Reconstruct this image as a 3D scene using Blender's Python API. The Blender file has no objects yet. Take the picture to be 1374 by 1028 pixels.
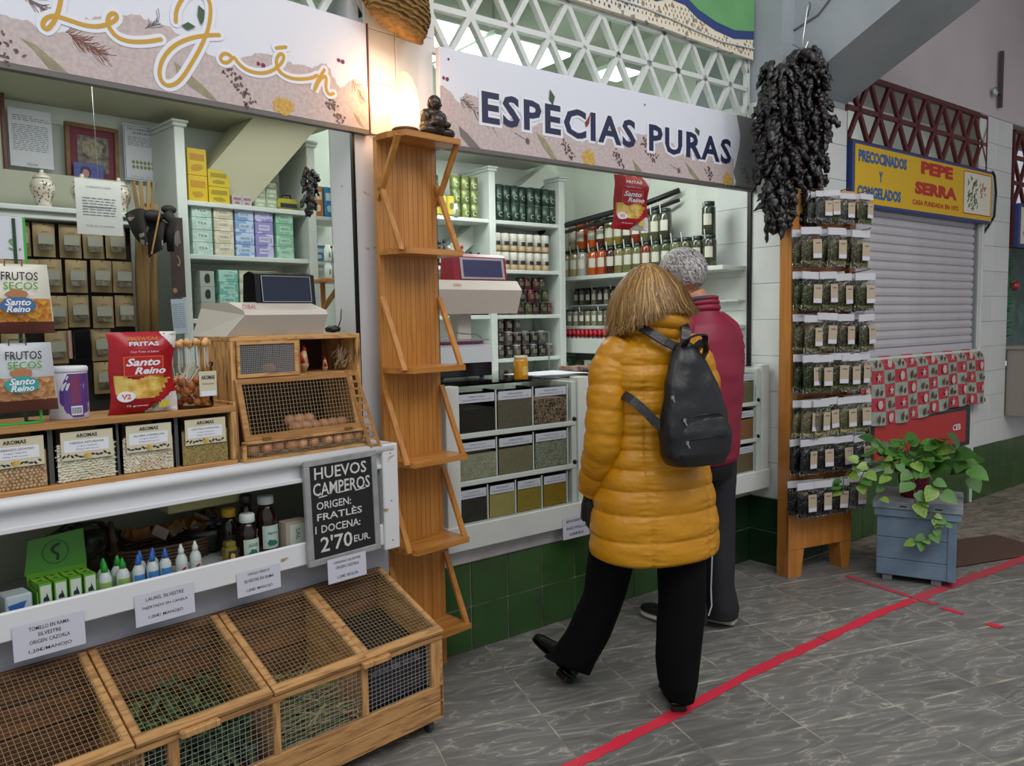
import bpy, bmesh, math, random
from mathutils import Matrix, Vector, Euler, noise
random.seed(7)
sc=bpy.context.scene
C=bpy.context.collection
R_=math.radians
# ---------------- camera, world, lights, exposure ----------------
cd=bpy.data.cameras.new('camera'); cam=bpy.data.objects.new('camera',cd); C.objects.link(cam)
cd.sensor_width=36; cd.lens=28.058; cd.clip_start=.05; cd.clip_end=100
pit,rol=R_(4.5397),R_(-.9773)
fw=Vector((0,math.cos(pit),-math.sin(pit))); ri=Vector((1,0,0)); up=ri.cross(fw)
r2=ri*math.cos(rol)+up*math.sin(rol); u2=-ri*math.sin(rol)+up*math.cos(rol)
cm=Matrix.Identity(4)
for i in range(3): cm[i][0]=r2[i]; cm[i][1]=u2[i]; cm[i][2]=-fw[i]
cm[0][3],cm[1][3],cm[2][3]=0,0,1.47
cam.matrix_world=cm; sc.camera=cam
W=bpy.data.worlds.new('world'); sc.world=W; W.use_nodes=True
bg=W.node_tree.nodes['Background']; bg.inputs[0].default_value=(.86,.92,1,1); bg.inputs[1].default_value=.50
sc.view_settings.view_transform='Standard'; sc.view_settings.look='None'; sc.view_settings.gamma=1
sc.view_settings.use_curve_mapping=False; sc.view_settings.exposure=0.0
# frames: R = right stall front, L = left stall front, G = floor grid, W = world
def frame(ox,oy,deg): return Matrix.Translation((ox,oy,0))@Matrix.Rotation(R_(deg),4,'Z')
FR={'R':frame(-.032,3.594,37.716),'L':frame(-.435,3.282,45.100),'G':frame(-.032,3.594,19.773),'W':Matrix.Identity(4)}
def area(name,fr,loc,tgt,sx,sy,power,col=(1,1,1)):
    l=bpy.data.lights.new(name,'AREA'); l.shape='RECTANGLE'; l.size=sx; l.size_y=sy; l.energy=power; l.color=col
    o=bpy.data.objects.new(name,l); C.objects.link(o)
    p=FR[fr]@Vector(loc); t=FR[fr]@Vector(tgt); o.location=p; o.rotation_euler=(t-p).to_track_quat('-Z','Y').to_euler(); return o
area('hall_skylight','W',(1.6,-.6,5.6),(1.2,2.4,0),4.5,3,150,(1,.97,.93))
area('hall_lamps_right','W',(4.5,2.4,4.6),(3.6,4.2,0),3,1.6,120,(1,.95,.93))
area('hall_lamps_left','W',(-2.6,-.4,4.2),(-1,3,1),2.2,1.5,34,(1,.98,.96))
area('shop_tube_left','L',(-.6,.65,2.44),(-.6,.75,0),1.5,.2,9,(.96,1,.96))
area('shop_tube_right','R',(.75,.62,2.48),(.85,.75,0),1.5,.25,16,(.96,1,.97))
# ---------------- helpers ----------------
MATS={}
def nd(nt,t,**k):
    n=nt.nodes.new(t)
    for a,b in k.items(): setattr(n,a,b)
    return n
def s2l(c):
    if isinstance(c,str):
        c=[int(c[i:i+2],16)/255 for i in (0,2,4)]
        c=[x/12.92 if x<=.04045 else ((x+.055)/1.055)**2.4 for x in c]
    return (c[0],c[1],c[2],1)
def mat(name,col='808080',rough=.55,metal=0,kind=None,col2=None,sc_=20,stretch=(1,1,1),lo=.35,hi=.65,bump=0,bsc=None,spec=.5,emit=None,es=0,coat=0,detail=4,rnd=0):
    if name in MATS: return MATS[name]
    m=bpy.data.materials.new(name); m.use_nodes=True; nt=m.node_tree; L=nt.links.new
    b=nt.nodes['Principled BSDF']; b.inputs['Roughness'].default_value=rough; b.inputs['Metallic'].default_value=metal
    b.inputs['Base Color'].default_value=s2l(col); b.inputs['Specular IOR Level'].default_value=spec; b.inputs['Coat Weight'].default_value=coat
    if emit: b.inputs['Emission Color'].default_value=s2l(emit); b.inputs['Emission Strength'].default_value=es
    tc=nd(nt,'ShaderNodeTexCoord'); mp=nd(nt,'ShaderNodeMapping'); mp.inputs['Scale'].default_value=stretch
    L(tc.outputs['Object'],mp.inputs['Vector']); vec=mp.outputs[0]
    if rnd:
        oi=nd(nt,'ShaderNodeObjectInfo'); ad=nd(nt,'ShaderNodeVectorMath',operation='SCALE'); cb=nd(nt,'ShaderNodeCombineXYZ')
        for i in range(3): L(oi.outputs['Random'],cb.inputs[i])
        L(cb.outputs[0],ad.inputs[0]); ad.inputs['Scale'].default_value=37
        av=nd(nt,'ShaderNodeVectorMath',operation='ADD'); L(vec,av.inputs[0]); L(ad.outputs[0],av.inputs[1]); vec=av.outputs[0]
    fac=None
    if kind in('noise','veins','wood','voronoi'):
        if kind=='voronoi':
            t=nd(nt,'ShaderNodeTexVoronoi'); t.inputs['Scale'].default_value=sc_; fac=t.outputs['Distance']; 
            sep=nd(nt,'ShaderNodeSeparateColor'); L(t.outputs['Color'],sep.inputs[0]); fac=sep.outputs[0]; dist=t.outputs['Distance']
        elif kind=='wood':
            t=nd(nt,'ShaderNodeTexNoise'); t.inputs['Scale'].default_value=sc_; t.inputs['Detail'].default_value=detail; t.inputs['Distortion'].default_value=.6; fac=t.outputs[0]
        else:
            t=nd(nt,'ShaderNodeTexNoise'); t.inputs['Scale'].default_value=sc_; t.inputs['Detail'].default_value=detail; fac=t.outputs[0]
            if kind=='veins': t.inputs['Distortion'].default_value=1.6
        L(vec,t.inputs['Vector'])
        rp=nd(nt,'ShaderNodeValToRGB'); e=rp.color_ramp.elements
        if kind=='veins':
            cols=col2
            while len(e)<len(cols): e.new(.5)
            for i,(p,c) in enumerate(cols): e[i].position=p; e[i].color=s2l(c)
        else:
            e[0].position=lo; e[0].color=s2l(col); e[1].position=hi; e[1].color=s2l(col2)
        L(fac,rp.inputs[0]); L(rp.outputs[0],b.inputs['Base Color'])
        if rnd:
            hs=nd(nt,'ShaderNodeHueSaturation'); mr=nd(nt,'ShaderNodeMapRange'); mr.inputs['To Min'].default_value=1-rnd; mr.inputs['To Max'].default_value=1+rnd
            L(oi.outputs['Random'],mr.inputs['Value']); L(mr.outputs[0],hs.inputs['Value']); L(rp.outputs[0],hs.inputs['Color']); L(hs.outputs[0],b.inputs['Base Color'])
    if bump:
        bn=nd(nt,'ShaderNodeBump'); bn.inputs['Strength'].default_value=bump; bn.inputs['Distance'].default_value=.01
        if bsc:
            t2=nd(nt,'ShaderNodeTexNoise'); t2.inputs['Scale'].default_value=bsc; t2.inputs['Detail'].default_value=3; L(vec,t2.inputs['Vector']); L(t2.outputs[0],bn.inputs['Height'])
        else:
            L(dist if kind=='voronoi' else fac,bn.inputs['Height']); bn.inputs['Distance'].default_value=.004
        L(bn.outputs[0],b.inputs['Normal'])
    MATS[name]=m; return m
def film(name,tint='ffffff',gloss=.12,rough=.08,bump=0,bsc=60,fres=True):
    if name in MATS: return MATS[name]
    m=bpy.data.materials.new(name); m.use_nodes=True; nt=m.node_tree; nt.nodes.clear(); L=nt.links.new
    o=nd(nt,'ShaderNodeOutputMaterial'); t=nd(nt,'ShaderNodeBsdfTransparent'); t.inputs[0].default_value=s2l(tint)
    g=nd(nt,'ShaderNodeBsdfGlossy'); g.inputs['Roughness'].default_value=rough
    mx=nd(nt,'ShaderNodeMixShader'); fr=nd(nt,'ShaderNodeLayerWeight'); fr.inputs[0].default_value=gloss
    L(fr.outputs['Fresnel'],mx.inputs[0]); L(t.outputs[0],mx.inputs[1]); L(g.outputs[0],mx.inputs[2]); L(mx.outputs[0],o.inputs[0])
    if bump:
        tc=nd(nt,'ShaderNodeTexCoord'); n=nd(nt,'ShaderNodeTexNoise'); n.inputs['Scale'].default_value=bsc; L(tc.outputs['Object'],n.inputs['Vector'])
        bn=nd(nt,'ShaderNodeBump'); bn.inputs['Strength'].default_value=bump; bn.inputs['Distance'].default_value=.02; L(n.outputs[0],bn.inputs['Height']); L(bn.outputs[0],g.inputs['Normal'])
    MATS[name]=m; return m
class MB:
    def __init__(s): s.v=[]; s.f=[]; s.mi=[]; s.m=0
    def add(s,vs,fs,T=None):
        o=len(s.v)
        if T is not None: vs=[tuple(T@Vector(p)) for p in vs]
        s.v+=[tuple(p) for p in vs]; s.f+=[tuple(i+o for i in f) for f in fs]; s.mi+=[s.m]*len(fs); return s
    def box(s,x0,x1,y0,y1,z0,z1,T=None):
        return s.add([(x0,y0,z0),(x1,y0,z0),(x1,y1,z0),(x0,y1,z0),(x0,y0,z1),(x1,y0,z1),(x1,y1,z1),(x0,y1,z1)],
          [(0,3,2,1),(4,5,6,7),(0,1,5,4),(1,2,6,5),(2,3,7,6),(3,0,4,7)],T)
    def cbox(s,x0,x1,y0,y1,z0,z1,c=.003,T=None):   # chamfered
        vs=[];
        bm=bmesh.new(); 
        m=MB(); m.box(x0,x1,y0,y1,z0,z1)
        bv=[bm.verts.new(p) for p in m.v]; [bm.faces.new([bv[i] for i in f]) for f in m.f]
        bmesh.ops.bevel(bm,geom=list(bm.edges),offset=c,segments=1,affect='EDGES',profile=.5)
        bm.verts.index_update(); vs=[v.co[:] for v in bm.verts]; fs=[[v.index for v in f.verts] for f in bm.faces]; bm.free()
        return s.add(vs,fs,T)
    def beam(s,p,q,w,h,upv=(0,0,1)):
        p=Vector(p); q=Vector(q); d=(q-p); L=d.length
        if L<1e-6: return s
        d/=L; u=Vector(upv); a=d.cross(u)
        if a.length<1e-3: a=d.cross(Vector((0,1,0)))
        a.normalize(); u=a.cross(d); vs=[]
        for c in(p,q):
            for i,j in((-1,-1),(1,-1),(1,1),(-1,1)): vs.append(c+a*(w/2*i)+u*(h/2*j))
        return s.add(vs,[(0,1,2,3),(7,6,5,4),(0,4,5,1),(1,5,6,2),(2,6,7,3),(3,7,4,0)])
    def tube(s,pts,r,n=6,cap=True):
        pts=[Vector(p) for p in pts]; N=len(pts); rr=r if isinstance(r,(list,tuple)) else [r]*N; vs=[]; pa=None
        for i,p in enumerate(pts):
            d=(pts[min(i+1,N-1)]-pts[max(i-1,0)])
            d=d.normalized() if d.length>1e-9 else Vector((0,0,1))
            if pa is None: a=d.orthogonal().normalized()
            else:
                a=(pa-d*pa.dot(d)); a=a.normalized() if a.length>1e-6 else d.orthogonal().normalized()
            pa=a; b=d.cross(a)
            for k in range(n):
                t=2*math.pi*k/n; vs.append(p+(a*math.cos(t)+b*math.sin(t))*rr[i])
        fs=[(i*n+k,i*n+(k+1)%n,(i+1)*n+(k+1)%n,(i+1)*n+k) for i in range(N-1) for k in range(n)]
        if cap: fs+=[tuple(range(n-1,-1,-1)),tuple((N-1)*n+k for k in range(n))]
        return s.add(vs,fs)
    def lathe(s,prof,n=16,c=(0,0,0),T=None,sx=1,sy=1):
        vs=[(c[0]+r*sx*math.cos(2*math.pi*k/n),c[1]+r*sy*math.sin(2*math.pi*k/n),c[2]+z) for r,z in prof for k in range(n)]
        N=len(prof); fs=[(i*n+k,i*n+(k+1)%n,(i+1)*n+(k+1)%n,(i+1)*n+k) for i in range(N-1) for k in range(n)]
        fs+=[tuple(range(n-1,-1,-1)),tuple((N-1)*n+k for k in range(n))]
        return s.add(vs,fs,T)
    def prism(s,poly,y0,y1,ax='y',T=None):   # poly in (x,z) extruded in y ; ax 'z': poly (x,y) extruded z ; 'x': poly (y,z)
        n=len(poly)
        def P(a,b,t): return (a,t,b) if ax=='y' else ((a,b,t) if ax=='z' else (t,a,b))
        vs=[P(a,b,y0) for a,b in poly]+[P(a,b,y1) for a,b in poly]
        fs=[tuple(range(n)),tuple(range(2*n-1,n-1,-1))]+[(i,i+n,(i+1)%n+n,(i+1)%n) for i in range(n)]
        return s.add(vs,fs,T)
    def ball(s,c,r,n=8,m=6,T=None):
        rx,ry,rz=(r,r,r) if not isinstance(r,(tuple,list)) else r
        vs=[(c[0],c[1],c[2]-rz)]
        for j in range(1,m):
            t=math.pi*j/m-math.pi/2
            for k in range(n):
                a=2*math.pi*k/n; vs.append((c[0]+rx*math.cos(t)*math.cos(a),c[1]+ry*math.cos(t)*math.sin(a),c[2]+rz*math.sin(t)))
        vs.append((c[0],c[1],c[2]+rz)); last=len(vs)-1
        fs=[(0,1+(k+1)%n,1+k) for k in range(n)]
        for j in range(m-2):
            for k in range(n): fs.append((1+j*n+k,1+j*n+(k+1)%n,1+(j+1)*n+(k+1)%n,1+(j+1)*n+k))
        fs+=[(last,1+(m-2)*n+k,1+(m-2)*n+(k+1)%n) for k in range(n)]
        return s.add(vs,fs,T)
    def rib(s,pts,w,y,h=.0008,closed=False):    # flat ribbon polyline in xz at depth y (facing -y)
        P=[Vector((p[0],p[1])) for p in pts]; N=len(P); a=[];b=[]
        for i in range(N):
            d=(P[min(i+1,N-1)]-P[max(i-1,0)]).normalized(); n=Vector((-d.y,d.x)); ww=w[i] if isinstance(w,list) else w
            a.append(P[i]+n*ww/2); b.append(P[i]-n*ww/2)
        vs=[(q.x,y-i*4e-6,q.y) for i,q in enumerate(a)]+[(q.x,y-i*4e-6,q.y) for i,q in enumerate(b)]
        s.add(vs,[(i,i+1,N+i+1,N+i) for i in range(N-1)])
        for e in (0,N-1):
            c=P[e]; ww=(w[e] if isinstance(w,list) else w)/2
            s.add([(c.x+ww*math.cos(t*math.pi/5),y-.00001,c.y+ww*math.sin(t*math.pi/5)) for t in range(10)],[tuple(range(10))])
        return s
    def mesh(s,name,mats,smooth=False):
        me=bpy.data.meshes.new(name); me.from_pydata(s.v,[],s.f)
        if not isinstance(mats,(list,tuple)): mats=[mats]
        for m in mats: me.materials.append(m)
        if len(mats)>1: me.polygons.foreach_set('material_index',s.mi)
        if smooth: me.polygons.foreach_set('use_smooth',[True]*len(me.polygons))
        bm=bmesh.new(); bm.from_mesh(me); bmesh.ops.recalc_face_normals(bm,faces=bm.faces); bm.to_mesh(me); bm.free()
        me.update(); return me
    def part(s,name,mats,parent=None,smooth=False,label=None,kind=None):
        o=bpy.data.objects.new(name,s.mesh(name,mats,smooth)); C.objects.link(o)
        if parent is not None: o.parent=parent
        if label: o['label']=label
        if kind: o['kind']=kind
        return o
def place(o,fr,loc=(0,0,0),rz=0,rx=0,ry=0,s=1):
    o.matrix_world=FR[fr]@Matrix.Translation(loc)@Euler((rx,ry,rz)).to_matrix().to_4x4()@Matrix.Scale(s,4); return o
def tag(o,label,cat,group=None):
    o['label']=label; o['category']=cat
    if group: o['group']=group
    return o
def thing(name,label,cat,fr,loc=(0,0,0),rz=0,group=None,rx=0,ry=0,s=1):
    o=bpy.data.objects.new(name,None); o.empty_display_size=.05; C.objects.link(o); place(o,fr,loc,rz,rx,ry,s); return tag(o,label,cat,group)
def single(mb,name,mats,label,cat,fr,loc=(0,0,0),rz=0,group=None,smooth=False,**k):
    o=mb.part(name,mats,None,smooth); place(o,fr,loc,rz,**k); return tag(o,label,cat,group)
def struct(mb,name,mats,fr='W',loc=(0,0,0),parent=None,smooth=False):
    o=mb.part(name,mats,parent,smooth)
    if parent is None: place(o,fr,loc); o['kind']='structure'
    return o
def inst(me,name,parent,loc=(0,0,0),rot=(0,0,0),scale=None,m=None):
    o=bpy.data.objects.new(name,me); C.objects.link(o); o.parent=parent; o.location=loc; o.rotation_euler=rot
    if scale: o.scale=scale
    if m: setm(o,m)
    return o
def setm(o,m):
    o.material_slots[0].link='OBJECT'; o.material_slots[0].material=m
KIDS={}
def dup(root,label,fr,loc,rz=0,group=None,mats=None,rx=0,ry=0,s=1):
    if root.name not in KIDS: KIDS[root.name]=[(c,list(c.children)) for c in root.children]
    r=root.copy(); C.objects.link(r); place(r,fr,loc,rz,rx,ry,s); r['label']=label
    if group: r['group']=group
    elif 'group' in r: del r['group']
    for c,gs in KIDS[root.name]:
        n=c.copy(); C.objects.link(n); n.parent=r
        b=c.name.split('.')[0]
        if mats and b in mats: setm(n,mats[b])
        for g in gs:
            q=g.copy(); C.objects.link(q); q.parent=n
            if mats and g.name.split('.')[0] in mats: setm(q,mats[g.name.split('.')[0]])
    return r
ORD=['leftmost','second from left','third from left','fourth from left','fifth from left','sixth from left','seventh from left','eighth from left','ninth from left','tenth from left','eleventh from left','twelfth from left','thirteenth from left','fourteenth from left','fifteenth from left','sixteenth from left','seventeenth from left','eighteenth from left']
def od(i,n=99): return 'rightmost' if i==n-1 and n>1 else ORD[i]
TX={}
def text(s,size,m,parent,x,z,y=0,align='CENTER',bold=0,w=None,h=None,rz=0,name='lettering',rot=None,sp=1.0,ext=.0006,lines=1.0,shear=0,label=None,bold2=None):
    key=(s,bold,sp,lines,shear,align)
    if key not in TX:
        cu=bpy.data.curves.new('t','FONT'); cu.body=s; cu.size=1; cu.align_x=align; cu.align_y='CENTER'; cu.offset=bold; cu.resolution_u=2; cu.space_character=sp; cu.space_line=lines; cu.shear=shear
        o=bpy.data.objects.new('t',cu); C.objects.link(o); bpy.context.view_layer.update()
        dg=bpy.context.evaluated_depsgraph_get(); me=bpy.data.meshes.new_from_object(o.evaluated_get(dg)); bpy.data.objects.remove(o)
        xs=[v.co.x for v in me.vertices]; ys=[v.co.y for v in me.vertices]
        TX[key]=(me,min(xs),max(xs),min(ys),max(ys))
    me,x0,x1,y0,y1=TX[key]; me2=me.copy(); me2.materials.clear(); me2.materials.append(m); me2.name=name
    o=bpy.data.objects.new(name,me2); C.objects.link(o); o.parent=parent
    if bold2 is not None:
        m_=TX.get((s,bold2,sp,lines,shear,align)); w=w*(x1-x0)/(m_[2]-m_[1]); h=h*(y1-y0)/(m_[4]-m_[3])
    sx=w/(x1-x0) if w else size; sz=h/(y1-y0) if h else (size if not w else sx)
    cx=(x0+x1)/2 if w else 0; cy=(y0+y1)/2
    o.matrix_local=Matrix.Translation((x,y,z))@Matrix.Rotation(rz,4,'Y')@Matrix.Rotation(math.pi/2,4,'X')@Matrix.Diagonal((sx,sz,1,1))@Matrix.Translation((-cx,-cy,0))
    if label: o['label']=label
    return o
# ---------------- materials ----------------
mt_slate=mat('slate','5a5b5c',.42,kind='veins',sc_=2.6,stretch=(.9,3.2,1),col2=[(.3,'615f5a'),(.46,'747370'),(.505,'7d7b76'),(.514,'aaa79c'),(.524,'767470'),(.62,'686763'),(.78,'878378')],bump=.25,bsc=18,rnd=.12,detail=6)
mt_slate2=mat('slate_warm','6d675e',.5,kind='veins',sc_=5,stretch=(1,2,1),col2=[(.3,'5c564c'),(.5,'7d766b'),(.56,'948c7e'),(.7,'6a6257')],bump=.2,bsc=18,rnd=.08,detail=5)
mt_grout=mat('grout','a9a595',.8,kind='noise',sc_=9,col2='6e6a62')
mt_green=mat('green_glaze','2f4e24',.22,kind='noise',sc_=5,col2='375a2c',rnd=.1,bump=.05,bsc=6)
mt_dgreen=mat('dark_green_glaze','18301c',.22,kind='noise',sc_=5,col2='1e3822',rnd=.1)
mt_wtile=mat('white_glaze','d9dcd9',.3,kind='noise',sc_=3,col2='cfd4d1',rnd=.02)
mt_wgrout=mat('white_grout','b5b6a8',.8)
mt_white=mat('white_paint','d6dad6',.4,kind='noise',sc_=6,col2='cdd2cd')
mt_whitew=mat('worn_white_paint','cfd0d2',.5,kind='noise',sc_=26,stretch=(.35,1,1),lo=.27,hi=.31,col2='d8dadd',detail=6)
MATS['worn_white_paint'].node_tree.nodes['Color Ramp'].color_ramp.elements[0].color=s2l('a58a6c')
mt_wall=mat('shop_wall','dfe6dc',.7,kind='noise',sc_=2,col2='d6ddd2')
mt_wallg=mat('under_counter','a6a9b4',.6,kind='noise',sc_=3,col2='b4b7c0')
mt_ledge=mat('ledge_plaster','c2c1bf',.6,kind='noise',sc_=5,col2='adabaa')
mt_conc=mat('painted_concrete','98a0a6',.7,kind='noise',sc_=2.5,col2='a3aab0',bump=.2,bsc=30)
mt_lilac=mat('hall_plaster','c6bcbe',.75,kind='noise',sc_=1.5,col2='bbb1b4')
mt_ceil=mat('ceiling','c9cdc4',.8)
mt_black=mat('black_rubber','0c0d0e',.4)
mt_steel=mat('steel','b8bcc0',.3,metal=.9)
mt_glass=film('clear_glass','fbfdfc',.06,.03)
mt_glassg=film('green_glass','fbfcfb',.08,.04)
mt_poly=film('poly_film','f4f6f4',.22,.12,.8,70)
ink=mat('ink','23262b',.6); inkb=mat('ink_blue','22264a',.45); paper=mat('paper','dcdfe6',.6); paper2=mat('paper_warm','d8d2c0',.6)
# ---------------- floor ----------------
floor=struct(MB().box(-5,9,-6,6,-.06,-.0012),'floor',mt_grout,'G')
tm=MB().cbox(0,.414,0,.419,-.02,0,.001).mesh('floor_tile',mt_slate)
tm2=MB().cbox(0,.414,0,.419,-.02,0,.001).mesh('floor_tile',mt_slate2)
GI=FR['G'].inverted()
def seen(p):
    q=cm.inverted()@p
    if q.z>-.4: return False
    x=687+1070.87*q.x/-q.z; y=514-1070.87*q.y/-q.z
    return -260<x<1660 and -50<y<1330
nf=0
for i in range(-8,20):
    for j in range(-10,11):
        x,y=-.13+.42*i,-.29+.43*j
        c=FR['G']@Vector((x+.21,y+.215,0)); cr=FR['R'].inverted()@c
        if cr.y>.3 or not seen(c): continue
        warm=(x>2.1 and y>-.1) or x>3.6
        o=inst(tm2 if warm else tm,'floor_tile',floor,(x+.002,y+.003,random.uniform(-.0002,.0002)),(random.uniform(-.0008,.0008),random.uniform(-.0008,.0008),0)); nf+=1
print('floor tiles',nf)
# painted red lines
mt_red=mat('red_tape','c4243a',.5,kind='noise',sc_=40,lo=.3,hi=.4,col2='d02b42')
mt_redf=mat('faded_red_tape','a5474f',.6,kind='noise',sc_=30,lo=.42,hi=.5,col2='b83a48')
NT=0
def tape(name,pts,w,m,label):
    mb=MB(); P=[]
    for a,b in zip(pts[:-1],pts[1:]):
        n=max(2,int((Vector(b)-Vector(a)).length/.05))
        for k in range(n): P.append(Vector(a).lerp(Vector(b),k/n))
    P.append(Vector(pts[-1])); N=len(P); top=[];bot=[]
    for i,p in enumerate(P):
        d=(P[min(i+1,N-1)]-P[max(0,i-1)]).normalized(); nn=Vector((-d.y,d.x)); j=random.uniform(-.006,.006)
        top.append(p+nn*(w/2+j)); bot.append(p-nn*(w/2+random.uniform(-.006,.006)))
    global NT; NT+=1; vs=[(q.x,q.y,z) for z in(.0012,.002+.0004*NT) for q in top+bot]; n2=2*N
    fs=[]
    for i in range(N-1): fs+=[(n2+i,n2+i+1,n2+N+i+1,n2+N+i),(i,i+1,n2+i+1,n2+i),(N+i,n2+N+i,n2+N+i+1,N+i+1)]
    mb.add(vs,fs); return single(mb,name,m,label,'floor line','G')
tape('floor_line',[(-.75,-1.32),(-.184,-1.085),(.411,-.875),(.763,-.737),(1.30,-.56)],.05,mt_red,'bright red painted line running along the floor past the woman')
tape('floor_line',[(1.31,-.555),(1.796,-.40),(2.08,-.33)],.052,mt_red,'bright red painted line ending under the blue planter chest')
tape('floor_line',[(2.1,-.32),(3.234,-.046),(5.2,.43)],.06,mt_redf,'faded red painted line on the far right beyond the blue chest')
tape('floor_line',[(2.05,.1),(2.08,-.12),(2.134,-.42)],.035,mt_redf,'thin faded red line crossing under the herb stand towards the chest')
tape('floor_line',[(2.125,-.46),(2.14,-.57)],.03,mt_red,'short thin red dash beside the line crossing near the blue chest')
tape('floor_line',[(2.15,-.70),(2.16,-.76)],.035,mt_red,'very short red mark alone on the floor at right')
# drain grate
g=thing('floor_grate','rusty brown slotted drain grate set in the floor behind the blue chest','grate','G',(2.72,-.02,0))
MB().box(0,.82,0,.42,.0005,.003).part('frame',mat('grate_dark','2a1d18',.8),g)
gm=MB().box(0,.8,0,.018,.003,.009).mesh('bar',mat('grate_bar','5b443a',.7))
for k in range(13): inst(gm,'bar',g,(.01,.012+.031*k,0))
# ---------------- right stall front ----------------
wf=struct(MB().box(-.52,1.84,.006,.12,-.02,.41),'wall_front',mt_grout,'R')
gt=MB().cbox(0,.2015,0,.008,0,.1945,.002).mesh('green_tile',mt_green); dg=MB().cbox(0,.2015,0,.008,0,.1945,.002).mesh('green_tile',mt_dgreen)
for i in range(11):
    for j in range(2): inst(gt if i<9 else dg,'green_tile',wf,(-.4125+.2075*i,0,.0015+.2*j),(random.uniform(-.003,.003),0,0))
struct(MB().cbox(-.40,1.815,-.008,.12,.402,.485,.004),'trim_1',mt_ledge,'R')
# pillar at the inner corner
pl=struct(MB().box(1.822,2.465,-.212,.4,-.02,2.69),'wall_pillar_right',mt_wgrout,'R')
def tiles(parent,pl_,a0,a1,z0,z1,ta,tz,m,depth=.008,name='wall_tile',frm=None):
    # pl_: ('y',y) faces -y spanning x ; ('x',x,dir) spanning y
    na=max(1,round((a1-a0)/ta)); nz=max(1,round((z1-z0)/tz)); wa=(a1-a0)/na; wz=(z1-z0)/nz
    g_=.0022 if 'green' in name else .001; me=MB().cbox(g_,wa-g_,0,depth,g_,wz-g_,.0015).mesh(name,m)
    for i in range(na):
        for j in range(nz):
            if pl_[0]=='y': inst(me,name,parent,(a0+wa*i,pl_[1],z0+wz*j))
            else: inst(me,name,parent,(pl_[1],a1-wa*i,z0+wz*j),(0,0,-math.pi/2))
tiles(pl,('x',1.815),-.214,.0,.005,.405,.2,.2,mt_dgreen,name='green_tile')
tiles(pl,('x',1.815),-.214,.0,.408,2.69,.22,.2,mt_wtile)
tiles(pl,('y',-.219),1.815,2.465,.408,2.69,.22,.2,mt_wtile)
tiles(pl,('y',-.219),1.815,2.465,.005,.405,.2,.2,mt_dgreen,name='green_tile')
struct(MB().box(1.815,2.47,-.2,.4,2.69,4.2),'wall_pillar_top',mt_conc,'R')
# inclined concrete beam
bm_=MB(); bm_.prism([(.1,2.62),(-.2,2.735),(-.93,3.10),(-2.6,3.93),(-2.6,4.6),(-.9,3.62),(.1,3.14)],1.93,2.48,ax='x')
struct(bm_,'trim_beam',mt_conc,'R')
# post between stalls
Lx=lambda x,y:(FR['R'].inverted()@FR['L']@Vector((x,y,0))).to_2d()
a=Lx(-.225,0);b=Lx(0,0);e=Lx(-.225,.16)
ps=struct(MB().prism([a,b,(-.345,0),(-.345,.16),e],0,3.3,ax='z'),'wall_post_middle',mt_whitew,'R')
struct(MB().box(-.232,-.222,-.006,.01,1.03,2.2),'trim_2',mt_black,'L')
struct(MB().box(-.35,-.343,-.004,.02,1.2,2.2),'trim_3',mt_black,'R')
# white tiles above post
for x0,x1 in((-.165,-.02),(-.018,.12)):
    for z0 in(2.2,2.4,2.6,2.8): MB().cbox(x0,x1-.002,-.012,-.001,z0,z0+.198,.0015).part('wall_tile',mt_wtile,ps).matrix_world=FR['L']
# black shutter guide and tiled reveal
struct(MB().box(1.800,1.816,-.012,.012,1.19,2.19),'trim_4',mt_black,'R')
wr=struct(MB().box(1.822,1.9,.0,1.7,0,3.3),'wall_right',mt_wall,'R')
tiles(wr,('x',1.816),.0,.24,.5,3.1,.24,.2,mt_wtile)
struct(MB().box(-.6,1.9,1.52,1.6,0,3.3),'wall_back_right',mt_wall,'R')
struct(MB().box(-2.6,.62,1.42,1.5,0,3.3),'wall_back_left',mt_wall,'L')
struct(MB().box(-2.3,-2.2,-.2,1.5,0,3.3),'wall_left',mt_wall,'L')
struct(MB().box(-2.6,1.82,.09,3,3.28,3.36),'ceiling',mt_ceil,'R')
struct(MB().box(-2.6,-.30,.10,1.42,2.46,2.5),'ceiling_left',mat('ceiling_olive','b7b79f',.8),'L')
struct(MB().box(-.30,.30,.18,1.40,2.46,2.5),'ceiling_left_end',mat('ceiling_olive','b7b79f',.8),'L')
struct(MB().box(.1,1.36,.12,1.52,2.5,2.54),'ceiling_right',mt_ceil,'R')
# under left counter
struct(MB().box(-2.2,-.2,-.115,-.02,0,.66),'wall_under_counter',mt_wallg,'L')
# facade above the signs
wu=struct(MB().box(-.345,1.815,.0,.08,3.10,4.2),'wall_upper_right',mt_ceil,'R')
struct(MB().box(-2.2,-.16,.0,.08,3.10,4.2),'wall_upper_left',mt_ceil,'L')
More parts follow.
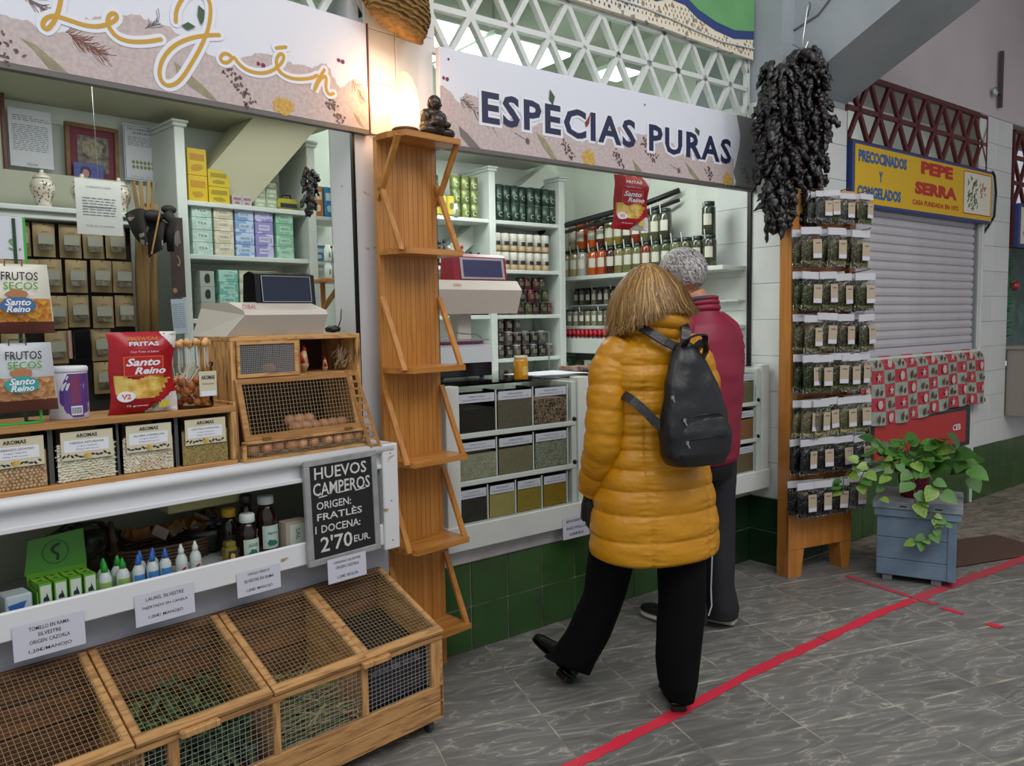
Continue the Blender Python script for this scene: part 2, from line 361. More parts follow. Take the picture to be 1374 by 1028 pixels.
# ---------------- lattices ----------------
def lattice(fr,x0,x1,z0,n0,dx,dz,rows,name,m,xa,w=.024,dep=.03,y=0.0):
    o=struct(MB().box(x0,x1,y-.004,y+dep,z0+dz*rows-.012,z0+dz*rows+.012),name,m,fr)
    hb=MB().beam((0,0,0),(0,0,1),w,dep,(0,1,0)).mesh('lattice_bar',m)
    def bar(p,q):
        v=Vector((q[0]-p[0],0,q[1]-p[1])); L=v.length; ang=math.atan2(v.x,v.z)
        b=inst(hb,'lattice_bar',o,(p[0],y+dep/2,p[1]),(0,ang,0),(1,1,L))
    for r in range(rows):
        za=z0+r*dz; zb=za+dz; off=0 if r%2==0 else .5
        k=-60
        while k<60:
            xb=xa+(k+off)*dx; xt=xb+dx/2; xt2=xb-dx/2
            for q in(xt,xt2):
                p_=(xb,za); q_=(q,zb)
                lo_,hi_=min(xb,q),max(xb,q)
                if lo_>=x0-.001 and hi_<=x1+.001: bar(p_,q_)
                elif hi_>x0 and lo_<x1:
                    # clip
                    t=((x0 if lo_<x0 else x1)-xb)/(q-xb); zc=za+t*dz; xc=x0 if lo_<x0 else x1
                    if x0<=xb<=x1: bar(p_,(xc,zc))
                    else: bar((xc,zc),q_)
            k+=1
        if r<rows-1 or 1: bar((x0,zb),(x1,zb)) 
    bar((x0,z0),(x1,z0)); bar((x0,z0),(x0,z0+dz*rows)); bar((x1,z0),(x1,z0+dz*rows))
    return o
lattice('R',-.345,1.79,2.585,0,.2215,.176,3,'trim_lattice_right',mt_white,-.2567)
lattice('L',-2.1,-.17,2.585,0,.2215,.176,3,'trim_lattice_left',mt_white,-.36)
struct(MB().box(-.345,1.8,.075,.081,2.55,3.12),'window_1',mt_glass,'R')
struct(MB().box(-2.1,-.17,.075,.081,2.55,3.12),'window_2',mt_glass,'L')
# mural board above the right lattice
lowc=[(-.345,2.93),(.465,2.94),(.71,2.956),(.9,2.985),(1.206,2.93),(1.389,2.90),(1.55,2.912),(1.8,2.93)]
lowc=[(-.345,2.95),(.3,2.945),(.6,2.945),(.95,2.945),(1.3,2.93),(1.5,2.925),(1.79,2.918)]
bandc=[(.4,3.16),(.7,3.12),(.88,3.07),(.977,3.06),(1.08,3.095),(1.2,3.09),(1.3,3.045),(1.451,3.012),(1.614,3.0),(1.79,3.03)]
mu=thing('mural','hand-painted mural board of dotted cream, blue and green above the lattice','mural','R',(0,-.03,0))
MB().prism([(-.345,3.27)]+lowc+[(1.79,3.27)],0,.025).part('board',mat('mural_dots','e2dccb',.7,kind='voronoi',sc_=42,lo=.13,hi=.135,col2='dfd8c6',bump=.3),mu)
MATS['mural_dots'].node_tree.nodes['Color Ramp'].color_ramp.elements[0].color=s2l('8c8a86')
dm={c:MB().ball((0,0,0),(.007,.0025,.004),6,4).mesh('paint_dot',mat('dot_'+c,c,.6)) for c in('b0803a','2f4478','8a8f3c','8b5a3a')}
dots={c:MB() for c in dm}
for i in range(46):
    for j in range(12):
        x=.35+i*.031+(j%2)*.015; z=2.95+j*.022+.01*math.sin(x*6)
        b=min(bandc,key=lambda q:abs(q[0]-x))[1]; l=min(lowc,key=lambda q:abs(q[0]-x))[1]
        if x>1.78 or z>b-.015 or z<l+.02: continue
        c='2f4478' if (x<.85 and z<3.03) else random.choice(['b0803a','8a8f3c','8b5a3a','b0803a'])
        dots[c].ball((x+random.uniform(-.003,.003),-.001,z),(.0052,.0025,.0085),5,4)
for c in dots: dots[c].part('paint_dots',mat('dot_'+c,c,.6),mu,kind='stuff')
up=[(x,z) for x,z in bandc]; upo=[(x,z+.045) for x,z in bandc]
MB().prism(up+upo[::-1],-.003,0).part('blue_band',mat('mural_blue','2a3f77',.6),mu)
MB().prism(upo+[(1.79,3.27),(.4,3.27)],-.004,-.0005).part('green_field',mat('mural_green','5f9a62',.65,kind='noise',sc_=5,col2='6aa36a'),mu)
fl=MB()
for i in range(18):
    x,z=random.uniform(1.25,1.6),random.uniform(3.2,3.45); fl.ball((x,-.004,z),(.008,.002,.004),5,4)
fl.part('painted_leaf_marks',mat('mural_dk','23402c',.6),mu,kind='stuff')
tb=MB(); tb.tube([(x,-.004,z+.018+.01*math.sin(x*5)) for x,z in [(.3,2.985),(.6,2.99),(.9,3.0),(1.1,2.985),(1.3,2.955),(1.5,2.935),(1.79,2.955)]],.005,5); tb.part('raised_wavy_line',mt_white,mu)
# ---------------- yellow-sign stall ----------------
yw=struct(MB().box(2.47,4.5,-.19,.0,0,1.18),'wall_far',mt_wgrout,'R')
tiles(yw,('y',-.2),2.47,4.36,.42,1.17,.2,.187,mt_wtile); tiles(yw,('y',-.2),2.47,4.36,.002,.418,.15,.208,mt_green,name='green_tile')
struct(MB().box(2.47,7.5,-.205,.2,2.95,4.4),'wall_upper_far',mt_lilac,'R')
p2=struct(MB().box(4.5,4.95,-.19,.3,0,2.95),'wall_pillar_far',mt_wgrout,'R')
tiles(p2,('y',-.2),4.36,4.95,.42,2.95,.3,.2,mt_wtile); tiles(p2,('y',-.2),4.36,7.2,.002,.418,.135,.208,mt_green,name='green_tile')
struct(MB().box(4.95,7.3,-.19,.1,0,.98),'wall_far_end',mt_wtile,'R')
struct(MB().cbox(4.345,4.36,-.215,-.19,.0,1.17,.002),'trim_5',mt_white,'R')
struct(MB().box(7.2,7.3,-3,.3,0,4.4),'wall_end',mt_lilac,'R')
struct(MB().box(2.47,7.3,.9,1.0,0,3.4),'wall_far_back',mt_wall,'R')
struct(MB().box(2.47,7.3,-6,.2,4.4,4.5),'ceiling_hall',mt_lilac,'R')
mt_maroon=mat('maroon_paint','5a2023',.5)
lattice('R',2.49,4.48,2.53,0,.25,.20,2,'trim_lattice_red',mt_maroon,2.52,w=.028,dep=.022,y=-.2)
area('far_lattice_fill','R',(3.6,.35,3.0),(3.6,.9,2.6),1.4,.3,7,(.95,1,1))  # added unseen fill light, brightens the space behind the red lattice
lattice('R',5.0,6.5,2.3,0,.25,.20,3,'trim_lattice_red_far',mt_maroon,5.02,w=.03,dep=.022,y=-.2)
struct(MB().box(4.98,6.5,-.21,-.17,1.98,2.3),'trim_6',mt_maroon,'R')
# conduit, camera bracket
# shutter
sh=struct(MB().box(2.5,4.36,-.165,-.15,1.18,2.2),'door_1',mat('shutter_back','6d6a70',.5),'R')
sl=[(.0,.0),(-.012,.010),(-.016,.030),(-.012,.050),(0,.0575)]
slm=MB().prism([(y,z) for y,z in sl],2.51,4.36,ax='x').mesh('slat',mat('shutter_grey','bcb9be',.45,metal=.1,kind='noise',sc_=4,col2='c6c3c8'))
for k in range(17): inst(slm,'slat',sh,(0,-.165,1.235+.0575*k))
MB().cbox(2.5,4.36,-.185,-.165,1.172,1.235,.003).part('bottom_rail',mat('shutter_rail','c3c1c6',.4,metal=.1),sh)
for x in(2.47,4.36): MB().box(x,x+.03,-.2,-.14,1.18,2.2).part('guide_rail',mat('guide','8f9296',.4,metal=.5),sh)
MB().cbox(4.395,4.42,-.225,-.19,1.18,2.15,.003).part('pipe_cover',mt_white,sh)

# ceiling lamps seen through the right lattice
lampm=mat('lamp_diffuser','ffffff',.5,emit='f4fff8',es=5)
for x0,x1 in((-.32,.34),(.40,.92),(1.28,1.48)):
    cl_=thing('ceiling_lamp','bright luminous ceiling lamp behind the right lattice, %s'%{-.32:'nearest the salt lamp',.40:'in the middle',1.28:'small one near the pillar'}[x0],'lamp','R',(0,0,0))
    MB().cbox(x0,x1,.55,1.15 if x0<1 else .75,2.93,2.95,.004).part('diffuser',lampm,cl_); MB().cbox(x0-.012,x1+.012,.54,1.16 if x0<1 else .76,2.945,2.975,.004).part('housing',mt_white,cl_); MB().beam((x0+.1,.7,2.97),(x0+.1,.7,3.28),.01,.01).part('suspension_rod',mt_steel,cl_)
struct(MB().box(4.96,7.2,.25,.3,1.0,2.3),'wall_darkening_panel',mat('teal_grey','4f6a64',.6,kind='noise',sc_=6,col2='6f8a84'),'R')  # dark teal panel added to cover the overbright wall behind the garland
# ---------------- printed signs ----------------
gold=mat('gold_print','c79a2e',.5); pw=mat('print_white','e4e6ee',.5); pnavy=mat('print_navy','20274a',.5); pgreen=mat('print_leaf_green','3e5a3a',.55); pberry=mat('print_berry','7a2740',.55)
stone=mat('print_stone','b8a8a6',.5,kind='noise',sc_=70,col2='c8bab7',detail=2); pbrown=mat('print_brown','5a4844',.6,kind='noise',sc_=60,col2='77625a'); pkhaki=mat('print_khaki','8b8468',.6,kind='noise',sc_=30,col2='a09879')
pyel=mat('print_yellow','b8923c',.6,kind='noise',sc_=90,col2='d0ae5c'); pgrey=mat('print_dark','54565a',.6); board=mat('sign_board','dfe2ec',.45)
def flat(parent,name,poly,y,m): return MB().prism(poly,y-.0006,y).part(name,m,parent)
def blot(cx,cz,rx,rz,n=14,j=.3,ang=0):
    P=[]
    for k in range(n):
        t=2*math.pi*k/n; q=1+random.uniform(-j,j); x=rx*q*math.cos(t); z=rz*q*math.sin(t)
        P.append((cx+x*math.cos(ang)-z*math.sin(ang),cz+x*math.sin(ang)+z*math.cos(ang)))
    return P
def jag(pts,a=.006,st=.012):
    out=[]
    for p,q in zip(pts[:-1],pts[1:]):
        n=max(1,int(math.hypot(q[0]-p[0],q[1]-p[1])/st))
        for k in range(n): out.append((p[0]+(q[0]-p[0])*k/n+random.uniform(-a,a)*.4,p[1]+(q[1]-p[1])*k/n+random.uniform(-a,a)))
    return out+[pts[-1]]
def seeds(parent,cx,cz,rx,rz,n,m,y,r=.006,ang=-.9,name='printed_seeds'):
    mb=MB()
    for k in range(n):
        a=random.uniform(-1,1)*rx; b=random.uniform(-1,1)*rz; x=cx+a*math.cos(ang)-b*math.sin(ang); z=cz+a*math.sin(ang)+b*math.cos(ang)
        mb.prism(blot(x,z,r*random.uniform(.6,1.3),r*random.uniform(.5,1),6,.2,random.uniform(0,3)),y-.0006,y)
    return mb.part(name,m,parent,kind='stuff')
def twigs(parent,cx,cz,ln,wd,n,m,y,ang,name='printed_twigs'):
    mb=MB()
    for k in range(n):
        t=random.uniform(-.5,.5)*ln; x=cx+t*math.cos(ang); z=cz+t*math.sin(ang); a=ang+random.uniform(-1,1); l=random.uniform(.02,.05)
        mb.rib([(x,z),(x+l*.5*math.cos(a),z+l*.5*math.sin(a)+.003),(x+l*math.cos(a+.2),z+l*math.sin(a+.2))],.0016,y)
    return mb.part(name,m,parent,kind='stuff')
# right sign
s=thing('shop_sign','white shop sign reading ESPECIAS PURAS in dark blue capitals','sign','R',(0,-.05,0))
MB().cbox(-.345,1.80,0,.03,2.195,2.585,.003).part('board',board,s)
MB().box(-.345,1.80,-.001,.04,2.18,2.195).part('lower_edge',mat('edge_grey','6b6763',.5,metal=.4),s)
bd=jag([(-.345,2.43),(-.294,2.409),(-.247,2.374),(-.218,2.418),(-.134,2.402),(-.068,2.412),(.013,2.354),(.12,2.321),(.234,2.373),(.34,2.36),(.437,2.294),(.557,2.348),(.681,2.398),(.85,2.378),(1.028,2.401),(1.137,2.32),(1.44,2.339),(1.59,2.341)])
flat(s,'printed_stone',bd+[(1.59,2.197),(-.345,2.197)],-.0004,stone)
flat(s,'printed_grey_edge',jag([(1.612,2.583),(1.645,2.48),(1.64,2.42),(1.61,2.33),(1.583,2.27),(1.61,2.22),(1.6,2.197)],.003)+[(1.799,2.197),(1.799,2.583)],-.001,mat('print_grey','7e8182',.5))
for P in([(-.275,2.33),(-.2,2.38),(-.07,2.33),(-.1,2.29),(-.22,2.31)],): twigs(s,-.16,2.345,.2,.05,60,pbrown,-.0016,-.5)
flat(s,'printed_leaf',[(-.257,2.278),(-.216,2.255),(-.146,2.197),(-.203,2.197),(-.25,2.24)],-.0012,mat('print_leaf_grey','77706c',.6))
for L_ in([(.16,2.305),(.216,2.279),(.284,2.197),(.25,2.2),(.2,2.245)],[(1.177,2.281),(1.239,2.244),(1.297,2.197),(1.26,2.197),(1.21,2.23)],[(.778,2.253),(.854,2.197),(.80,2.197)]): flat(s,'printed_leaf',L_,-.0012,pkhaki)
for x,z in((.349,2.25),(.684,2.24),(1.38,2.235),(1.70,2.26)): seeds(s,x,z,.05,.02,34,pbrown,-.0014)
seeds(s,.9,2.315,.07,.028,60,mat('print_rust','6d4a44',.6),-.0014,ang=-.7)
for x,z in((.484,2.228),(1.533,2.222)): flat(s,'printed_flower',blot(x,z,.04,.033,22,.2),-.0014,pyel)
for a,b in(((.038,2.287),(.111,2.26)),((1.06,2.255),(1.126,2.232))):
    m_=MB(); m_.rib([a,b],.003,-.0016); m_.prism(blot(b[0],b[1],.012,.014,10,.15),-.002,-.0014); m_.part('printed_clove',pbrown,s)
for x,z in((.718,2.435),(-.326,2.461)):
    m_=MB(); m_.prism(blot(x,z,.007,.007,8,.1),-.002,-.0014); m_.prism(blot(x+.018,z-.002,.009,.008,8,.1),-.002,-.0014); m_.part('printed_berries',pberry,s)
text('ESPECIAS PURAS',.1,pnavy,s,.713,2.374,-.0032,bold=.03,w=1.70,h=.135,sp=1.15,name='lettering')
text('ESPECIAS PURAS',.1,pw,s,.713,2.374,-.0022,bold=.10,w=1.70,h=.135,sp=1.15,name='lettering_outline',bold2=.03)
for P in([(.244,2.505),(.273,2.476),(.26,2.437),(.239,2.459)],[(1.256,2.469),(1.291,2.455),(1.285,2.429),(1.256,2.447)]): flat(s,'printed_green_leaf',P,-.0042,pgreen)
flat(s,'printed_chili',[(.494,2.438),(.484,2.385),(.465,2.366),(.460,2.389),(.478,2.41)],-.0042,mat('print_red','8e2b30',.5))
for x,z in((-.30,2.54),(.87,2.53),(1.75,2.55),(1.75,2.40)): MB().ball((x,-.002,z),(.005,.002,.005),6,4).part('screw',mat('screw_dark','3a3a3e',.4),s)
# left sign
s=thing('shop_sign','white shop sign with gold cursive script above the left counter','sign','L',(0,-.03,0))
MB().cbox(-2.1,-.168,0,.02,2.205,2.605,.003).part('board',board,s)
MB().box(-2.1,-.168,-.001,.03,2.19,2.205).part('lower_edge',MATS['edge_grey'],s)
MB().box(-.168,-.163,-.004,.02,2.19,2.605).part('side_edge',mat('rust_edge','6d3a2c',.6),s)
K={'D':[(-1.225,2.455),(-1.232,2.422),(-1.241,2.38),(-1.257,2.342),(-1.273,2.32),(-1.283,2.321),(-1.286,2.335),(-1.274,2.353),(-1.253,2.364),(-1.217,2.36),(-1.174,2.355),(-1.14,2.359),(-1.105,2.375),(-1.08,2.397),(-1.083,2.412),(-1.099,2.408),(-1.11,2.386),(-1.105,2.363),(-1.083,2.34),(-1.044,2.337),(-.995,2.349),(-.952,2.366)],
'J':[(-.902,2.432),(-.9,2.466),(-.881,2.505),(-.858,2.532),(-.822,2.546),(-.795,2.536),(-.783,2.513),(-.79,2.451),(-.816,2.385),(-.86,2.307),(-.898,2.248),(-.934,2.224),(-.959,2.236),(-.963,2.269),(-.947,2.314),(-.91,2.359),(-.856,2.393),(-.801,2.414),(-.759,2.424)],
'a':[(-.724,2.366),(-.743,2.371),(-.76,2.354),(-.754,2.337),(-.73,2.341),(-.712,2.368),(-.696,2.345),(-.663,2.328),(-.613,2.329),(-.572,2.346),(-.534,2.379),(-.522,2.409),(-.537,2.415),(-.554,2.393),(-.555,2.365),(-.535,2.342),(-.488,2.334),(-.421,2.35),(-.393,2.367)],
'c':[(-.553,2.428),(-.515,2.44)],
'n':[(-.361,2.393),(-.394,2.346),(-.412,2.299),(-.386,2.349),(-.364,2.371),(-.353,2.368),(-.359,2.328),(-.346,2.306),(-.326,2.315)],
'e':[(-1.36,2.52),(-1.30,2.50),(-1.22,2.47),(-1.16,2.50),(-1.18,2.55)]}
def smooth_pl(P,n=3):
    for _ in range(n):
        Q=[P[0]]
        for a,b in zip(P[:-1],P[1:]): Q+=[(a[0]*.75+b[0]*.25,a[1]*.75+b[1]*.25),(a[0]*.25+b[0]*.75,a[1]*.25+b[1]*.75)]
        P=Q+[P[-1]]
    return P
bd=jag([(-2.1,2.35),(-1.6,2.33),(-1.39,2.328),(-1.323,2.337),(-1.29,2.312),(-1.219,2.325),(-1.18,2.372),(-1.088,2.403),(-1.039,2.423),(-.975,2.419),(-.908,2.406),(-.777,2.346),(-.74,2.332),(-.671,2.373),(-.61,2.404),(-.559,2.401),(-.475,2.387),(-.409,2.391),(-.351,2.422),(-.296,2.335),(-.234,2.387),(-.17,2.365)])
flat(s,'printed_stone',bd+[(-.17,2.207),(-2.1,2.207)],-.0004,stone)
for P in([(-1.343,2.281),(-1.308,2.25),(-1.276,2.21),(-1.225,2.208),(-1.262,2.238),(-1.306,2.27)],[(-.913,2.308),(-.879,2.286),(-.827,2.253),(-.774,2.208),(-.811,2.213),(-.864,2.238),(-.906,2.272)],[(-.24,2.262),(-.215,2.245),(-.195,2.212),(-.22,2.225)]): flat(s,'printed_leaf',P,-.0012,pkhaki)
flat(s,'printed_flower',blot(-.535,2.234,.04,.028,22,.2),-.0014,pyel)
seeds(s,-.695,2.27,.07,.022,44,pbrown,-.0014); seeds(s,-.317,2.252,.045,.02,34,pbrown,-.0014); seeds(s,-1.385,2.245,.04,.03,24,pbrown,-.0014)
twigs(s,-1.18,2.305,.1,.04,70,mat('print_saffron','7a4a3e',.6),-.0016,-.4); twigs(s,-1.3,2.385,.08,.04,40,pbrown,-.0016,-.7); twigs(s,-.22,2.355,.07,.04,16,mat('print_saffron','7a4a3e',.6),-.0016,-.9); twigs(s,-.98,2.40,.06,.03,12,pgrey,-.0016,.6)
for x,z in((-.622,2.361),(-.298,2.441)):
    m_=MB(); m_.prism(blot(x,z,.007,.007,8,.1),-.002,-.0014); m_.prism(blot(x+.018,z-.002,.009,.008,8,.1),-.002,-.0014); m_.part('printed_berries',pberry,s)
mo=MB(); mg=MB(); yy=0
for k,P in K.items():
    P=smooth_pl(P,2); w=.0125 if k in 'DJe' else .0115
    mo.rib(P,w*2.9,-.0022-yy); mg.rib(P,w,-.0032-yy); yy+=.00004
mo.part('lettering_outline',pw,s); mg.part('lettering',gold,s)
for P in([(-.826,2.502),(-.806,2.49),(-.81,2.459),(-.82,2.44),(-.830,2.468)],[(-.885,2.424),(-.863,2.44),(-.838,2.431),(-.864,2.415)]): flat(s,'printed_green_leaf',P,-.0042,pgreen)
# yellow sign
s=thing('shop_sign','yellow sign with blue border and red PEPE SERRA lettering','sign','R',(0,-.25,0))
MB().cbox(2.49,4.475,0,.06,2.13,2.52,.004).part('frame',mat('sign_blue','2c3f78',.4),s)
ys=mat('sign_yellow','d8ae08',.4); rd=mat('sign_red','b3261e',.45); bl=mat('sign_text_blue','2a5c9a',.45)
MB().box(2.505,4.46,-.003,0,2.15,2.50).part('face',ys,s)
text('PRECOCINADOS',.1,bl,s,2.84,2.434,-.0045,bold=.05,w=.60,h=.072); text('Y',.1,bl,s,2.81,2.325,-.0045,bold=.05,w=.05,h=.068); text('CONGELADOS',.1,bl,s,2.80,2.22,-.0045,bold=.05,w=.54,h=.072)
text('PEPE',.1,rd,s,3.57,2.44,-.0045,bold=.06,w=.47,h=.085); text('SERRA',.1,rd,s,3.565,2.302,-.0045,bold=.06,w=.62,h=.085); text('CASA FUNDADA EN 1972',.1,rd,s,3.565,2.205,-.0045,bold=.03,w=.68,h=.034)
MB().box(3.98,4.44,-.004,-.003,2.18,2.485).part('picture_border',rd,s); MB().box(3.988,4.432,-.005,-.004,2.187,2.478).part('picture_panel',mat('pic_cream','d9d7c4',.5),s)
def sprig(parent,cx,cz,y,n,w,h,m,name='painted_leaves'):
    mb=MB()
    for k in range(n):
        x=cx+random.uniform(-w,w); z=cz+random.uniform(-h,h); a=random.choice([.6,1.2,2.2,.9])+random.uniform(-.3,.3)
        mb.prism(blot(x,z,.022,.006,8,.1,a),y-.0006,y)
    mb.part(name,m,parent,kind='stuff')
sprig(s,4.13,2.33,-.0052,44,.08,.12,mat('olive_print','4a6a3a',.5)); sprig(s,4.30,2.36,-.0052,14,.06,.05,mat('olive_print2','a9805c',.5))
s=thing('shop_sign','blue-framed sign panel at the far right edge beyond the pillar','sign','R',(0,-.25,0))
MB().cbox(5.0,5.6,0,.06,1.98,2.33,.004).part('frame',MATS['sign_blue'],s); MB().box(5.03,5.57,-.003,0,2.01,2.30).part('face',MATS['pic_cream'],s); sprig(s,5.2,2.16,-.0036,30,.12,.12,MATS['olive_print'])
# cable beside the sign
c=MB().tube([(4.47,-.25,2.52),(4.56,-.23,2.50),(4.62,-.22,2.38),(4.6,-.22,2.2),(4.5,-.22,2.12),(4.42,-.21,2.05)],.009,6)
single(c,'cable',mt_black,'black cable looping off the right end of the yellow sign','cable','R',smooth=True)
b=thing('wall_bracket','dark rusty vertical bracket on the plaster wall above the far pillar','bracket','R',(4.62,-.215,3.02))
MB().cbox(-.012,.012,-.03,0,-.0,.42,.002).part('plate',mat('bracket_dark','4a4446',.6),b); MB().ball((-.11,-.02,.1),(.03,.02,.035),8,6).part('lamp_stub',mt_steel,b); MB().beam((-.09,-.02,.1),(0,-.02,.1),.012,.012).part('arm',MATS['bracket_dark'],b)
# ---------------- wooden column with shelves ----------------
mt_pine=mat('varnished_pine','a86e2e',.38,kind='wood',sc_=4,stretch=(9,9,.6),col2='bf8440',rnd=.06,coat=.15); mt_pineh=mat('varnished_pine_flat','a56a2c',.35,kind='wood',sc_=4,stretch=(.8,9,9),col2='c18643',rnd=.08,coat=.15)
u=thing('shelf_column','tall varnished pine column with small bracketed shelves between the stalls','shelf unit','L',(-.045,-.1,0))
MB().cbox(-.145,.145,0,.022,.02,2.17,.002).part('back_board',mt_pine,u)
gv=MB(); 
for k in range(1,12): gv.box(-.145+.0242*k-.0007,-.145+.0242*k+.0007,-.0006,.001,.03,2.16)
gv.part('groove',mat('pine_dark','8a5a26',.5),u)
for k,z in enumerate([.235,.595,.935,1.295,1.745,2.175]):
    P=[(-.145,0),(-.145,-.07),(-.115,-.15),(.15,-.15),(.15,0)]
    q=MB().prism([(x,y) for x,y in P],z-.022,z,ax='z').part('shelf',mt_pineh,u)
    d=1 if k<5 else -1
    for x in(-.14,.145): MB().beam((x,-.002,z+d*.27-(.0 if d>0 else -.03)),(x,-.13,z+(-.01 if d>0 else -.02)),.012,.022,(1,0,0)).part('brace',mt_pine,q)
# salt lamp and statue on top
lamp=thing('salt_lamp','glowing salt crystal lamp on top of the wooden column','lamp','L',(-.115,-.185,2.175))
MB().lathe([(.05,0),(.052,.012),(.045,.02)],16).part('base',mat('lamp_base','4a2f1e',.5),lamp)
lm=MB(); prof=[(.047,.018),(.056,.06),(.055,.11),(.046,.16),(.032,.2),(.014,.222),(.002,.228)]
lm.lathe(prof,11); cr=[Vector(p)+Vector((noise.noise(Vector(p)*18)*.008,noise.noise(Vector(p)*18+Vector((5,5,5)))*.008,0)) for p in lm.v]; lm.v=[tuple(p) for p in cr]
ms=mat('salt_glow','ffd9a0',.5,emit='ffc98a',es=2.6)
nt=ms.node_tree; gr=nd(nt,'ShaderNodeTexCoord'); sp_=nd(nt,'ShaderNodeSeparateXYZ'); nt.links.new(gr.outputs['Object'],sp_.inputs[0]); mr=nd(nt,'ShaderNodeMapRange'); mr.inputs['From Min'].default_value=.10; mr.inputs['From Max'].default_value=.225; mr.inputs['To Min'].default_value=3.2; mr.inputs['To Max'].default_value=.75; nt.links.new(sp_.outputs[2],mr.inputs['Value']); nt.links.new(mr.outputs[0],nt.nodes['Principled BSDF'].inputs['Emission Strength'])
lm.part('salt_crystal',ms,lamp)
pl_=bpy.data.lights.new('salt_lamp_light','POINT'); pl_.energy=2.2; pl_.color=(1,.55,.25); pl_.shadow_soft_size=.05; po=bpy.data.objects.new('salt_lamp_light',pl_); C.objects.link(po); po.location=FR['L']@Vector((-.12,-.10,2.36))
st=thing('statue','small dark seated figure statue beside the glowing lamp','statue','L',(.025,-.185,2.175)); bk=mat('statue_black','1d1918',.25,kind='noise',sc_=30,col2='33261f',bump=.3)
MB().ball((0,0,.042),(.062,.045,.042),14,10).ball((-.045,-.02,.022),(.035,.035,.022),10,8).ball((.045,-.02,.022),(.035,.035,.022),10,8).ball((0,-.025,.062),(.038,.03,.036),12,8).ball((-.042,-.0,.075),(.02,.022,.034),10,8).ball((.042,0,.075),(.02,.022,.034),10,8).ball((0,.0,.09),(.048,.03,.03),12,8).part('body',bk,st,True)
MB().ball((0,-.006,.135),(.028,.027,.031),14,10).ball((-.027,-.004,.128),(.006,.007,.014),8,6).ball((.027,-.004,.128),(.006,.007,.014),8,6).ball((0,-.03,.132),(.005,.006,.006),8,6).ball((-.012,-.028,.125),(.008,.006,.006),8,6).ball((.012,-.028,.125),(.008,.006,.006),8,6).part('head',bk,st,True)
MB().ball((-.03,-.045,.05),(.018,.012,.012),8,6).ball((.03,-.045,.05),(.018,.012,.012),8,6).part('hand',bk,st,True)
# woven basket hat hanging above the post
straw=mat('straw','7a5c2e',.8,kind='noise',sc_=40,stretch=(1,1,3),col2='9a7a45',bump=.6,bsc=90)
h=thing('straw_bag','woven esparto grass basket hanging above the salt lamp','basket','L',(-.09,-.10,2.585))
mb=MB(); n=28; rows=16
for j in range(rows+1):
    t=j/rows
    for k in range(n):
        a=2*math.pi*k/n; rx=.158*(.72+.28*min(1,t*4))*(1-.06*t); ry=.075*(.5+.5*min(1,t*4))
        mb.v.append((rx*math.cos(a)+.004*math.sin(k*7+j*3)+(1-min(1,t*2))*.02,ry*math.sin(a)+.004*math.cos(k*5+j*4),t*.34-.03*(1-t)*math.cos(a)))
for j in range(rows):
    for k in range(n): mb.f.append((j*n+k,j*n+(k+1)%n,(j+1)*n+(k+1)%n,(j+1)*n+k)); mb.mi.append(0)
mb.f.append(tuple(range(n-1,-1,-1))); mb.mi.append(0)
mb.part('basket_body',straw,h,True)
wv=MB()
for j in range(1,20):
    z=.012+j*.017; t=z/.34; rx=.158*(.72+.28*min(1,t*4))*(1-.06*t)+.003; ry=.075*(.5+.5*min(1,t*4))+.003
    P=[(rx*math.cos(a)+(1-min(1,t*2))*.02,ry*math.sin(a),z-.03*(1-t)*math.cos(a)+.004*math.sin(a*14+j*math.pi)) for a in [2*math.pi*k/40 for k in range(41)]]
    wv.tube(P,.0055,4,False)
wv.part('braid',straw,h)
MB().tube([(-.05,0,.33),(-.04,.04,.42),(.04,.04,.42),(.05,0,.33)],.006,6).part('handle',straw,h)
# ---------------- left counter ----------------
mt_raw=mat('raw_wood','b98a52',.6,kind='wood',sc_=5,stretch=(1.2,12,12),col2='8f6233',lo=.3,hi=.75,rnd=.12,bump=.15,bsc=60)
mt_rawv=mat('raw_wood_upright','b98a52',.6,kind='wood',sc_=5,stretch=(12,12,1.2),col2='8f6233',lo=.3,hi=.75,rnd=.12)
mt_burnt=mat('scorched_wood','c99a60',.65,kind='wood',sc_=7,stretch=(1.5,9,9),col2='6d4524',lo=.48,hi=.72,rnd=.1,bump=.15,bsc=50)
mt_burntv=mat('scorched_wood_upright','c99a60',.65,kind='wood',sc_=7,stretch=(9,9,1.5),col2='6d4524',lo=.48,hi=.72,rnd=.1)
mt_wire=mat('wire','a9a9a6',.4,metal=.3); mt_wired=mat('wire_old','9b8a68',.5,metal=.2)
ct=thing('counter','white painted stall counter with worn moulded edge and glazed lower tray','counter','L',(0,0,0))
MB().cbox(-2.2,-.235,-.20,.25,.985,1.018,.012).part('worktop',mt_whitew,ct)
MB().tube([(-2.2,-.20,1.0),(-.235,-.20,1.0)],.019,10).part('rounded_edge',mt_whitew,ct,True)
MB().cbox(-2.2,-.27,-.19,-.15,.925,.985,.003).part('upper_rail',mt_whitew,ct)
MB().cbox(-2.2,-.27,-.205,-.185,.925,.94,.002).part('bead',mt_whitew,ct)
MB().cbox(-2.2,-.27,-.205,-.19,.635,.715,.004).part('lip',mt_whitew,ct)
MB().box(-2.2,-.27,-.19,.22,.672,.688).part('tray_floor',mat('tray_paper','a9a9a4',.7),ct)
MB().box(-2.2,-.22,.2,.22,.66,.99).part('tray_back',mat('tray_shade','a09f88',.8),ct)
MB().cbox(-.285,-.215,-.215,.02,.615,1.015,.004).part('end_panel',mt_whitew,ct)
for z in(.65,.80,.98): MB().ball((-.25,-.2155,z),(.003,.001,.003),6,4).part('screw',MATS['screw_dark'],ct)
MB().box(-2.2,-.285,-.178,-.175,.70,.93).part('glass_pane',mt_glass,ct)
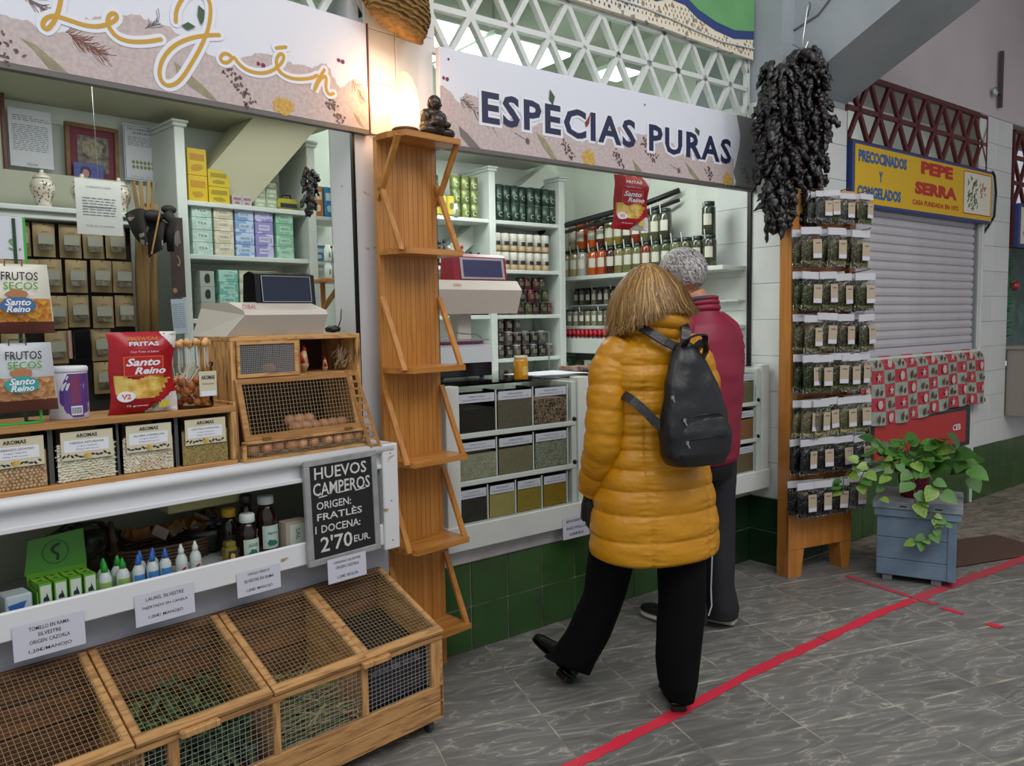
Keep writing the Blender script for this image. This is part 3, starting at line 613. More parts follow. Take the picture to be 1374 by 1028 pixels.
MB().cbox(-1.0,-.75,-.02,.1,.855,.92,.004).part('drawer_box',mat('cream_box','b3a877',.6),ct)
# ---- bean crate ----
bc=thing('bean_crate','wooden rack on the counter holding four clear bins of dried pulses','crate','L',(-.03,0,1.018))
MB().cbox(-1.75,-.80,-.175,.04,.17,.19,.002).part('top_board',mt_raw,bc); MB().cbox(-1.75,-.80,-.178,.04,-.001,.014,.002).part('bottom_board',mt_raw,bc)
MB().cbox(-.815,-.80,-.178,.04,.014,.17,.002).part('side_board',mt_burntv,bc); MB().cbox(-.80,-.79,-.16,.04,0,.20,.002).part('side_board',mt_burntv,bc)
MB().box(-1.75,-.815,.03,.04,.014,.17).part('back_board',mt_raw,bc)
lab=mat('label_cream','c9c3a8',.6); 
def beans(x0,x1,z0,z1,kind,y):
    mb=MB(); 
    if kind=='chickpea': st,r,m=.0105,(.0056,.005,.0053),mat('chickpea','d8b994',.6,kind='noise',sc_=25,col2='c4a07a')
    elif kind=='bean': st,r,m=(.0115),(.0085,.004,.0036),mat('white_bean','efe9d6',.5,kind='noise',sc_=25,col2='ddd5c0')
    else: st,r,m=.0085,(.006,.003,.003),mat('white_bean_small','efe8d8',.5,kind='noise',sc_=30,col2='dcc9b0')
    zz=z0+.004; row=0; vst=st*.82 if kind=='chickpea' else st*.62
    while zz<z1:
        x=x0+.005+(row%2)*st/2
        while x<x1-.004:
            a=random.uniform(-.5,.5) if kind!='chickpea' else 0; a+= (math.pi/2*random.choice([0,0,.5,-.4]) if kind=='small' else 0)
            mb.ball((0,0,0),r,6,4,Matrix.Translation((x+random.uniform(-.002,.002),y+random.uniform(-.0015,.002),zz+random.uniform(-.001,.001)))@Matrix.Rotation(a,4,'Y'))
            x+=st
        zz+=vst; row+=1
    return mb,m
names=[('GARBANZO LECHOSO','chickpea'),('FABADA ASTURIANA','bean'),('ALUBIA CANELLINI','small'),('LENTEJA PARDINA','lentil')]
bx=[(-1.505,-1.345),(-1.325,-1.165),(-1.15,-.995),(-.975,-.822)]
tone=['buff chickpeas','long white beans','small white beans','olive brown lentils']
for (nm,kd),(x0,x1),tn in zip(names,bx,tone):
    b=thing('pulse_bin','clear bin of %s with a cream printed label in the wooden rack'%tn,'bin','L',(x0-.03,-.165,1.033),group='clear bins of dried pulses')
    w=x1-x0
    MB().box(0,w,0,.0015,0,.15).box(0,.0015,0,.18,0,.15).box(w-.0015,w,0,.18,0,.15).part('bin_walls',mt_glassg,b)
    if kd=='lentil': MB().box(.003,w-.003,.004,.17,0,.105).part('lentils',mat('lentils','85703e',.6,kind='voronoi',sc_=260,lo=.1,hi=.9,col2='b39c64',bump=.6),b,kind='stuff')
    else:
        q,m=beans(.003,w-.003,0,.108,kd,.009); q.part('pulses',m,b,kind='stuff'); MB().box(.003,w-.003,.012,.17,0,.10).part('pulse_fill',m,b)
    l=MB().box(.012,w-.010,-.0015,-.0003,.062,.142).part('label',lab,b)
    MB().box(.02,w-.022,-.002,-.0015,.084,.118).part('label_panel',paper,l)
    text('AROMAS',.1,ink,l,w/2,.130,-.0022,bold=.03,w=.056,h=.011); text(nm,.1,ink,l,w/2,.110,-.0024,w=.09,h=.006); text('origen España',.1,ink,l,w/2,.1,-.0024,w=.055,h=.004); text('500g 2,50 euros',.1,ink,l,w/2,.091,-.0024,w=.06,h=.004)
    fz=MB(); 
    for k in range(12): fz.prism(blot(.018+k*(w-.04)/11,.072+random.uniform(-.004,.004),.006,.003,7,.2,random.uniform(-1,1)),-.0022,-.0015)
    fz.part('printed_sprigs',ink,l); MB().prism(blot(w/2,.072,.011,.008,12,.15),-.0026,-.0018).part('printed_flower',pyel,l)
for k,(a,b_) in enumerate([(bx[0][1],bx[1][0]),(bx[1][1],bx[2][0]),(bx[2][1],bx[3][0])]): MB().box(a+.003,b_-.003,-.15,-.14,.014,.17).part('divider',mat('divider_grey','4c4f4c',.5),bc)
# ---- egg hutch ----
eh=thing('egg_hutch','scorched wooden egg hutch with wire netting like a tiny hen house','hutch','L',(-.026,0,1.018))
X0,X1=-.79,-.285
MB().cbox(X0,X1,-.13,.12,.395,.412,.002).part('top_board',mt_burnt,eh)
for x in(X0,X1-.016): MB().prism([(-.13,.0),(-.13,.395),(.12,.395),(.12,0)],x,x+.016,ax='x').part('side_board',mt_burntv,eh)
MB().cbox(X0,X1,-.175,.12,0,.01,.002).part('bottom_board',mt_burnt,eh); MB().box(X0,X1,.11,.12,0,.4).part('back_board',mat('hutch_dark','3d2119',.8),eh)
MB().cbox(X0+.016,X1-.016,-.125,.11,.262,.274,.002).part('shelf',mt_burnt,eh)
MB().cbox(-.548,-.535,-.13,.1,.274,.395,.002).part('divider',mt_burntv,eh)
def netting(x0,x1,z0,z1,px,pz,y0,y1,r,name,m,parent):
    mb=MB(); 
    nx=int(round((x1-x0)/px)); nz=int(round((z1-z0)/pz))
    for i in range(nx+1):
        x=x0+(x1-x0)*i/nx; mb.beam((x,y0,z0),(x,y1,z1),r*2,r*2)
    for j in range(nz+1):
        t=j/nz; mb.beam((x0,y0+(y1-y0)*t,z0+(z1-z0)*t),(x1,y0+(y1-y0)*t,z0+(z1-z0)*t),r*2,r*2)
    return mb.part(name,m,parent)
# upper left netted door
dr=MB(); dr.cbox(-.772,-.548,-.14,-.13,.274,.286,.001).cbox(-.772,-.548,-.14,-.13,.384,.395,.001).cbox(-.772,-.762,-.14,-.13,.286,.384,.001).cbox(-.562,-.548,-.14,-.13,.286,.384,.001)
d_=dr.part('netted_door',mt_burnt,eh); netting(-.762,-.562,.286,.384,.0065,.0065,-.134,-.134,.0007,'netting',mt_wire,d_)
# sloping main lid (top at y -.13, bottom at y -.185)
def sl(x,z): return -.135-.045*(1-(z-.07)/.2)
fr_=MB()
for a,b in(((-.775,.078),(-.335,.078)),((-.775,.262),(-.345,.262))): fr_.beam((a[0],sl(0,a[1]),a[1]),(b[0],sl(0,b[1]),b[1]),.014,.018,(0,0,1))
for xa,xb in((-.768,-.775),(-.338,-.345)): fr_.beam((xa,sl(0,.07),.07),(xb,sl(0,.27),.27),.012,.02,(1,0,0))
f_=fr_.part('sloping_door',mt_raw,eh); netting(-.765,-.35,.084,.256,.0128,.0128,sl(0,.084),sl(0,.256),.0006,'netting',mt_wired,f_)
MB().box(-.40,-.37,-.192,-.18,.066,.076).box(-.72,-.69,-.192,-.18,.066,.076).part('hinge',mat('brass','8c7a3c',.4,metal=.8),f_)
# lower netted tray
fr_=MB(); fr_.cbox(-.79,-.30,-.19,-.18,.0,.008,.001).cbox(-.79,-.778,-.19,-.178,.008,.066,.001).cbox(-.31,-.298,-.19,-.178,.008,.066,.001).cbox(-.79,-.30,-.19,-.178,.058,.068,.001)
f_=fr_.part('egg_tray',mt_burnt,eh); netting(-.778,-.31,.008,.058,.009,.008,-.186,-.186,.0004,'netting',mt_wired,f_)
sb=MB(); 
for k in range(260):
    x=random.uniform(-.77,-.31); z=random.uniform(.012,.03); a=random.uniform(-.5,.5); l=random.uniform(.02,.05); y=-.182+random.uniform(0,.05)
    sb.beam((x,y,z),(x+l*math.cos(a),y+random.uniform(-.004,.01),z+l*math.sin(a)*.4),.0015,.0015)
sb.part('straw_bedding',mat('straw_pale','a8987c',.8),f_,kind='stuff')
for x,y in((-.225,-.1),(-.225,-.1)): pass
MB().cbox(-.285,-.235,-.02,-.005,.02,.39,.002).part('open_side_door',mt_burntv,eh)
for k in range(7): MB().cbox(-.285,-.235,-.028,-.02,.03+.05*k,.072+.05*k,.002).part('side_plank',mt_burnt,eh)
ld=thing('toy_ladder','tiny wooden ladder leaning on the front of the egg hutch','ladder','L',(-.346,-.15,1.02))
for dx in(-.018,.022): MB().beam((dx-.02,.01,.275),(dx+.03,-.062,-.012),.008,.010).part('rail',mt_raw,ld)
for k in range(11): t=k/10.5+.03; MB().beam((-.038+.05*t,.010-.072*t,.268-.275*t),(.002+.05*t,.010-.072*t,.268-.275*t),.006,.008).part('rung',mt_raw,ld)
# eggs
em=MB().lathe([(.002,-.026),(.012,-.023),(.0195,-.012),(.021,0),(.018,.013),(.010,.024),(.002,.028)],12).mesh('egg',mat('eggshell','b07450',.5,kind='noise',sc_=2,col2='c0906a',rnd=.12),True)
def egg(x,y,z,label,grp,rx=1.5,rz=0,m=None):
    o=bpy.data.objects.new('egg',em); C.objects.link(o); place(o,'L',(x-.026,y,z),rz,rx); tag(o,label,'egg',grp)
    if m: setm(o,m)
for k in range(10):
    x=-.745+k*.046+random.uniform(-.004,.004)
    egg(x,-.163+random.uniform(-.004,.004),1.018+.037,'%s brown egg in the low netted tray of the hutch'%od(k,10),'eggs in the netted tray',rz=random.uniform(0,3))
for k in range(9):
    x=-.56+(k%6)*.038; y=-.12+(k//6)*.035
    egg(x,y,1.018+.088+.022*(k//6),'%s brown egg behind the sloping wire door'%od(k,9),'eggs behind the sloping wire door',rz=random.uniform(0,3))
egg(-.635,-.09,1.018+.297,'orange brown egg alone behind the small upper netting of the hutch',None,1.45,.4,mat('egg_orange','c07038',.5))
def hen(x,y,z,s,label,rz):
    h=thing('toy_hen',label,'ornament','L',(x-.026,y,z),rz,s=s); hm=mat('hen_cream','c9b48a',.5,kind='noise',sc_=20,col2='9a3a2a'); rm=mat('hen_red','a82418',.4)
    MB().tube([(0,0,.012),(0,.003,.03),(0,-.004,.06),(0,-.012,.08)],[.010,.019,.013,.008],10).ball((.0,.004,.035),(.015,.026,.02),10,8).part('body',hm,h,True)
    MB().ball((0,-.016,.086),(.008,.011,.010),10,8).tube([(0,.02,.04),(0,.035,.06),(0,.04,.078)],[.010,.007,.002],6).part('head',rm,h,True)
    MB().prism([(-.03,.084),(-.026,.09),(-.02,.096),(-.014,.102),(-.008,.098),(-.004,.1),(-.004,.09)],-.002,.002,ax='x').part('comb',rm,h); MB().tube([(0,-.026,.086),(0,-.036,.083)],[.004,.0005],6).part('beak',mat('beak_yellow','c99a2a',.5),h)
    for q in(-.006,.006): MB().tube([(q,0,.02),(q,-.002,0)],.0022,5).part('leg',MATS['beak_yellow'],h)
hen(-.505,-.10,1.292,.98,'larger red-headed toy hen standing in the open hutch box',2.4); hen(-.425,-.11,1.292,.55,'smaller red-headed toy hen at right in the open hutch box',2.6)
sb=MB()
for k in range(50):
    a=random.uniform(.3,1.4); x=random.uniform(-.37,-.31); z=random.uniform(.28,.34); sb.beam((x,-.08+random.uniform(-.03,.03),z),(x+.03*math.cos(a),-.08,z+.04*math.sin(a)),.0012,.0012)
sb.part('straw_bedding',MATS['straw_pale'],eh,kind='stuff')
# ---- scale with black display on the hutch ----
def shade_box(mb,prof,x0,x1): return mb.prism(prof,x0,x1,ax='x')
sc1=thing('weighing_scale','cream shop scale with black screen on top of the egg hutch','scale','L',(0,0,1.43))
cream=mat('scale_cream','c6bfb4',.35); 
b_=MB(); pr=[(-.10,.0),(.16,.0),(.19,.10),(.19,.115),(-.02,.115),(-.13,.085),(-.14,.07)]
b_.prism(pr,-.815,-.45,ax='x'); 
o=b_.part('body',cream,sc1)
for v in o.data.vertices:
    if v.co.x<-.8 and v.co.z>.05: v.co.x+=.05
    if v.co.x<-.8 and v.co.z<.02: v.co.x-=.0
bpb=mat('gloss_black','0e0f12',.18)
MB().prism([(-.03,.105),(.07,.105),(.06,.215),(.02,.225),(-.02,.215)],-.665,-.43,ax='x').part('display_housing',bpb,sc1)
q=MB().prism([(-.0325,.118),(-.0225,.208),(-.0235,.208),(-.0335,.118)],-.64,-.452,ax='x').part('display',mat('screen_dark','20283a',.15),sc1)
fm=MB()
for a,b in(((-.642,.118),(-.45,.118)),((-.642,.208),(-.45,.208)),((-.642,.118),(-.642,.208)),((-.45,.118),(-.45,.208))): fm.beam((a[0],-.034+(a[1]-.118)*.11,a[1]),(b[0],-.034+(b[1]-.118)*.11,b[1]),.0025,.0025)
fm.part('display_rim',mt_steel,sc1); text('DIBAL',.1,mat('brand_red','a83030',.5),sc1,-.735,.098,-.115,w=.05,h=.014,rot=None)
# ---- black cable / clip item
single(MB().lathe([(.0,0),(.028,.004),(.03,.018),(.012,.028)],12).tube([(.02,0,.01),(.05,.02,.05),(.06,.03,.09)],.0025,5),'desk_lamp',mt_black,'small black spotlight with wire beside the hutch scale','lamp','L',(-.33,.02,1.432),smooth=True)
# ---- purple tin ----
t=thing('tin','white and purple round tin with barcode on the bean rack','tin','L',(-1.295,-.095,1.208),-.55)
MB().lathe([(.05,0),(.0515,.003),(.0515,.135),(.05,.137)],28).part('body',mat('tin_white','c9c8d2',.35),t,True); MB().lathe([(.0525,.134),(.0535,.138),(.0535,.146),(.05,.15)],28).part('lid',mat('lid_white','d9dbe2',.4),t,True)
def wrap(parent,name,m,r,poly):  # poly in (angle,z)
    mb=MB(); n=len(poly); mb.v=[(r*math.cos(a),r*math.sin(a),z) for a,z in poly]; mb.f=[tuple(range(n))]; mb.mi=[0]; return mb.part(name,m,parent)
def wrapstrip(parent,name,m,r,zs):   # zs: list of (z,a0,a1)
    mb=MB(); K_=8
    for z,a0,a1 in zs:
        for k in range(K_+1): a=a0+(a1-a0)*k/K_; mb.v.append((r*math.cos(a),r*math.sin(a),z))
    for i in range(len(zs)-1):
        for k in range(K_): mb.f.append((i*(K_+1)+k,i*(K_+1)+k+1,(i+1)*(K_+1)+k+1,(i+1)*(K_+1)+k)); mb.mi.append(0)
    return mb.part(name,m,parent)
pur=mat('tin_purple','5a3a86',.35)
wrapstrip(t,'purple_panel',pur,.0519,[(.005,-1.1,-.5),(.02,-1.45,-.1),(.05,-1.75,0.1),(.08,-1.75,.1),(.11,-1.5,.1),(.13,-1.3,.1)])
wrapstrip(t,'magenta_text_panel',mat('tin_magenta','7a3560',.35),.0521,[(.045,-1.2,-.65),(.127,-1.2,-.65)]); wrapstrip(t,'barcode_panel',paper,.0523,[(.012,-1.2,-.6),(.038,-1.2,-.6)])
bm2=MB()
for k in range(10): a=-1.15+k*.052; bm2.box(-.0006,.0006,-.0528,-.0524,.016,.034,Matrix.Rotation(a+math.pi/2,4,'Z'))
bm2.part('barcode_bars',ink,t)
ds=MB()
for k in range(9): a=random.uniform(-2.6,-2.15); z=random.uniform(.02,.06); ds.ball((.0518*math.cos(a),.0518*math.sin(a),z),.0018,5,4)
ds.part('printed_dots',ink,t)
# ---- crisp bags ----
crimson=mat('crisp_red','a5101e',.28,bump=.12,bsc=30); crisp=mat('crisp_gold','c08f2c',.45,kind='noise',sc_=28,lo=.4,hi=.6,col2='e0c468',bump=.3); 
def crispbag(label,fr,loc,rz,W_,H_,rx=0,grp=None,ry=0):
    b=thing('crisp_bag',label,'crisp bag',fr,loc,rz,rx=rx,ry=ry,group=grp); NX,NZ=14,20
    def surf(u,v,side):
        # u,v in 0..1
        pinch=min(1,min(v,1-v)*5)**.6; edge=(1-abs(2*u-1)**2.5)
        wd=W_*(1-.10*math.sin(math.pi*v)**.8)
        y=side*.032*pinch*edge*(1 if side<0 else .7)+.003*noise.noise(Vector((u*7,v*9,side)))*pinch
        return ((u-.5)*wd+.004*math.sin(v*9),y+(0.004*math.sin(u*25) if v<.04 or v>.96 else 0),v*H_)
    def body(side,name,m,u0=0,u1=1,v0=0,v1=1,off=0,parent=b,cond=None):
        mb=MB(); 
        for j in range(NZ+1):
            for i in range(NX+1):
                p=surf(u0+(u1-u0)*i/NX,v0+(v1-v0)*j/NZ,side); mb.v.append((p[0],p[1]-off,p[2]))
        for j in range(NZ):
            for i in range(NX):
                uc=u0+(u1-u0)*(i+.5)/NX; vc=v0+(v1-v0)*(j+.5)/NZ
                if cond and not cond(uc,vc): continue
                a=j*(NX+1)+i; mb.f.append((a,a+1,a+NX+2,a+NX+1)); mb.mi.append(0)
        return mb.part(name,m,parent,True)
    body(-1,'front_foil',crimson); body(1,'back_foil',crimson)
    body(-1,'crisp_window',crisp,.06,.94,.17,.48,.0012,cond=lambda u,v: v>.2+.25*(u-.5)**2 and v<.46+.03*math.sin(u*12) and not(u>.6 and v<.17+(u-.6)*.8))
    body(-1,'white_corner',mat('foil_white','d6d3cf',.35),.5,1,.0,.25,.0016,cond=lambda u,v: v<.03+(u-.5)*.55)
    body(-1,'white_top_corner',MATS['foil_white'],.75,1,.8,1,.0016,cond=lambda u,v: (1-v)<(u-.72)*.8)
    k=W_/.18; yb=-.0345
    text('PATATAS',.1,mat('text_orange','d9822b',.5),b,0,H_*.925,-.026,bold=.03,w=W_*.42,h=H_*.042); text('FRITAS',.1,pw,b,0,H_*.865,-.033,bold=.03,w=W_*.42,h=H_*.052)
    text('Con Todo el Sabor',.1,pw,b,0,H_*.77,-.0365,w=W_*.40,h=H_*.022)
    MB().box(-W_*.30,W_*.26,-.0345,-.0335,H_*.475,H_*.715).part('badge_rim',mat('badge_orange','d8642a',.5),b); MB().box(-W_*.285,W_*.245,-.0352,-.0345,H_*.485,H_*.705).part('badge',mat('badge_red','b31a1c',.4),b)
    text('Santo',.1,pw,b,-.005*k,H_*.645,-.0362,bold=.03,w=W_*.48,h=H_*.095,shear=.3); text('Reino',.1,pw,b,.012*k,H_*.54,-.0362,bold=.03,w=W_*.44,h=H_*.085,shear=.3)
    MB().prism(blot(-W_*.28,H_*.235,W_*.13,H_*.065,16,.04),-.037,-.0335).part('round_badge',pw,b); text('V2',.1,MATS['badge_orange'],b,-W_*.28,H_*.235,-.038,bold=.03,w=W_*.13,h=H_*.06)
    if fr=='R': MB().tube([(0,0,H_-.01),(0,0,H_+.03)],.0012,4).part('hanging_cord',mt_steel,b)
    text('75 gramos',.1,pw,b,-W_*.12,H_*.11,-.028,w=W_*.3,h=H_*.025)
    lv=MB(); lv.prism(blot(W_*.26,H_*.115,W_*.09,H_*.035,12,.15,.5),-.0315,-.028); lv.part('printed_lemon',mat('lemon','c4b52c',.5),b); lv=MB().prism(blot(W_*.12,H_*.105,W_*.06,H_*.02,10,.2,.8),-.0315,-.028); lv.part('printed_olives',mat('olive_d','3f4a22',.5),b)
    return b
crispbag('red crisp bag standing on the bean rack beside the lollipop jar','L',(-1.105,-.14,1.208),-.08,.20,.245,rx=.06)
crispbag('red crisp bag hanging under the ESPECIAS PURAS sign','R',(.965,.15,1.935),-.38,.215,.285,rx=0,ry=.06)
# ---- lollipop jar ----
j=thing('lollipop_jar','clear tub of round caramel lollipops with a cream label','jar','L',(-.945,-.10,1.208),s=1.08)
MB().lathe([(.064,0),(.066,.004),(.066,.12),(.070,.122),(.070,.132),(.066,.132),(.066,.124),(.0635,.12),(.0635,.006)],24).part('tub',film('tub_plastic','fcfaf6',.07,.05),j,True)
lol=mat('caramel','c8783c',.15,coat=.6); lolw=mat('caramel_pale','d3a060',.2,coat=.5); st_=mat('stick_white','d6d6d0',.5)
mb=MB(); ms_=MB()
for k in range(46):
    a=random.uniform(0,6.28); r=random.uniform(.02,.053); z=random.uniform(.012,.085); x,y=r*math.cos(a),r*math.sin(a); mb.ball((x,y,z),.0115,10,8)
    if k<26: b=random.uniform(0,6.28); ms_.tube([(x,y,z),(x*.3+.03*math.cos(b),y*.3+.03*math.sin(b),z+.045)],.0015,5)
mb.part('lollipops',lol,j,True,kind='stuff'); ms_.part('lollipop_sticks',st_,j,kind='stuff')
lt=MB(); lt.box(.0,.052,-.0705,-.0695,.035,.108); lb=lt.part('label',lab,j); text('AROMAS',.1,ink,lb,.026,.09,-.0712,bold=.03,w=.04,h=.012); MB().box(.004,.048,-.0712,-.0705,.036,.05).part('price_panel',paper,lb); text('Piruletas de miel',.1,mat('ink_brown','6b5440',.6),lb,.026,.072,-.0712,w=.036,h=.006)
for k in range(14):
    a=-2.6+k*.33; x=-.055+k*.0085; y=-.02+.012*math.sin(k*2.1); z=.195+.006*math.sin(k*1.7)
    l=thing('lollipop','%s caramel lollipop sticking up out of the tub'%od(k,14),'lollipop','L',(-.945+x*1.1,-.10+y,1.215+z),rx=math.pi+random.uniform(-.1,.1),group='lollipops standing in the tub')
    MB().ball((0,0,-.002),.0115,10,8).part('candy',lolw,l,True); MB().tube([(0,0,.006),(.0,0,.075)],.0015,5).part('stick',st_,l)
# ---- nut bag rack ----
r=thing('nut_rack','green wire rack with a white printed header card on the bean rack','rack','L',(-1.44,-.16,1.208))
gm=mat('rack_green','3fae3a',.35); dgm=mat('rack_dark','24402a',.4)
MB().beam((-.2,0,.004),(.055,0,.004),.006,.006).beam((.055,0,.004),(.055,0,.055),.006,.006).part('front_bar',gm,r); MB().beam((.03,.05,.004),(.03,.05,.56),.008,.008).beam((.055,0,.004),(.03,.05,.004),.006,.006).part('post',dgm,r)
MB().cbox(-.2,.058,.05,.056,.40,.565,.001).part('header_card',mat('card_white','cfd4dc',.5),r); MB().box(.052,.058,.048,.05,.40,.565).part('card_edge',gm,r); MB().box(-.2,.052,.0485,.0495,.40,.45).part('card_wood_band',mat('card_wood','b0906a',.6),r)
text('S.',.1,mat('text_green','5d9a3a',.5),r,.03,.49,.047,w=.03,h=.03)
def nutbag(label,z,y,top,nut,nutc2,band):
    b=thing('nut_bag',label,'snack bag','L',(-1.435,-.17+y,z),-.05,group='bags of nuts on the green rack'); W_,H_=.16,.185; NX,NZ=12,18
    def S(side,name,m,v0,v1,off,u0=0,u1=1):
        mb=MB()
        for jn in range(NZ+1):
            for i in range(NX+1):
                u=u0+(u1-u0)*i/NX; v=v0+(v1-v0)*jn/NZ; pin=min(1,min(v*3.0,(1-v)*2.2))**.7
                mb.v.append(((u-.5)*W_*(1+.12*(1-v)),side*(.004+.028*pin*(1-abs(2*u-1)**2.2))+.002*noise.noise(Vector((u*8,v*8,z*9)))-off,v*H_))
        for jn in range(NZ):
            for i in range(NX): a=jn*(NX+1)+i; mb.f.append((a,a+1,a+NX+2,a+NX+1)); mb.mi.append(0)
        return mb.part(name,m,b,True)
    S(-1,'front_film',mat('nut_white_'+top,top,.3),.0,1,0); S(1,'back_film',mat('nut_white_'+top,top,.3),0,1,0)
    S(-1,'nut_window',mat('nut_'+nut,nut,.4,kind='voronoi',sc_=75,lo=.2,hi=.8,col2=nutc2,bump=.8),.16,.50,.001,.04,.98)
    S(-1,'brown_base',mat('nut_base','5b2c22',.35),.0,.17,.0012)
    text('FRUTOS',.1,ink,b,.01,.152,-.024,bold=.01,w=.085,h=.022); text('SECOS',.1,mat('text_green','5d9a3a',.5),b,.01,.126,-.031,bold=.01,w=.08,h=.02)
    MB().prism(blot(.0,.105,.026,.012,14,.1),-.0345,-.031).part('printed_nuts',mat('almond','b0764e',.5),b); MB().prism(blot(0,.075,.042,.022,16,.06),-.0365,-.033).part('badge',mat('badge_'+band,band,.4),b)
    text('Santo',.1,pw,b,0,.083,-.0375,bold=.03,w=.06,h=.018,shear=.3); text('Reino',.1,pw,b,0,.065,-.0375,bold=.03,w=.055,h=.017,shear=.3)
    MB().tube([(-.02,-.006,.175),(-.02,-.012,.195),(.02,-.012,.195),(.02,-.006,.175)],.0018,5).part('hanger_loop',dgm,b)
nutbag('upper bag of toasted corn and nuts hanging on the green rack',1.455,-.01,'d4d2c4','b8742c','d49a3c','3f6a9a'); nutbag('lower bag of pale almonds hanging on the green rack',1.245,.0,'b9bfc4','a9764a','c89a6c','3a9a98')
# ---- goods in the lower glazed tray ----
zt=.689
t=thing('tissue_pack','small white and blue carton at the left end of the lower tray','carton','L',(-1.50,-.165,zt),.05)
MB().cbox(0,.065,0,.07,0,.055,.004).part('carton',mat('pack_white','bcc4cc',.35),t); MB().prism([(.004,.03),(.05,.036),(.04,.01),(.012,.004)],-.001,0).part('blue_print',mat('pack_blue','2f5fa8',.4),t)
t=thing('tissue_pack','second white carton half cut off at the left end of the lower tray','carton','L',(-1.58,-.165,zt),.05); MB().cbox(0,.065,0,.07,0,.055,.004).part('carton',MATS['pack_white'],t)
d=thing('display_box','bright green open display box with swirl emblem in the lower tray','display box','L',(-1.425,-.165,zt))
g1=mat('box_green','5f9a2c',.5); g2=mat('box_green_lid','4f8a35',.5)
MB().cbox(0,.158,-.002,.10,0,.008,.001).box(0,.003,0,.10,0,.05).box(.155,.158,0,.10,0,.05).box(0,.158,.095,.10,0,.08).part('box_body',g1,d); lid=MB().prism([(-.005,.075),(.16,.08),(.155,.185),(.01,.175)],.098,.102).part('lid',g2,d)
pts=[(.078+.034*math.cos(a),.13+.034*math.sin(a)) for a in [2*math.pi*k/24 for k in range(25)]]; MB().rib(pts,.0018,.097).part('emblem_ring',mat('emb_dark','1e3a22',.5),lid)
MB().rib(smooth_pl([(.088,.152),(.07,.145),(.07,.132),(.085,.122),(.082,.108)],2),.008,.0965).part('emblem_swirl',MATS['emb_dark'],lid)
for k in range(4):
    c=thing('small_carton','%s white-fronted carton in the front row of the display box'%od(k,4),'carton','L',(-1.425+.006+k*.0385,-.165+.002,zt+.008),group='cartons in the green display box')
    MB().cbox(0,.033,0,.03,0,.062,.001).part('carton',g1,c); MB().box(.003,.030,-.0012,0,.003,.057).part('white_panel',mat('panel_white','ccd2c6',.5),c); MB().prism([(.009,.012),(.025,.012),(.022,.024),(.018,.036),(.017,.026),(.01,.022)],-.0018,-.0012).part('printed_drop',ink,c)
for k in range(8): 
    c=thing('small_carton','green carton in the %s row of the display box, %s'%(['second','third'][k//4],['far left','left','right','far right'][k%4]),'carton','L',(-1.425+.006+(k%4)*.0385,-.165+.034+(k//4)*.031,zt+.008),group='cartons in the green display box'); MB().cbox(0,.033,0,.029,0,.06,.001).part('carton',mat('box_green_b','78ab2e',.5),c); MB().prism(blot(.0165,.015,.006,.006,8,.1),.06,.0605,ax='z').part('printed_dot',MATS['emb_dark'],c)
def dropper(label,x,y,capc,labc,s,grp,r=.0185,h=.065):
    b=thing('dropper_bottle',label,'bottle','L',(x,y,zt),group=grp)
    MB().lathe([(r-.002,0),(r,.003),(r,h*.72),(r*.8,h*.86),(r*.45,h),(r*.42,h+.004)],16).part('bottle_body',mat('plastic_white','cdd1d0',.35),b,True)
    MB().lathe([(r*.52,h-.002),(r*.52,h+.012),(r*.35,h+.018),(r*.2,h+.028),(.001,h+.03)],12).part('cap',mat('cap_'+capc,capc,.35),b,True)
    wrapstrip(b,'label',mat('lab_'+labc,labc,.45),r+.0005,[(h*.08,-2.6,-.6),(h*.55,-2.6,-.6)]); 
    return b
for k,(x,y) in enumerate([(-1.245,-.155),(-1.195,-.155),(-1.235,-.115),(-1.195,-.113)]): dropper(['green-capped dropper bottle next to the display box, front left','green-capped dropper bottle, front right of the green-capped four','green-capped dropper bottle, back left of the four','green-capped dropper bottle, back right of the four'][k],x,y,'1f8f2e','8fae5a',0,'green-capped dropper bottles')
for k,(x,y) in enumerate([(-1.150,-.155),(-1.107,-.15),(-1.066,-.145),(-1.13,-.115),(-1.09,-.11)]): dropper('%s blue-capped dropper bottle in the %s'%((od(k,3),'front row') if k<3 else (['left','right'][k-3],'back row')),x,y,'2a5fb0','3f7fc0',0,'blue-capped dropper bottles',r=.0175)
for k,(x,y) in enumerate([(-1.018,-.15),(-.972,-.147)]):
    b=dropper(['left','right'][k]+' white bottle with a red leaf print in the tray',x,y,'d8dada','c4c4c4',0,'white bottles with red print',r=.0175,h=.068)
    MB().prism(blot(0,.022,.008,.004,8,.1,.5),-.0192,-.0182).part('printed_red_leaf',mat('leaf_red','9a2230',.5),b)
def squeeze(label,x,y,h,r,capc,body,labc,txt,grp=None):
    b=thing('syrup_bottle',label,'bottle','L',(x,y,zt),group=grp)
    MB().lathe([(r*.85,0),(r,.006),(r,h*.45),(r*.86,h*.62),(r*.95,h*.75),(r*.6,h*.9),(r*.5,h)],18).part('bottle_body',mat('syr_'+body,body,.15,coat=.5),b,True)
    MB().lathe([(r*.66,h-.002),(r*.7,h),(r*.7,h+.022),(r*.6,h+.026)],18).part('cap',mat('cap_'+capc,capc,.4),b,True)
    w=wrapstrip(b,'label',mat('lab_'+labc,labc,.45),r+.0008,[(h*.08,-2.4,-.8),(h*.56,-2.4,-.8)]); mat('text_teal','2d6a5c',.5); txt and text(txt,.1,mat('text_teal','2d6a5c',.5),w,0,h*.40,-r-.0012,bold=.01,w=r*.9,h=.012); MB().prism(blot(0,h*.2,r*.4,.012,14,.35),-r-.0016,-r-.001).part('printed_agave',MATS['text_teal'],w)
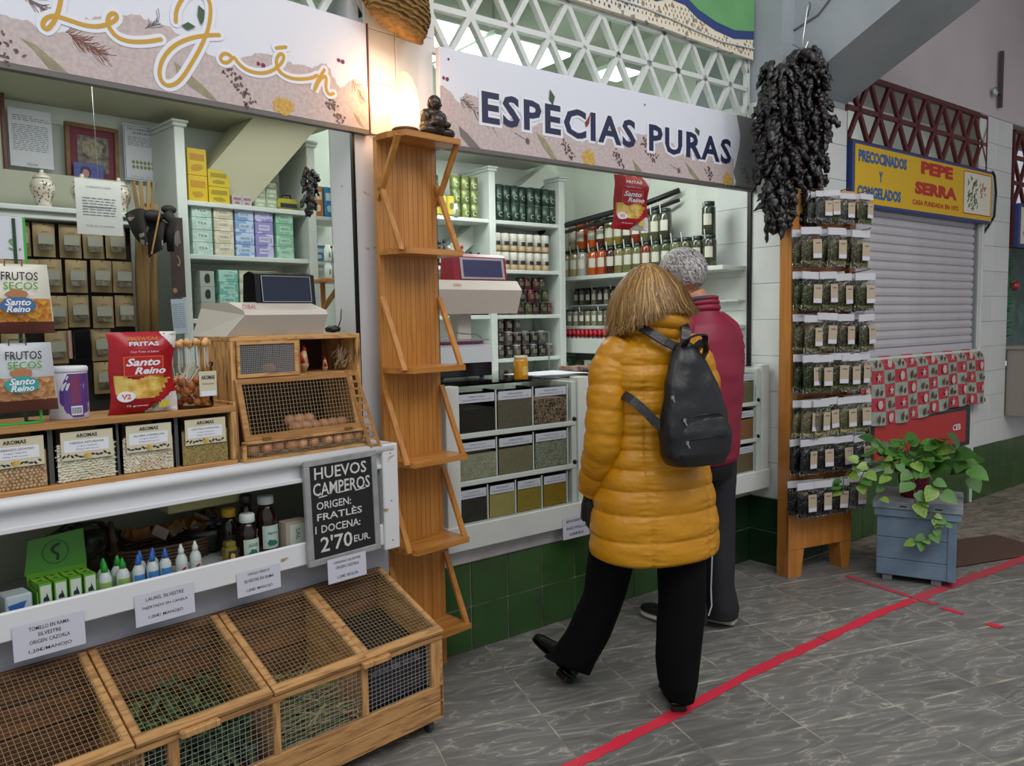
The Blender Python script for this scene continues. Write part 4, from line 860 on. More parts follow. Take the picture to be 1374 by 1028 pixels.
squeeze('dark agave syrup bottle with white cap, the shorter front one',-.79,-.14,.125,.036,'d6d8d8','1a0d0a','b9c8bc','AGAVE'); squeeze('tall dark agave syrup bottle with white cap at the back right',-.70,-.10,.165,.039,'d6d8d8','2a0f0a','bccac4','Agave')
squeeze('dark syrup bottle with a yellow cap behind the shorter agave bottle',-.815,-.06,.135,.033,'c99a1c','1a0d0a','2a2018',None); squeeze('dark brown-capped syrup bottle standing behind the tall agave bottle',-.74,-.035,.165,.03,'3a3030','2a0f0a','2a2018',None)
hb=thing('honey_jar','small square gold honey jar with a dark label in the tray','jar','L',(-.862,-.155,zt)); MB().cbox(-.021,.021,-.018,.018,0,.058,.006).part('jar_body',mat('honey_gold','7a6a2a',.15,coat=.5),hb); MB().cbox(-.017,.017,-.015,.015,.058,.074,.003).part('lid',mat('lid_gold','8f7c3a',.35,metal=.5),hb); MB().box(-.012,.016,-.0195,-.018,.006,.045).part('label',mat('label_dark','2c2420',.5),hb); MB().prism(blot(.002,.026,.008,.012,10,.2),-.0205,-.0195).part('printed_emblem',pyel,hb)
cb=thing('tea_carton','pale pink and white carton beside the chalkboard in the tray','carton','L',(-.625,-.16,zt)); MB().cbox(-.035,.05,0,.05,0,.095,.001).part('carton',mat('carton_pink','b9a79a',.5),cb); MB().box(-.02,.045,-.001,0,.005,.085).part('label',mat('panel_white','ccd2c6',.5),cb); text('SAL',.1,ink,cb,.01,.05,-.0018,w=.04,h=.016,rz=math.pi/2)
# wicker baskets of wrapped goods
wk=mat('wicker_dark','3f2a1a',.6,kind='noise',sc_=50,col2='5c3f26',bump=.5)
bs=thing('wicker_basket','dark wicker basket with a looped handle holding bags at the back of the tray','basket','L',(-.99,.05,zt))
pp=MB(); 
for jn in range(6):
    z=.006+jn*.012; rr=.10+.02*jn/5
    pp.tube([((rr+.004*math.sin(a*18+jn*3.1))*math.cos(a)*1.5,(rr*.8)*math.sin(a),z) for a in [2*math.pi*k/48 for k in range(49)]],.007,5,False)
pp.part('weave',wk,bs,True); 
for sx in(-1,1): MB().tube([(sx*.165+.0,-.02,.07),(sx*.175,-.04,.13),(sx*.165,0,.155),(sx*.15,.04,.13),(sx*.155,.03,.07)],.009,7).tube([(sx*.16,-.03,.07),(sx*.182,-.01,.12),(sx*.16,.02,.15),(sx*.145,.0,.12),(sx*.16,.02,.07)],.007,7).part('handle',wk,bs,True)
am=mat('amber_pack','7a4a10',.2,kind='noise',sc_=20,col2='4a2c0c',coat=.6)
for k in range(10):
    o=MB().cbox(-.028,.028,-.006,.006,-.02,.02,.003).part('snack_bar',am,None); place(o,'L',(-1.10+k*.026,.02+random.uniform(-.03,.03),zt+.095+random.uniform(0,.02)),random.uniform(-.6,.6),rx=random.uniform(-.6,.2),ry=random.uniform(-.6,.6)); tag(o,'%s amber wrapped sweet in the wicker basket'%od(k,10),'sweet','amber sweets in the wicker basket')
def crumple(label,x,y,z,sx,sy,sz,m,n1=16,nm='plastic_bag'):
    mb=MB(); mb.ball((0,0,0),1,n1*2,n1); mb.v=[(p[0]*sx*(1+.35*noise.noise(Vector(p)*2.3)),p[1]*sy*(1+.35*noise.noise(Vector(p)*2.3+Vector((3,1,2)))),p[2]*sz*(1+.3*noise.noise(Vector(p)*3+Vector((7,1,2))))) for p in mb.v]
    return single(mb,nm,m,label,'bag','L',(x,y,z),smooth=True)
clr=film('crumpled_film','d8dad2',.35,.12,1,40)
crumple('crumpled clear plastic bag at the back of the lower tray',-1.24,.06,.80,.11,.06,.06,clr)
crumple('dark brown bag behind the green display box in the tray',-1.19,.10,.75,.09,.05,.07,mat('bag_dark','2f2218',.5,bump=.4,bsc=40))
bw=thing('tray_bowl','dark round bowl of wrapped goods behind the honey jar','bowl','L',(-.845,.06,zt)); MB().lathe([(.045,0),(.075,.02),(.095,.06),(.10,.09),(.096,.09),(.09,.06),(.07,.024),(.001,.01)],24).part('bowl_body',mat('bowl_dark','1c1a18',.3),bw,True); q=MB()
for k in range(14): q.ball((random.uniform(-.06,.06),random.uniform(-.06,.06),.085+random.uniform(0,.02)),(.022,.018,.012),8,6)
q.part('wrapped_goods',mat('wrap_grey','4a4d55',.25,coat=.5),bw,True,kind='stuff')
# ---- paper price tags ----
def tag_card(x,y,w,h,lines,label,fr='L',yy=-.208,ry=0):
    t=thing('price_tag',label,'price tag',fr,(x,yy,y),ry=ry,rx=-.03)
    MB().box(0,w,-.001,0,-h,0).part('card',mat('tag_white','c8c9d6',.5),t); n=len(lines)
    for k,(s_,sz,f) in enumerate(lines): text(s_,.1,ink,t,w/2,-h*f,-.0016,bold=.006,w=w*sz,h=.0105 if k<n-1 else .0125)
tag_card(-1.50,.672,.178,.095,[('TOMILLO EN RAMA',.56,.17),('SILVESTRE',.32,.36),('ORIGEN: CAZORLA',.56,.56),('1,20€/MANOJO',.6,.82)],'white price card TOMILLO EN RAMA SILVESTRE, 1,20€/MANOJO, under the tray')
tag_card(-1.185,.676,.177,.095,[('LAUREL SILVESTRE',.64,.2),('INJERTADO EN CANELA',.76,.47),('1,00€/ MANOJO',.58,.78)],'white price card LAUREL SILVESTRE INJERTADO EN CANELA under the tray')
tag_card(-.868,.668,.154,.082,[('HINOJO FRESCO',.5,.17),('SILVESTRE EN RAMA',.68,.42),('1,00€/ MANOJO',.6,.8)],'white price card HINOJO FRESCO SILVESTRE EN RAMA under the tray')
tag_card(-.548,.643,.16,.086,[('ORÉGANO SILVESTRE',.7,.17),('ORIGEN: CAZORLA',.6,.40),('1,20€/ BOLSA',.54,.8)],'white price card ORÉGANO SILVESTRE, 1,20€/ BOLSA, below the chalkboard',yy=-.235)
# ---- chalkboard ----
cb=thing('chalkboard','grey-framed chalkboard with handwritten egg prices HUEVOS CAMPEROS','chalkboard','L',(-.615,-.226,.63),rx=-.02,ry=-.012)
W_,H_=.30,.37; fr_=mat('frame_grey','9a9c9c',.5,kind='noise',sc_=20,col2='88898a')
MB().box(.015,W_-.015,.0,.008,.015,H_-.015).part('slate',mat('chalk_black','17181a',.55),cb)
for a in((0,W_,0,.022),(0,W_,H_-.022,H_),): MB().cbox(a[0],a[1],-.006,.012,a[2],a[3],.002).part('frame_rail',fr_,cb)
for a in((0,.022),(W_-.022,W_)): MB().cbox(a[0],a[1],-.006,.012,.022,H_-.022,.002).part('frame_stile',fr_,cb)
ch=mat('chalk','c9cbc8',.7)
for s_,x,z,w,h in(('HUEVOS',.148,.318,.215,.042),('CAMPEROS',.15,.262,.235,.045),('ORIGEN:',.113,.205,.14,.027),('FRATLÈS',.135,.168,.185,.031),('1 DOCENA:',.125,.122,.185,.027),("2'70",.115,.068,.13,.055),('EUR.',.222,.061,.07,.024)): text(s_,.1,ch,cb,x,z,-.0012,bold=.012,w=w,h=h,rz=.02)
MB().rib([(.055,.236),(.085,.238)],.004,-.0014).rib([(.13,.240),(.165,.241)],.004,-.0014).rib([(.205,.236),(.245,.238)],.004,-.0014).part('chalk_underlines',ch,cb)
# ---- herb crate on castors ----
cr=thing('herb_crate','long scorched-wood crate on castors with wire lids over bundles of herbs','crate','L',(0,0,0))
cw=mat('crate_wood','c2935a',.6,kind='wood',sc_=6,stretch=(1.3,10,10),col2='7c5230',lo=.45,hi=.75,rnd=.1,bump=.2,bsc=50); cwy=mat('crate_wood_side','c2935a',.6,kind='wood',sc_=6,stretch=(10,1.3,10),col2='7c5230',lo=.45,hi=.75,rnd=.1); cwz=mat('crate_wood_post','c2935a',.6,kind='wood',sc_=6,stretch=(10,10,1.3),col2='7c5230',lo=.45,hi=.75,rnd=.1)
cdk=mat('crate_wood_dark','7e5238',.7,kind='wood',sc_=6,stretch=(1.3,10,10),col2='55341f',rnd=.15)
A,B_=-1.72,-.25; YF,YB=-.49,-.13; ZB=.06; ZF,ZK=.365,.515
for z0,z1 in((.062,.118),(.12,.178)): MB().cbox(A,B_,YF,YF+.014,z0,z1,.002).part('front_board',cw,cr)
for x in(-1.72,-1.36,-1.195,-.905,-.89,-.62,-.30): pass
posts=[(-1.56,.045),(-1.215,.03),(-.905,.022),(-.59,.025),(-.30,.05)]
for x,w in posts: MB().cbox(x,x+w,YF+.001,YF+.03,.178,.35,.002).part('front_post',cwz,cr)
MB().prism([(YF,.06),(YF,ZF-.012),(YB,ZK-.012),(YB,.06)],B_-.014,B_,ax='x').part('side_board',cwy,cr)
MB().prism([(YF,.06),(YF,ZF-.012),(YB,ZK-.012),(YB,.06)],A,A+.014,ax='x').part('side_board',cwy,cr)
MB().box(A,B_,YF,YB,.055,.065).part('floor_board',cw,cr)
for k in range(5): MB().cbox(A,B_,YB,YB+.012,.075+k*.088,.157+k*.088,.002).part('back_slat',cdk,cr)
for x in(-1.28,-.90,-.58): MB().prism([(YF+.02,.065),(YF+.02,ZF-.015),(YB,ZK-.02),(YB,.065)],x,x+.008,ax='x').part('partition',cwy,cr)
MB().cbox(A,B_,YF-.004,YF+.02,.345,.362,.002).part('front_rail',cw,cr)
slope=math.atan2(ZK-ZF,YB-YF); LT=math.hypot(ZK-ZF,YB-YF)
def lidm(x0,x1,label):
    l=bpy.data.objects.new('lid',None); 
    T=Matrix.Translation((0,YF-.008,ZF))@Matrix.Rotation(slope,4,'X'); mb=MB()
    mb.cbox(x0,x1,0,.032,0,.016,.002,T).cbox(x0,x0+.024,.032,LT,0,.016,.002,T).cbox(x1-.024,x1,.032,LT,0,.016,.002,T)
    o=mb.part('lid',cw,cr); mb=MB(); n=int((x1-x0-.04)/.0145); m=int((LT-.04)/.0145)
    for i in range(n+1): x=x0+.02+(x1-x0-.04)*i/n; mb.beam(T@Vector((x,.03,.017)),T@Vector((x,LT,.017)),.0011,.0011)
    for i in range(m+1): y=.03+(LT-.03)*i/m; mb.beam(T@Vector((x0+.02,y,.0178)),T@Vector((x1-.02,y,.0178)),.0011,.0011)
    mb.part('wire_netting',mt_wired,o)
    return o
lidm(-1.70,-1.305,''); lidm(-1.30,-.91,''); lidm(-.905,-.575,''); lidm(-.575,-.252,'')
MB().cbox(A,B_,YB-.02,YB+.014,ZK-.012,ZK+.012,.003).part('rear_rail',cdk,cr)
for x in(-1.19,-.60): MB().cbox(x,x+.11,YF-.03,YF-.008,.352,.372,.003).part('handle_block',cwz,cr)
for (x0,x1) in((-1.515,-1.215),(-1.185,-.905),(-.883,-.59),(-.565,-.30)):
    mb=MB(); n=int((x1-x0)/.0165)
    for i in range(n+1): x=x0+(x1-x0)*i/n; mb.beam((x,YF+.008,.178),(x,YF+.008,.348),.0012,.0012)
    for i in range(12): z=.182+i*.0145; mb.beam((x0,YF+.0068,z),(x1,YF+.0068+.004*math.sin(i*.7),z+.003*math.sin(i)),.0012,.0012)
    mb.part('wire_netting',mt_wire,cr)
def castor(x,y):
    c=MB().beam((x,y,.06),(x,y,.035),.02,.03,(0,1,0)).part('castor',mt_steel,cr); MB().lathe([(.012,-.009),(.022,-.008),(.024,0),(.022,.008),(.012,.009)],14,T=Matrix.Translation((x,y,.024))@Matrix.Rotation(math.pi/2,4,'Y')).part('wheel',mat('wheel_grey','3c3e42',.4),c,True)
for x in(-.29,-1.65):
    for y in(-.45,-.17): castor(x,y)
# herbs: thyme, bay, fennel, oregano sachets
def twigpile(name,label,x0,x1,z0,z1,n,cols,ln=.12,w=.0022,cat='herbs'):
    t=thing(name,label,cat,'L',(0,0,0)); 
    for ci,c in enumerate(cols):
        mb=MB()
        for k in range(n//len(cols)):
            x=random.uniform(x0+.02,x1-.02); y=random.uniform(YF+.03,YB-.02); z=random.uniform(z0,z1+.10*(y-YF)); a=random.uniform(-1.0,1.0)+random.choice([0,math.pi]); b=random.uniform(-.5,.5); l=random.uniform(.3,1)*ln
            P=[Vector((x,y,z)),Vector((x+l*.5*math.cos(a),y+l*.3*math.sin(a),z+l*.25*math.sin(b)+.004)),Vector((x+l*math.cos(a),y+l*.6*math.sin(a),z+l*.5*math.sin(b)))]
            P=[Vector((min(max(p.x,x0+.012),x1-.012),min(max(p.y,YF+.02),YB-.008),min(max(p.z,.07),z1+.05))) for p in P]
            mb.beam(P[0],P[1],w,w); mb.beam(P[1],P[2],w*.8,w*.8)
        mb.part('stems',mat('herb_'+c,c,.8),t,kind='stuff')
    return t
def leafpile(name,label,x0,x1,z0,z1,n,cols,L_=.06,w=.018):
    t=thing(name,label,'herbs','L',(0,0,0))
    for c in cols:
        mb=MB()
        for k in range(n//len(cols)):
            x=random.uniform(x0+.03,x1-.03); y=YF+.03+(YB-YF-.06)*random.random()**.8; z=random.uniform(z0,z1+.12*(y-YF)/.36); a=Euler((random.uniform(-1.2,1.2),random.uniform(-1,1),random.uniform(0,6.28))).to_matrix().to_4x4()
            T=Matrix.Translation((x,y,z))@a; q=random.uniform(.7,1.2)
            V_=[(-L_/2,0,0),(-L_/5,-w/2,.002),(L_/5,-w/2.2,.003),(L_/2,0,-.004),(L_/5,w/2.2,.003),(-L_/5,w/2,.002),(0,0,-.002)]
            V_=[T@(Vector(v)*q) for v in V_]; V_=[Vector((min(max(p.x,x0+.01),x1-.01),min(max(p.y,YF+.018),YB-.006),max(p.z,.068))) for p in V_]
            mb.add(V_,[(0,1,6),(1,2,6),(2,3,6),(3,4,6),(4,5,6),(5,0,6)])
        mb.part('leaves',mat('leaf_'+c,c,.55),t,kind='stuff')
    return t
twigpile('thyme_bundle','grey-green thyme twigs in the leftmost compartment of the herb crate',-1.70,-1.28,.08,.19,1100,['5c5a3a','6f6746','8a7c5a'],.09,.0018)
leafpile('bay_leaves','green bay branches in the second compartment of the herb crate',-1.27,-.905,.08,.27,900,['2e4a26','3f5c30','566b38','26401f'])
twigpile('fennel_bundle','straw-coloured dry fennel in the third compartment of the herb crate',-.89,-.585,.075,.24,900,['a3935f','8a8a52','6c7a42','b3a57c'],.14,.0035)
ob=MB().cbox(-.56,-.27,YF+.03,YB-.02,.075,.30,.02); ob.v=[(p[0],p[1],p[2]+(.10*(p[1]-YF)/.36 if p[2]>.2 else 0)) for p in ob.v]
single(ob,'oregano_sacks',mat('sack_black','101114',.3,bump=.5,bsc=25,kind='noise',sc_=20,col2='1b1d24'),'dark wrapped oregano packets in the rightmost compartment of the herb crate','herbs','L')
# ---------------- left stall interior ----------------
mt_shelf=mat('shelf_white','d2d9d3',.45,kind='noise',sc_=3,col2='c8d0ca')
def shelfunit(name,label,fr,x0,x1,yf,yb,zs,ztop,zbot=0,up=(1,1),cor=True,th=.024):
    t=thing(name,label,'shelf','%s'%fr,(0,0,0))
    for k,x in enumerate((x0,x1)):
        if up[k]:
            MB().cbox(x-.024,x+.024,yf-.012,yb,zbot,ztop,.003).part('upright',mt_shelf,t)
            if cor: MB().cbox(x-.034,x+.034,yf-.024,yb,ztop,ztop+.018,.005).cbox(x-.04,x+.04,yf-.03,yb,ztop+.018,ztop+.03,.004).part('cornice',mt_shelf,t)
    for z in zs: MB().cbox(x0,x1,yf,yb,z-th,z,.003).part('shelf_board',mt_shelf,t)
    return t
shelfunit('shelf_unit','pale shelving unit full of tea boxes behind the hutch','L',-.42,.265,1.12,1.40,[1.50,1.805,2.055],2.385)
struct(MB().box(-1.9,-.445,1.385,1.42,2.0,2.02),'trim_7',mt_shelf,'L')
# tea boxes
def teabox(col,stripe,txt=None):
    o=thing('tea_box','x','tea box','L',(0,0,0)); MB().cbox(0,.097,0,.08,0,.058,.0015).part('carton',mat('tb_'+col,col,.55,rnd=.03,kind='noise',sc_=18,col2=stripe,lo=.52,hi=.56),o)
    l=MB().box(.018,.078,-.0012,0,.016,.044).part('label',mat('tbl_'+stripe,stripe,.5),o)
    if txt: text(txt,.1,mat('ink_soft','4b5560',.6),l,.048,.03,-.0018,w=.045,h=.013)
    return o
def boxes(proto,base,spots,grp,first=True):
    for k,(x,y,z,lb) in enumerate(spots):
        if k==0: place(proto,'L',(x,y,z)); tag(proto,lb,'tea box',grp)
        else: dup(proto,lb,'L',(x,y,z),0,grp)
HT=['bottom','second','third','top']
for x,c,s_,tx,nm in((-.366,'a9c7ba','c2d8cc','TEA','pale mint tea boxes'),(-.258,'c5bda2','d8d3bf','ROOIBOS','cream rooibos boxes'),(-.15,'7e9cc4','b5c8e0','SALVIA','light blue tea boxes'),(-.045,'8b86bd','c0bedd','HINOJO','violet tea boxes'),(.07,'7fb596','a8cfb8','MENTA','green mint boxes')):
    p=teabox(c,s_,tx); boxes(p,nm,[(x,1.14,1.806+.059*k,'%s box in the column of %s'%(HT[k],nm)) for k in range(4)],nm)
for x,c,s_,tx,nm in((-.246,'6fb3a0','a6d3c6','MENTA','teal tea boxes on the lower shelf'),(-.14,'b7b79a','d0d0b8','ANIS','khaki tea boxes on the lower shelf'),(-.03,'bba85a','d5c98c','LIMA','yellow boxes behind the scale screen')):
    p=teabox(c,s_,tx); boxes(p,nm,[(x,1.14,1.501+.059*k,'%s of the %s'%(HT[k],nm)) for k in range(4)],nm)
p=thing('tea_box','x','tea box','L',(0,0,0)); MB().cbox(0,.07,0,.08,0,.075,.0015).part('carton',mat('dotted_box','a8b0a4',.5),p)
q=MB(); q.prism(blot(.035,.04,.014,.024,10,.1),-.0015,0).part('printed_pear_shape',mat('print_blackgreen','26302a',.5),p)
boxes(p,'',[(-.34,1.14,1.501+.076*k,'%s grey box with dark drop print beside the pilaster'%HT[k]) for k in range(3)],'grey boxes with drop print')
# yellow boxes on the top shelf
def carton(x,y,z,w,d,h,c,c2,label,grp=None,cat='tea box'):
    o=thing('carton_box',label,cat,'L',(x,y,z),group=grp); MB().cbox(0,w,0,d,0,h,.0015).part('carton',mat('cb_'+c,c,.45),o); MB().box(w*.12,w*.88,-.0012,0,h*.55,h*.8).part('label',mat('cbl_'+c2,c2,.5),o); MB().prism(blot(w*.5,h*.28,w*.3,h*.12,12,.2),-.0013,0).part('printed_motif',mat('cbl_'+c2,c2,.5),o); return o
for k in range(2): carton(-.366,1.16,2.056+.126*k,.093,.09,.125,'d3b21a','b98a14','%s of the two tall yellow boxes at the left of the top shelf'%['lower','upper'][k])
for k in range(2): carton(-.268,1.16,2.056+.082*k,.105,.09,.081,'cdb322','9c8a18','%s of the two broad yellow boxes on the top shelf'%['lower','upper'][k])
for k in range(2):
    for i in range(2): carton(-.15+i*.052,1.16,2.056+.042*k*0,.05,.07,.05,'b8aeb2','8f6a78','small pinkish box, %s of the pair on the top shelf'%['left','right'][i]) if k==0 else None
for k in range(2):
    for i in range(2): carton(-.03+i*.062,1.16,2.056+.052*k,.06,.07,.051,'9fae93','c9cbb5','small sage box, %s %s, of the four on the top shelf'%(['lower','upper'][k],['left','right'][i]))
for i in range(2): carton(-.03+i*.062,1.16,2.056+.104,.06,.07,.03,'8a9a7c','c9cbb5','flat sage box on top of the small sage stack, %s'%['left','right'][i])
b=thing('soap_pack','yellow and black wrapped pack with handle at the right of the top shelf','pack','L',(.095,1.15,2.056)); MB().cbox(0,.115,0,.06,0,.06,.012).part('pack_body',mat('pack_yellow','a8a02a',.35),b); MB().box(.01,.105,-.001,0,.012,.034).part('dark_band',ink,b); MB().tube([(.03,.03,.058),(.035,.02,.078),(.08,.02,.078),(.085,.03,.058)],.004,6).part('handle',mt_black,b)
# boxes below right (y=1.15, behind register) and bottles on the bracket shelf
w=thing('wall_bracket_shelf','small varnished wooden bracket shelf right of the tea shelves','shelf','L',(0,0,0))
MB().cbox(.16,.42,.82,1.02,1.672,1.69,.002).part('shelf_board',mt_pineh,w)
for x in(.24,.375): MB().cbox(x,x+.02,1.0,1.02,1.52,1.672,.002).part('bracket_post',mt_pine,w); MB().beam((x+.01,.84,1.665),(x+.01,1.0,1.55),.018,.02,(1,0,0)).part('bracket_brace',mt_pine,w)
wp=MB().lathe([(.018,0),(.019,.003),(.019,.062),(.013,.07),(.013,.082),(.001,.083)],14)
wb=thing('white_pot','x','bottle','L',(0,0,0)); wp.part('pot',mat('pot_white','ccd3cc',.4),wb,True); wrapstrip(wb,'printed_leaf',mat('olive_print3','6c8a52',.5),.0195,[(.02,-1.9,-1.3),(.045,-1.8,-1.4)])
n=0
for r in range(2):
    for i in range(5):
        lb='%s white leaf-print bottle in the %s row on the bracket shelf'%(od(i,5),['lower','upper'][r]); x=.185+.045*i; z=1.691+.083*r
        if n==0: place(wb,'L',(x,.85,z)); tag(wb,lb,'bottle','white bottles on the bracket shelf')
        elif not(r==1 and i>3): dup(wb,lb,'L',(x,.85,z),0,'white bottles on the bracket shelf')
        n+=1
t=thing('side_shelf','narrow pale shelf with packets beside the tea shelving','shelf','L',(0,0,0)); 
for z in(1.80,2.04): MB().cbox(.29,.55,1.15,1.4,z-.02,z,.002).part('shelf_board',mt_shelf,t)
for k,(x,c,c2) in enumerate(((.30,'3f88b8','cdd6dc'),(.375,'b8442c','e0c8a0'),(.45,'4a6a8a','d8d8cc'))): carton(x,1.17,1.802,.068,.05,.085,c,c2,'%s packet on the narrow shelf beside the tea shelves'%['blue','red and blue','slate'][k],cat='packet')
for k,(x,c,c2) in enumerate(((.30,'c07a3a','e8d8b8'),(.38,'3f8ac0','e0ecf4'))): carton(x,1.17,2.042,.07,.05,.16,c,c2,'%s packet hanging high beside the tea shelves'%['orange','light blue'][k],cat='packet')
struct(MB().box(.40,.55,1.0,1.14,1.2,2.7),'trim_8',mt_wall,'L')
def slab(mb,p,q,w,h): return mb.beam(p,q,w,h,(0,1,0))
struct(slab(MB(),(-.16,1.3,2.13),(.25,.9,2.75),.26,.20),'trim_beam_inner_left',mat('beam_cream','c9c7ab',.7),'L')
struct(slab(MB(),(.66,1.45,1.9),(1.5,1.40,2.52),.10,.10),'trim_beam_inner_right',mt_wall,'R')
single(MB().tube([(1.40,1.42,2.06),(1.46,1.2,2.10),(1.70,.7,2.20),(1.78,.5,2.26)],.018,6).tube([(1.40,1.42,2.02),(1.46,1.2,2.055),(1.70,.7,2.15),(1.78,.5,2.2)],.012,6),'wall_cables',mt_black,'black cables running diagonally up the wall behind the hanging crisp bag','cable','R',smooth=True)
# wall papers and pictures
def sheet(x0,x1,z0,z1,y,lines,label,fr='L',m=None,ry=0,heads=()):
    t=thing('notice',label,'notice',fr,(x0,y,z0),ry=ry); w,h=x1-x0,z1-z0; MB().box(0,w,0,.0015,0,h).part('sheet',m or paper,t); mb=MB(); gi=mat('ink_grey','7c828a',.6)
    for k,(z,a,b) in enumerate(lines):
        x=a*w
        while x<b*w: l=random.uniform(.01,.03); mb.box(x,min(x+l,b*w),-.0008,0,z*h-.0014,z*h+.0014); x+=l+.005
    mb.part('text_lines',gi,t,kind='stuff')
    for (s_,z,wf,hh,mm) in heads: text(s_,.1,mm,t,w/2,z*h,-.001,w=w*wf,h=hh)
    return t
gi=mat('ink_grey','7c828a',.6)
sheet(-1.045,-.876,2.172,2.42,1.378,[(.88-.035*k,.1,.55+.35*(k%3)) for k in range(3)]+[(.72-.033*k,.08,.9) for k in range(14)],'white typed letter pinned to the wall left of the framed picture',heads=[('FELISA',.05,.25,.012,gi)])
sheet(-.572,-.385,2.165,2.425,1.378,[(.78-.03*k,.1,.9) for k in range(6)],'allergen declaration sheet pinned right of the framed picture',heads=[('DECLARACIÓN DE',.93,.8,.014,inkb),('ALÉRGENOS',.86,.55,.014,inkb),('para su consulta',.07,.7,.009,gi)])
q=bpy.data.objects['notice.001']; mb=MB()
for k in range(7):
    for j in range(2): mb.prism(blot(.04+k*.018,.085-j*.022,.007,.009,8,.1),-.001,0)
mb.part('allergen_icons',mat('icon_olive','8a9060',.5),q,kind='stuff'); MB().box(.004,.183,-.0006,0,.006,.008).box(.004,.183,-.0006,0,.252,.254).box(.004,.006,-.0006,0,.008,.252).box(.181,.183,-.0006,0,.008,.252).part('printed_border',inkb,q,kind='stuff')
sheet(-.972,-.80,1.834,2.05,.80,[(.50,.25,.75)]+[(.66-.05*k,.14,.86) for k in range(7)],'white typed notice hanging in front of the framed picture and kraft bags',m=mat('paper_bright','dfe2dc',.6),heads=[('QUEREMOS SABER',.86,.55,.008,gi),('que disfrutes del 100%',.5,.7,.006,gi),('POR SU COMPRA',.16,.6,.007,gi)])
single(MB().tube([(-.885,.80,2.05),(-.885,.82,2.6)],.0008,4),'notice_thread',mt_steel,'thin thread the white typed notice hangs from','thread','L')
f=thing('picture_frame','brown wooden frame with crimson mount and a dried flower picture','picture','L',(-.835,1.36,2.135),ry=.02); fw_=.228; fh=.255
wd=mat('frame_brown','6a4622',.5,kind='noise',sc_=30,col2='7d5a30')
for a in((0,fw_,0,.02),(0,fw_,fh-.02,fh)): MB().cbox(a[0],a[1],-.012,.01,a[2],a[3],.002).part('frame_rail',wd,f)
for a in((0,.02),(fw_-.02,fw_)): MB().cbox(a[0],a[1],-.012,.01,.02,fh-.02,.002).part('frame_stile',wd,f)
MB().box(.02,fw_-.02,0,.006,.02,fh-.02).part('mount',mat('mount_crimson','6e2038',.6),f); MB().box(.05,fw_-.045,-.002,0,.045,fh-.05).part('picture_print',mat('sepia','4a4440',.6,kind='noise',sc_=40,col2='8a8278'),f)
MB().prism(blot(fw_*.5,fh*.6,.045,.045,24,.15),-.004,-.002).part('printed_flower_head',mat('sepia_light','a39a86',.6,kind='noise',sc_=80,col2='7d735f'),f)
p=thing('photo','small colour snapshot of a child tucked in front of the brown frame','photo','L',(-.81,1.335,2.125),ry=.02); MB().box(0,.125,0,.001,0,.085).part('photo_card',mat('snap_blue','2c3a86',.4,kind='noise',sc_=25,col2='4c4f9a'),p); MB().prism(blot(.05,.045,.024,.028,14,.08),-.0008,0).part('printed_hair',mat('snap_dark','241a40',.5),p); MB().prism(blot(.05,.04,.015,.019,14,.03),-.0014,-.0006).part('printed_face',mat('snap_skin','b07f80',.5),p); MB().prism([(.02,.0),(.1,.0),(.08,.018),(.03,.018)],-.001,0).part('printed_shirt',paper,p)
f=thing('picture_frame','tall mahogany-framed colour poster cut by the left edge of the photo','picture','L',(-1.25,1.33,2.04),ry=.0); MB().box(0,.165,0,.006,0,.44).part('poster',mat('poster_cream','c9cbb8',.4),f); mh=mat('mahogany','5a2c18',.4)
MB().cbox(.165,.182,-.012,.01,-.015,.455,.002).part('frame_stile',mh,f); MB().cbox(0,.165,-.012,.01,-.015,0,.002).part('frame_rail',mh,f); MB().cbox(0,.165,-.012,.01,.44,.455,.002).part('frame_rail',mh,f); MB().box(.0,.152,-.002,0,.12,.42).part('poster_print',mat('poster_leaf','5f7a4a',.5,kind='noise',sc_=25,col2='a8a890'),f); text('SUAREZ',.1,inkb,f,.10,.06,-.002,w=.12,h=.03)
# shelf with ceramic urns
t=thing('wall_shelf','pale moulded wall shelf above the kraft bags','shelf','L',(0,0,0)); MB().cbox(-1.7,-.60,1.08,1.38,1.945,1.968,.004).cbox(-1.7,-.60,1.095,1.38,1.915,1.945,.004).part('shelf_board',mt_shelf,t); MB().box(-1.7,-.60,1.30,1.38,1.968,2.14).part('shelf_backing',mat('shelf_backing_grey','b4b6a4',.6),t)  # backing strip in one even grey-green, darker than the shelf board
cu=mat('ceramic','d3cdbd',.2,coat=.4); prof=[(.028,0),(.033,.004),(.029,.02),(.036,.045),(.047,.075),(.047,.098),(.038,.115),(.03,.120)]
def urn(x,label):
    u=thing('ceramic_urn',label,'urn','L',(x,1.15,1.969)); MB().lathe(prof,24).part('urn_body',cu,u,True); MB().lathe([(.034,.120),(.036,.124),(.022,.138),(.008,.145),(.009,.152),(.006,.158),(.001,.159)],20).part('lid',cu,u,True)
    for c in('8a3550','c07a3a','3f5a7a','4a7048'):
        mb=MB()
        for k in range(12):
            a=random.uniform(-2.9,-.25); z=random.uniform(.012,.108); r=.0005+np_interp(z,prof)
            T=Matrix.Rotation(a+math.pi/2,4,'Z')@Matrix.Translation((0,-r,z)); mb.ball((0,0,0),(.0035,.0012,.0045),6,4,T)
        mb.part('painted_flowers',mat('urnp_'+c,c,.5),u,kind='stuff')
def np_interp(z,P):
    for (r0,z0),(r1,z1) in zip(P[:-1],P[1:]):
        if z0<=z<=z1: return r0+(r1-r0)*(z-z0)/(z1-z0+1e-9)
    return P[-1][0]
urn(-.99,'flower-painted white ceramic urn with lid, leftmost on the wall shelf'); urn(-.835,'flower-painted ceramic urn half hidden behind the typed notice'); urn(-.685,'flower-painted ceramic urn at the right end of the wall shelf')
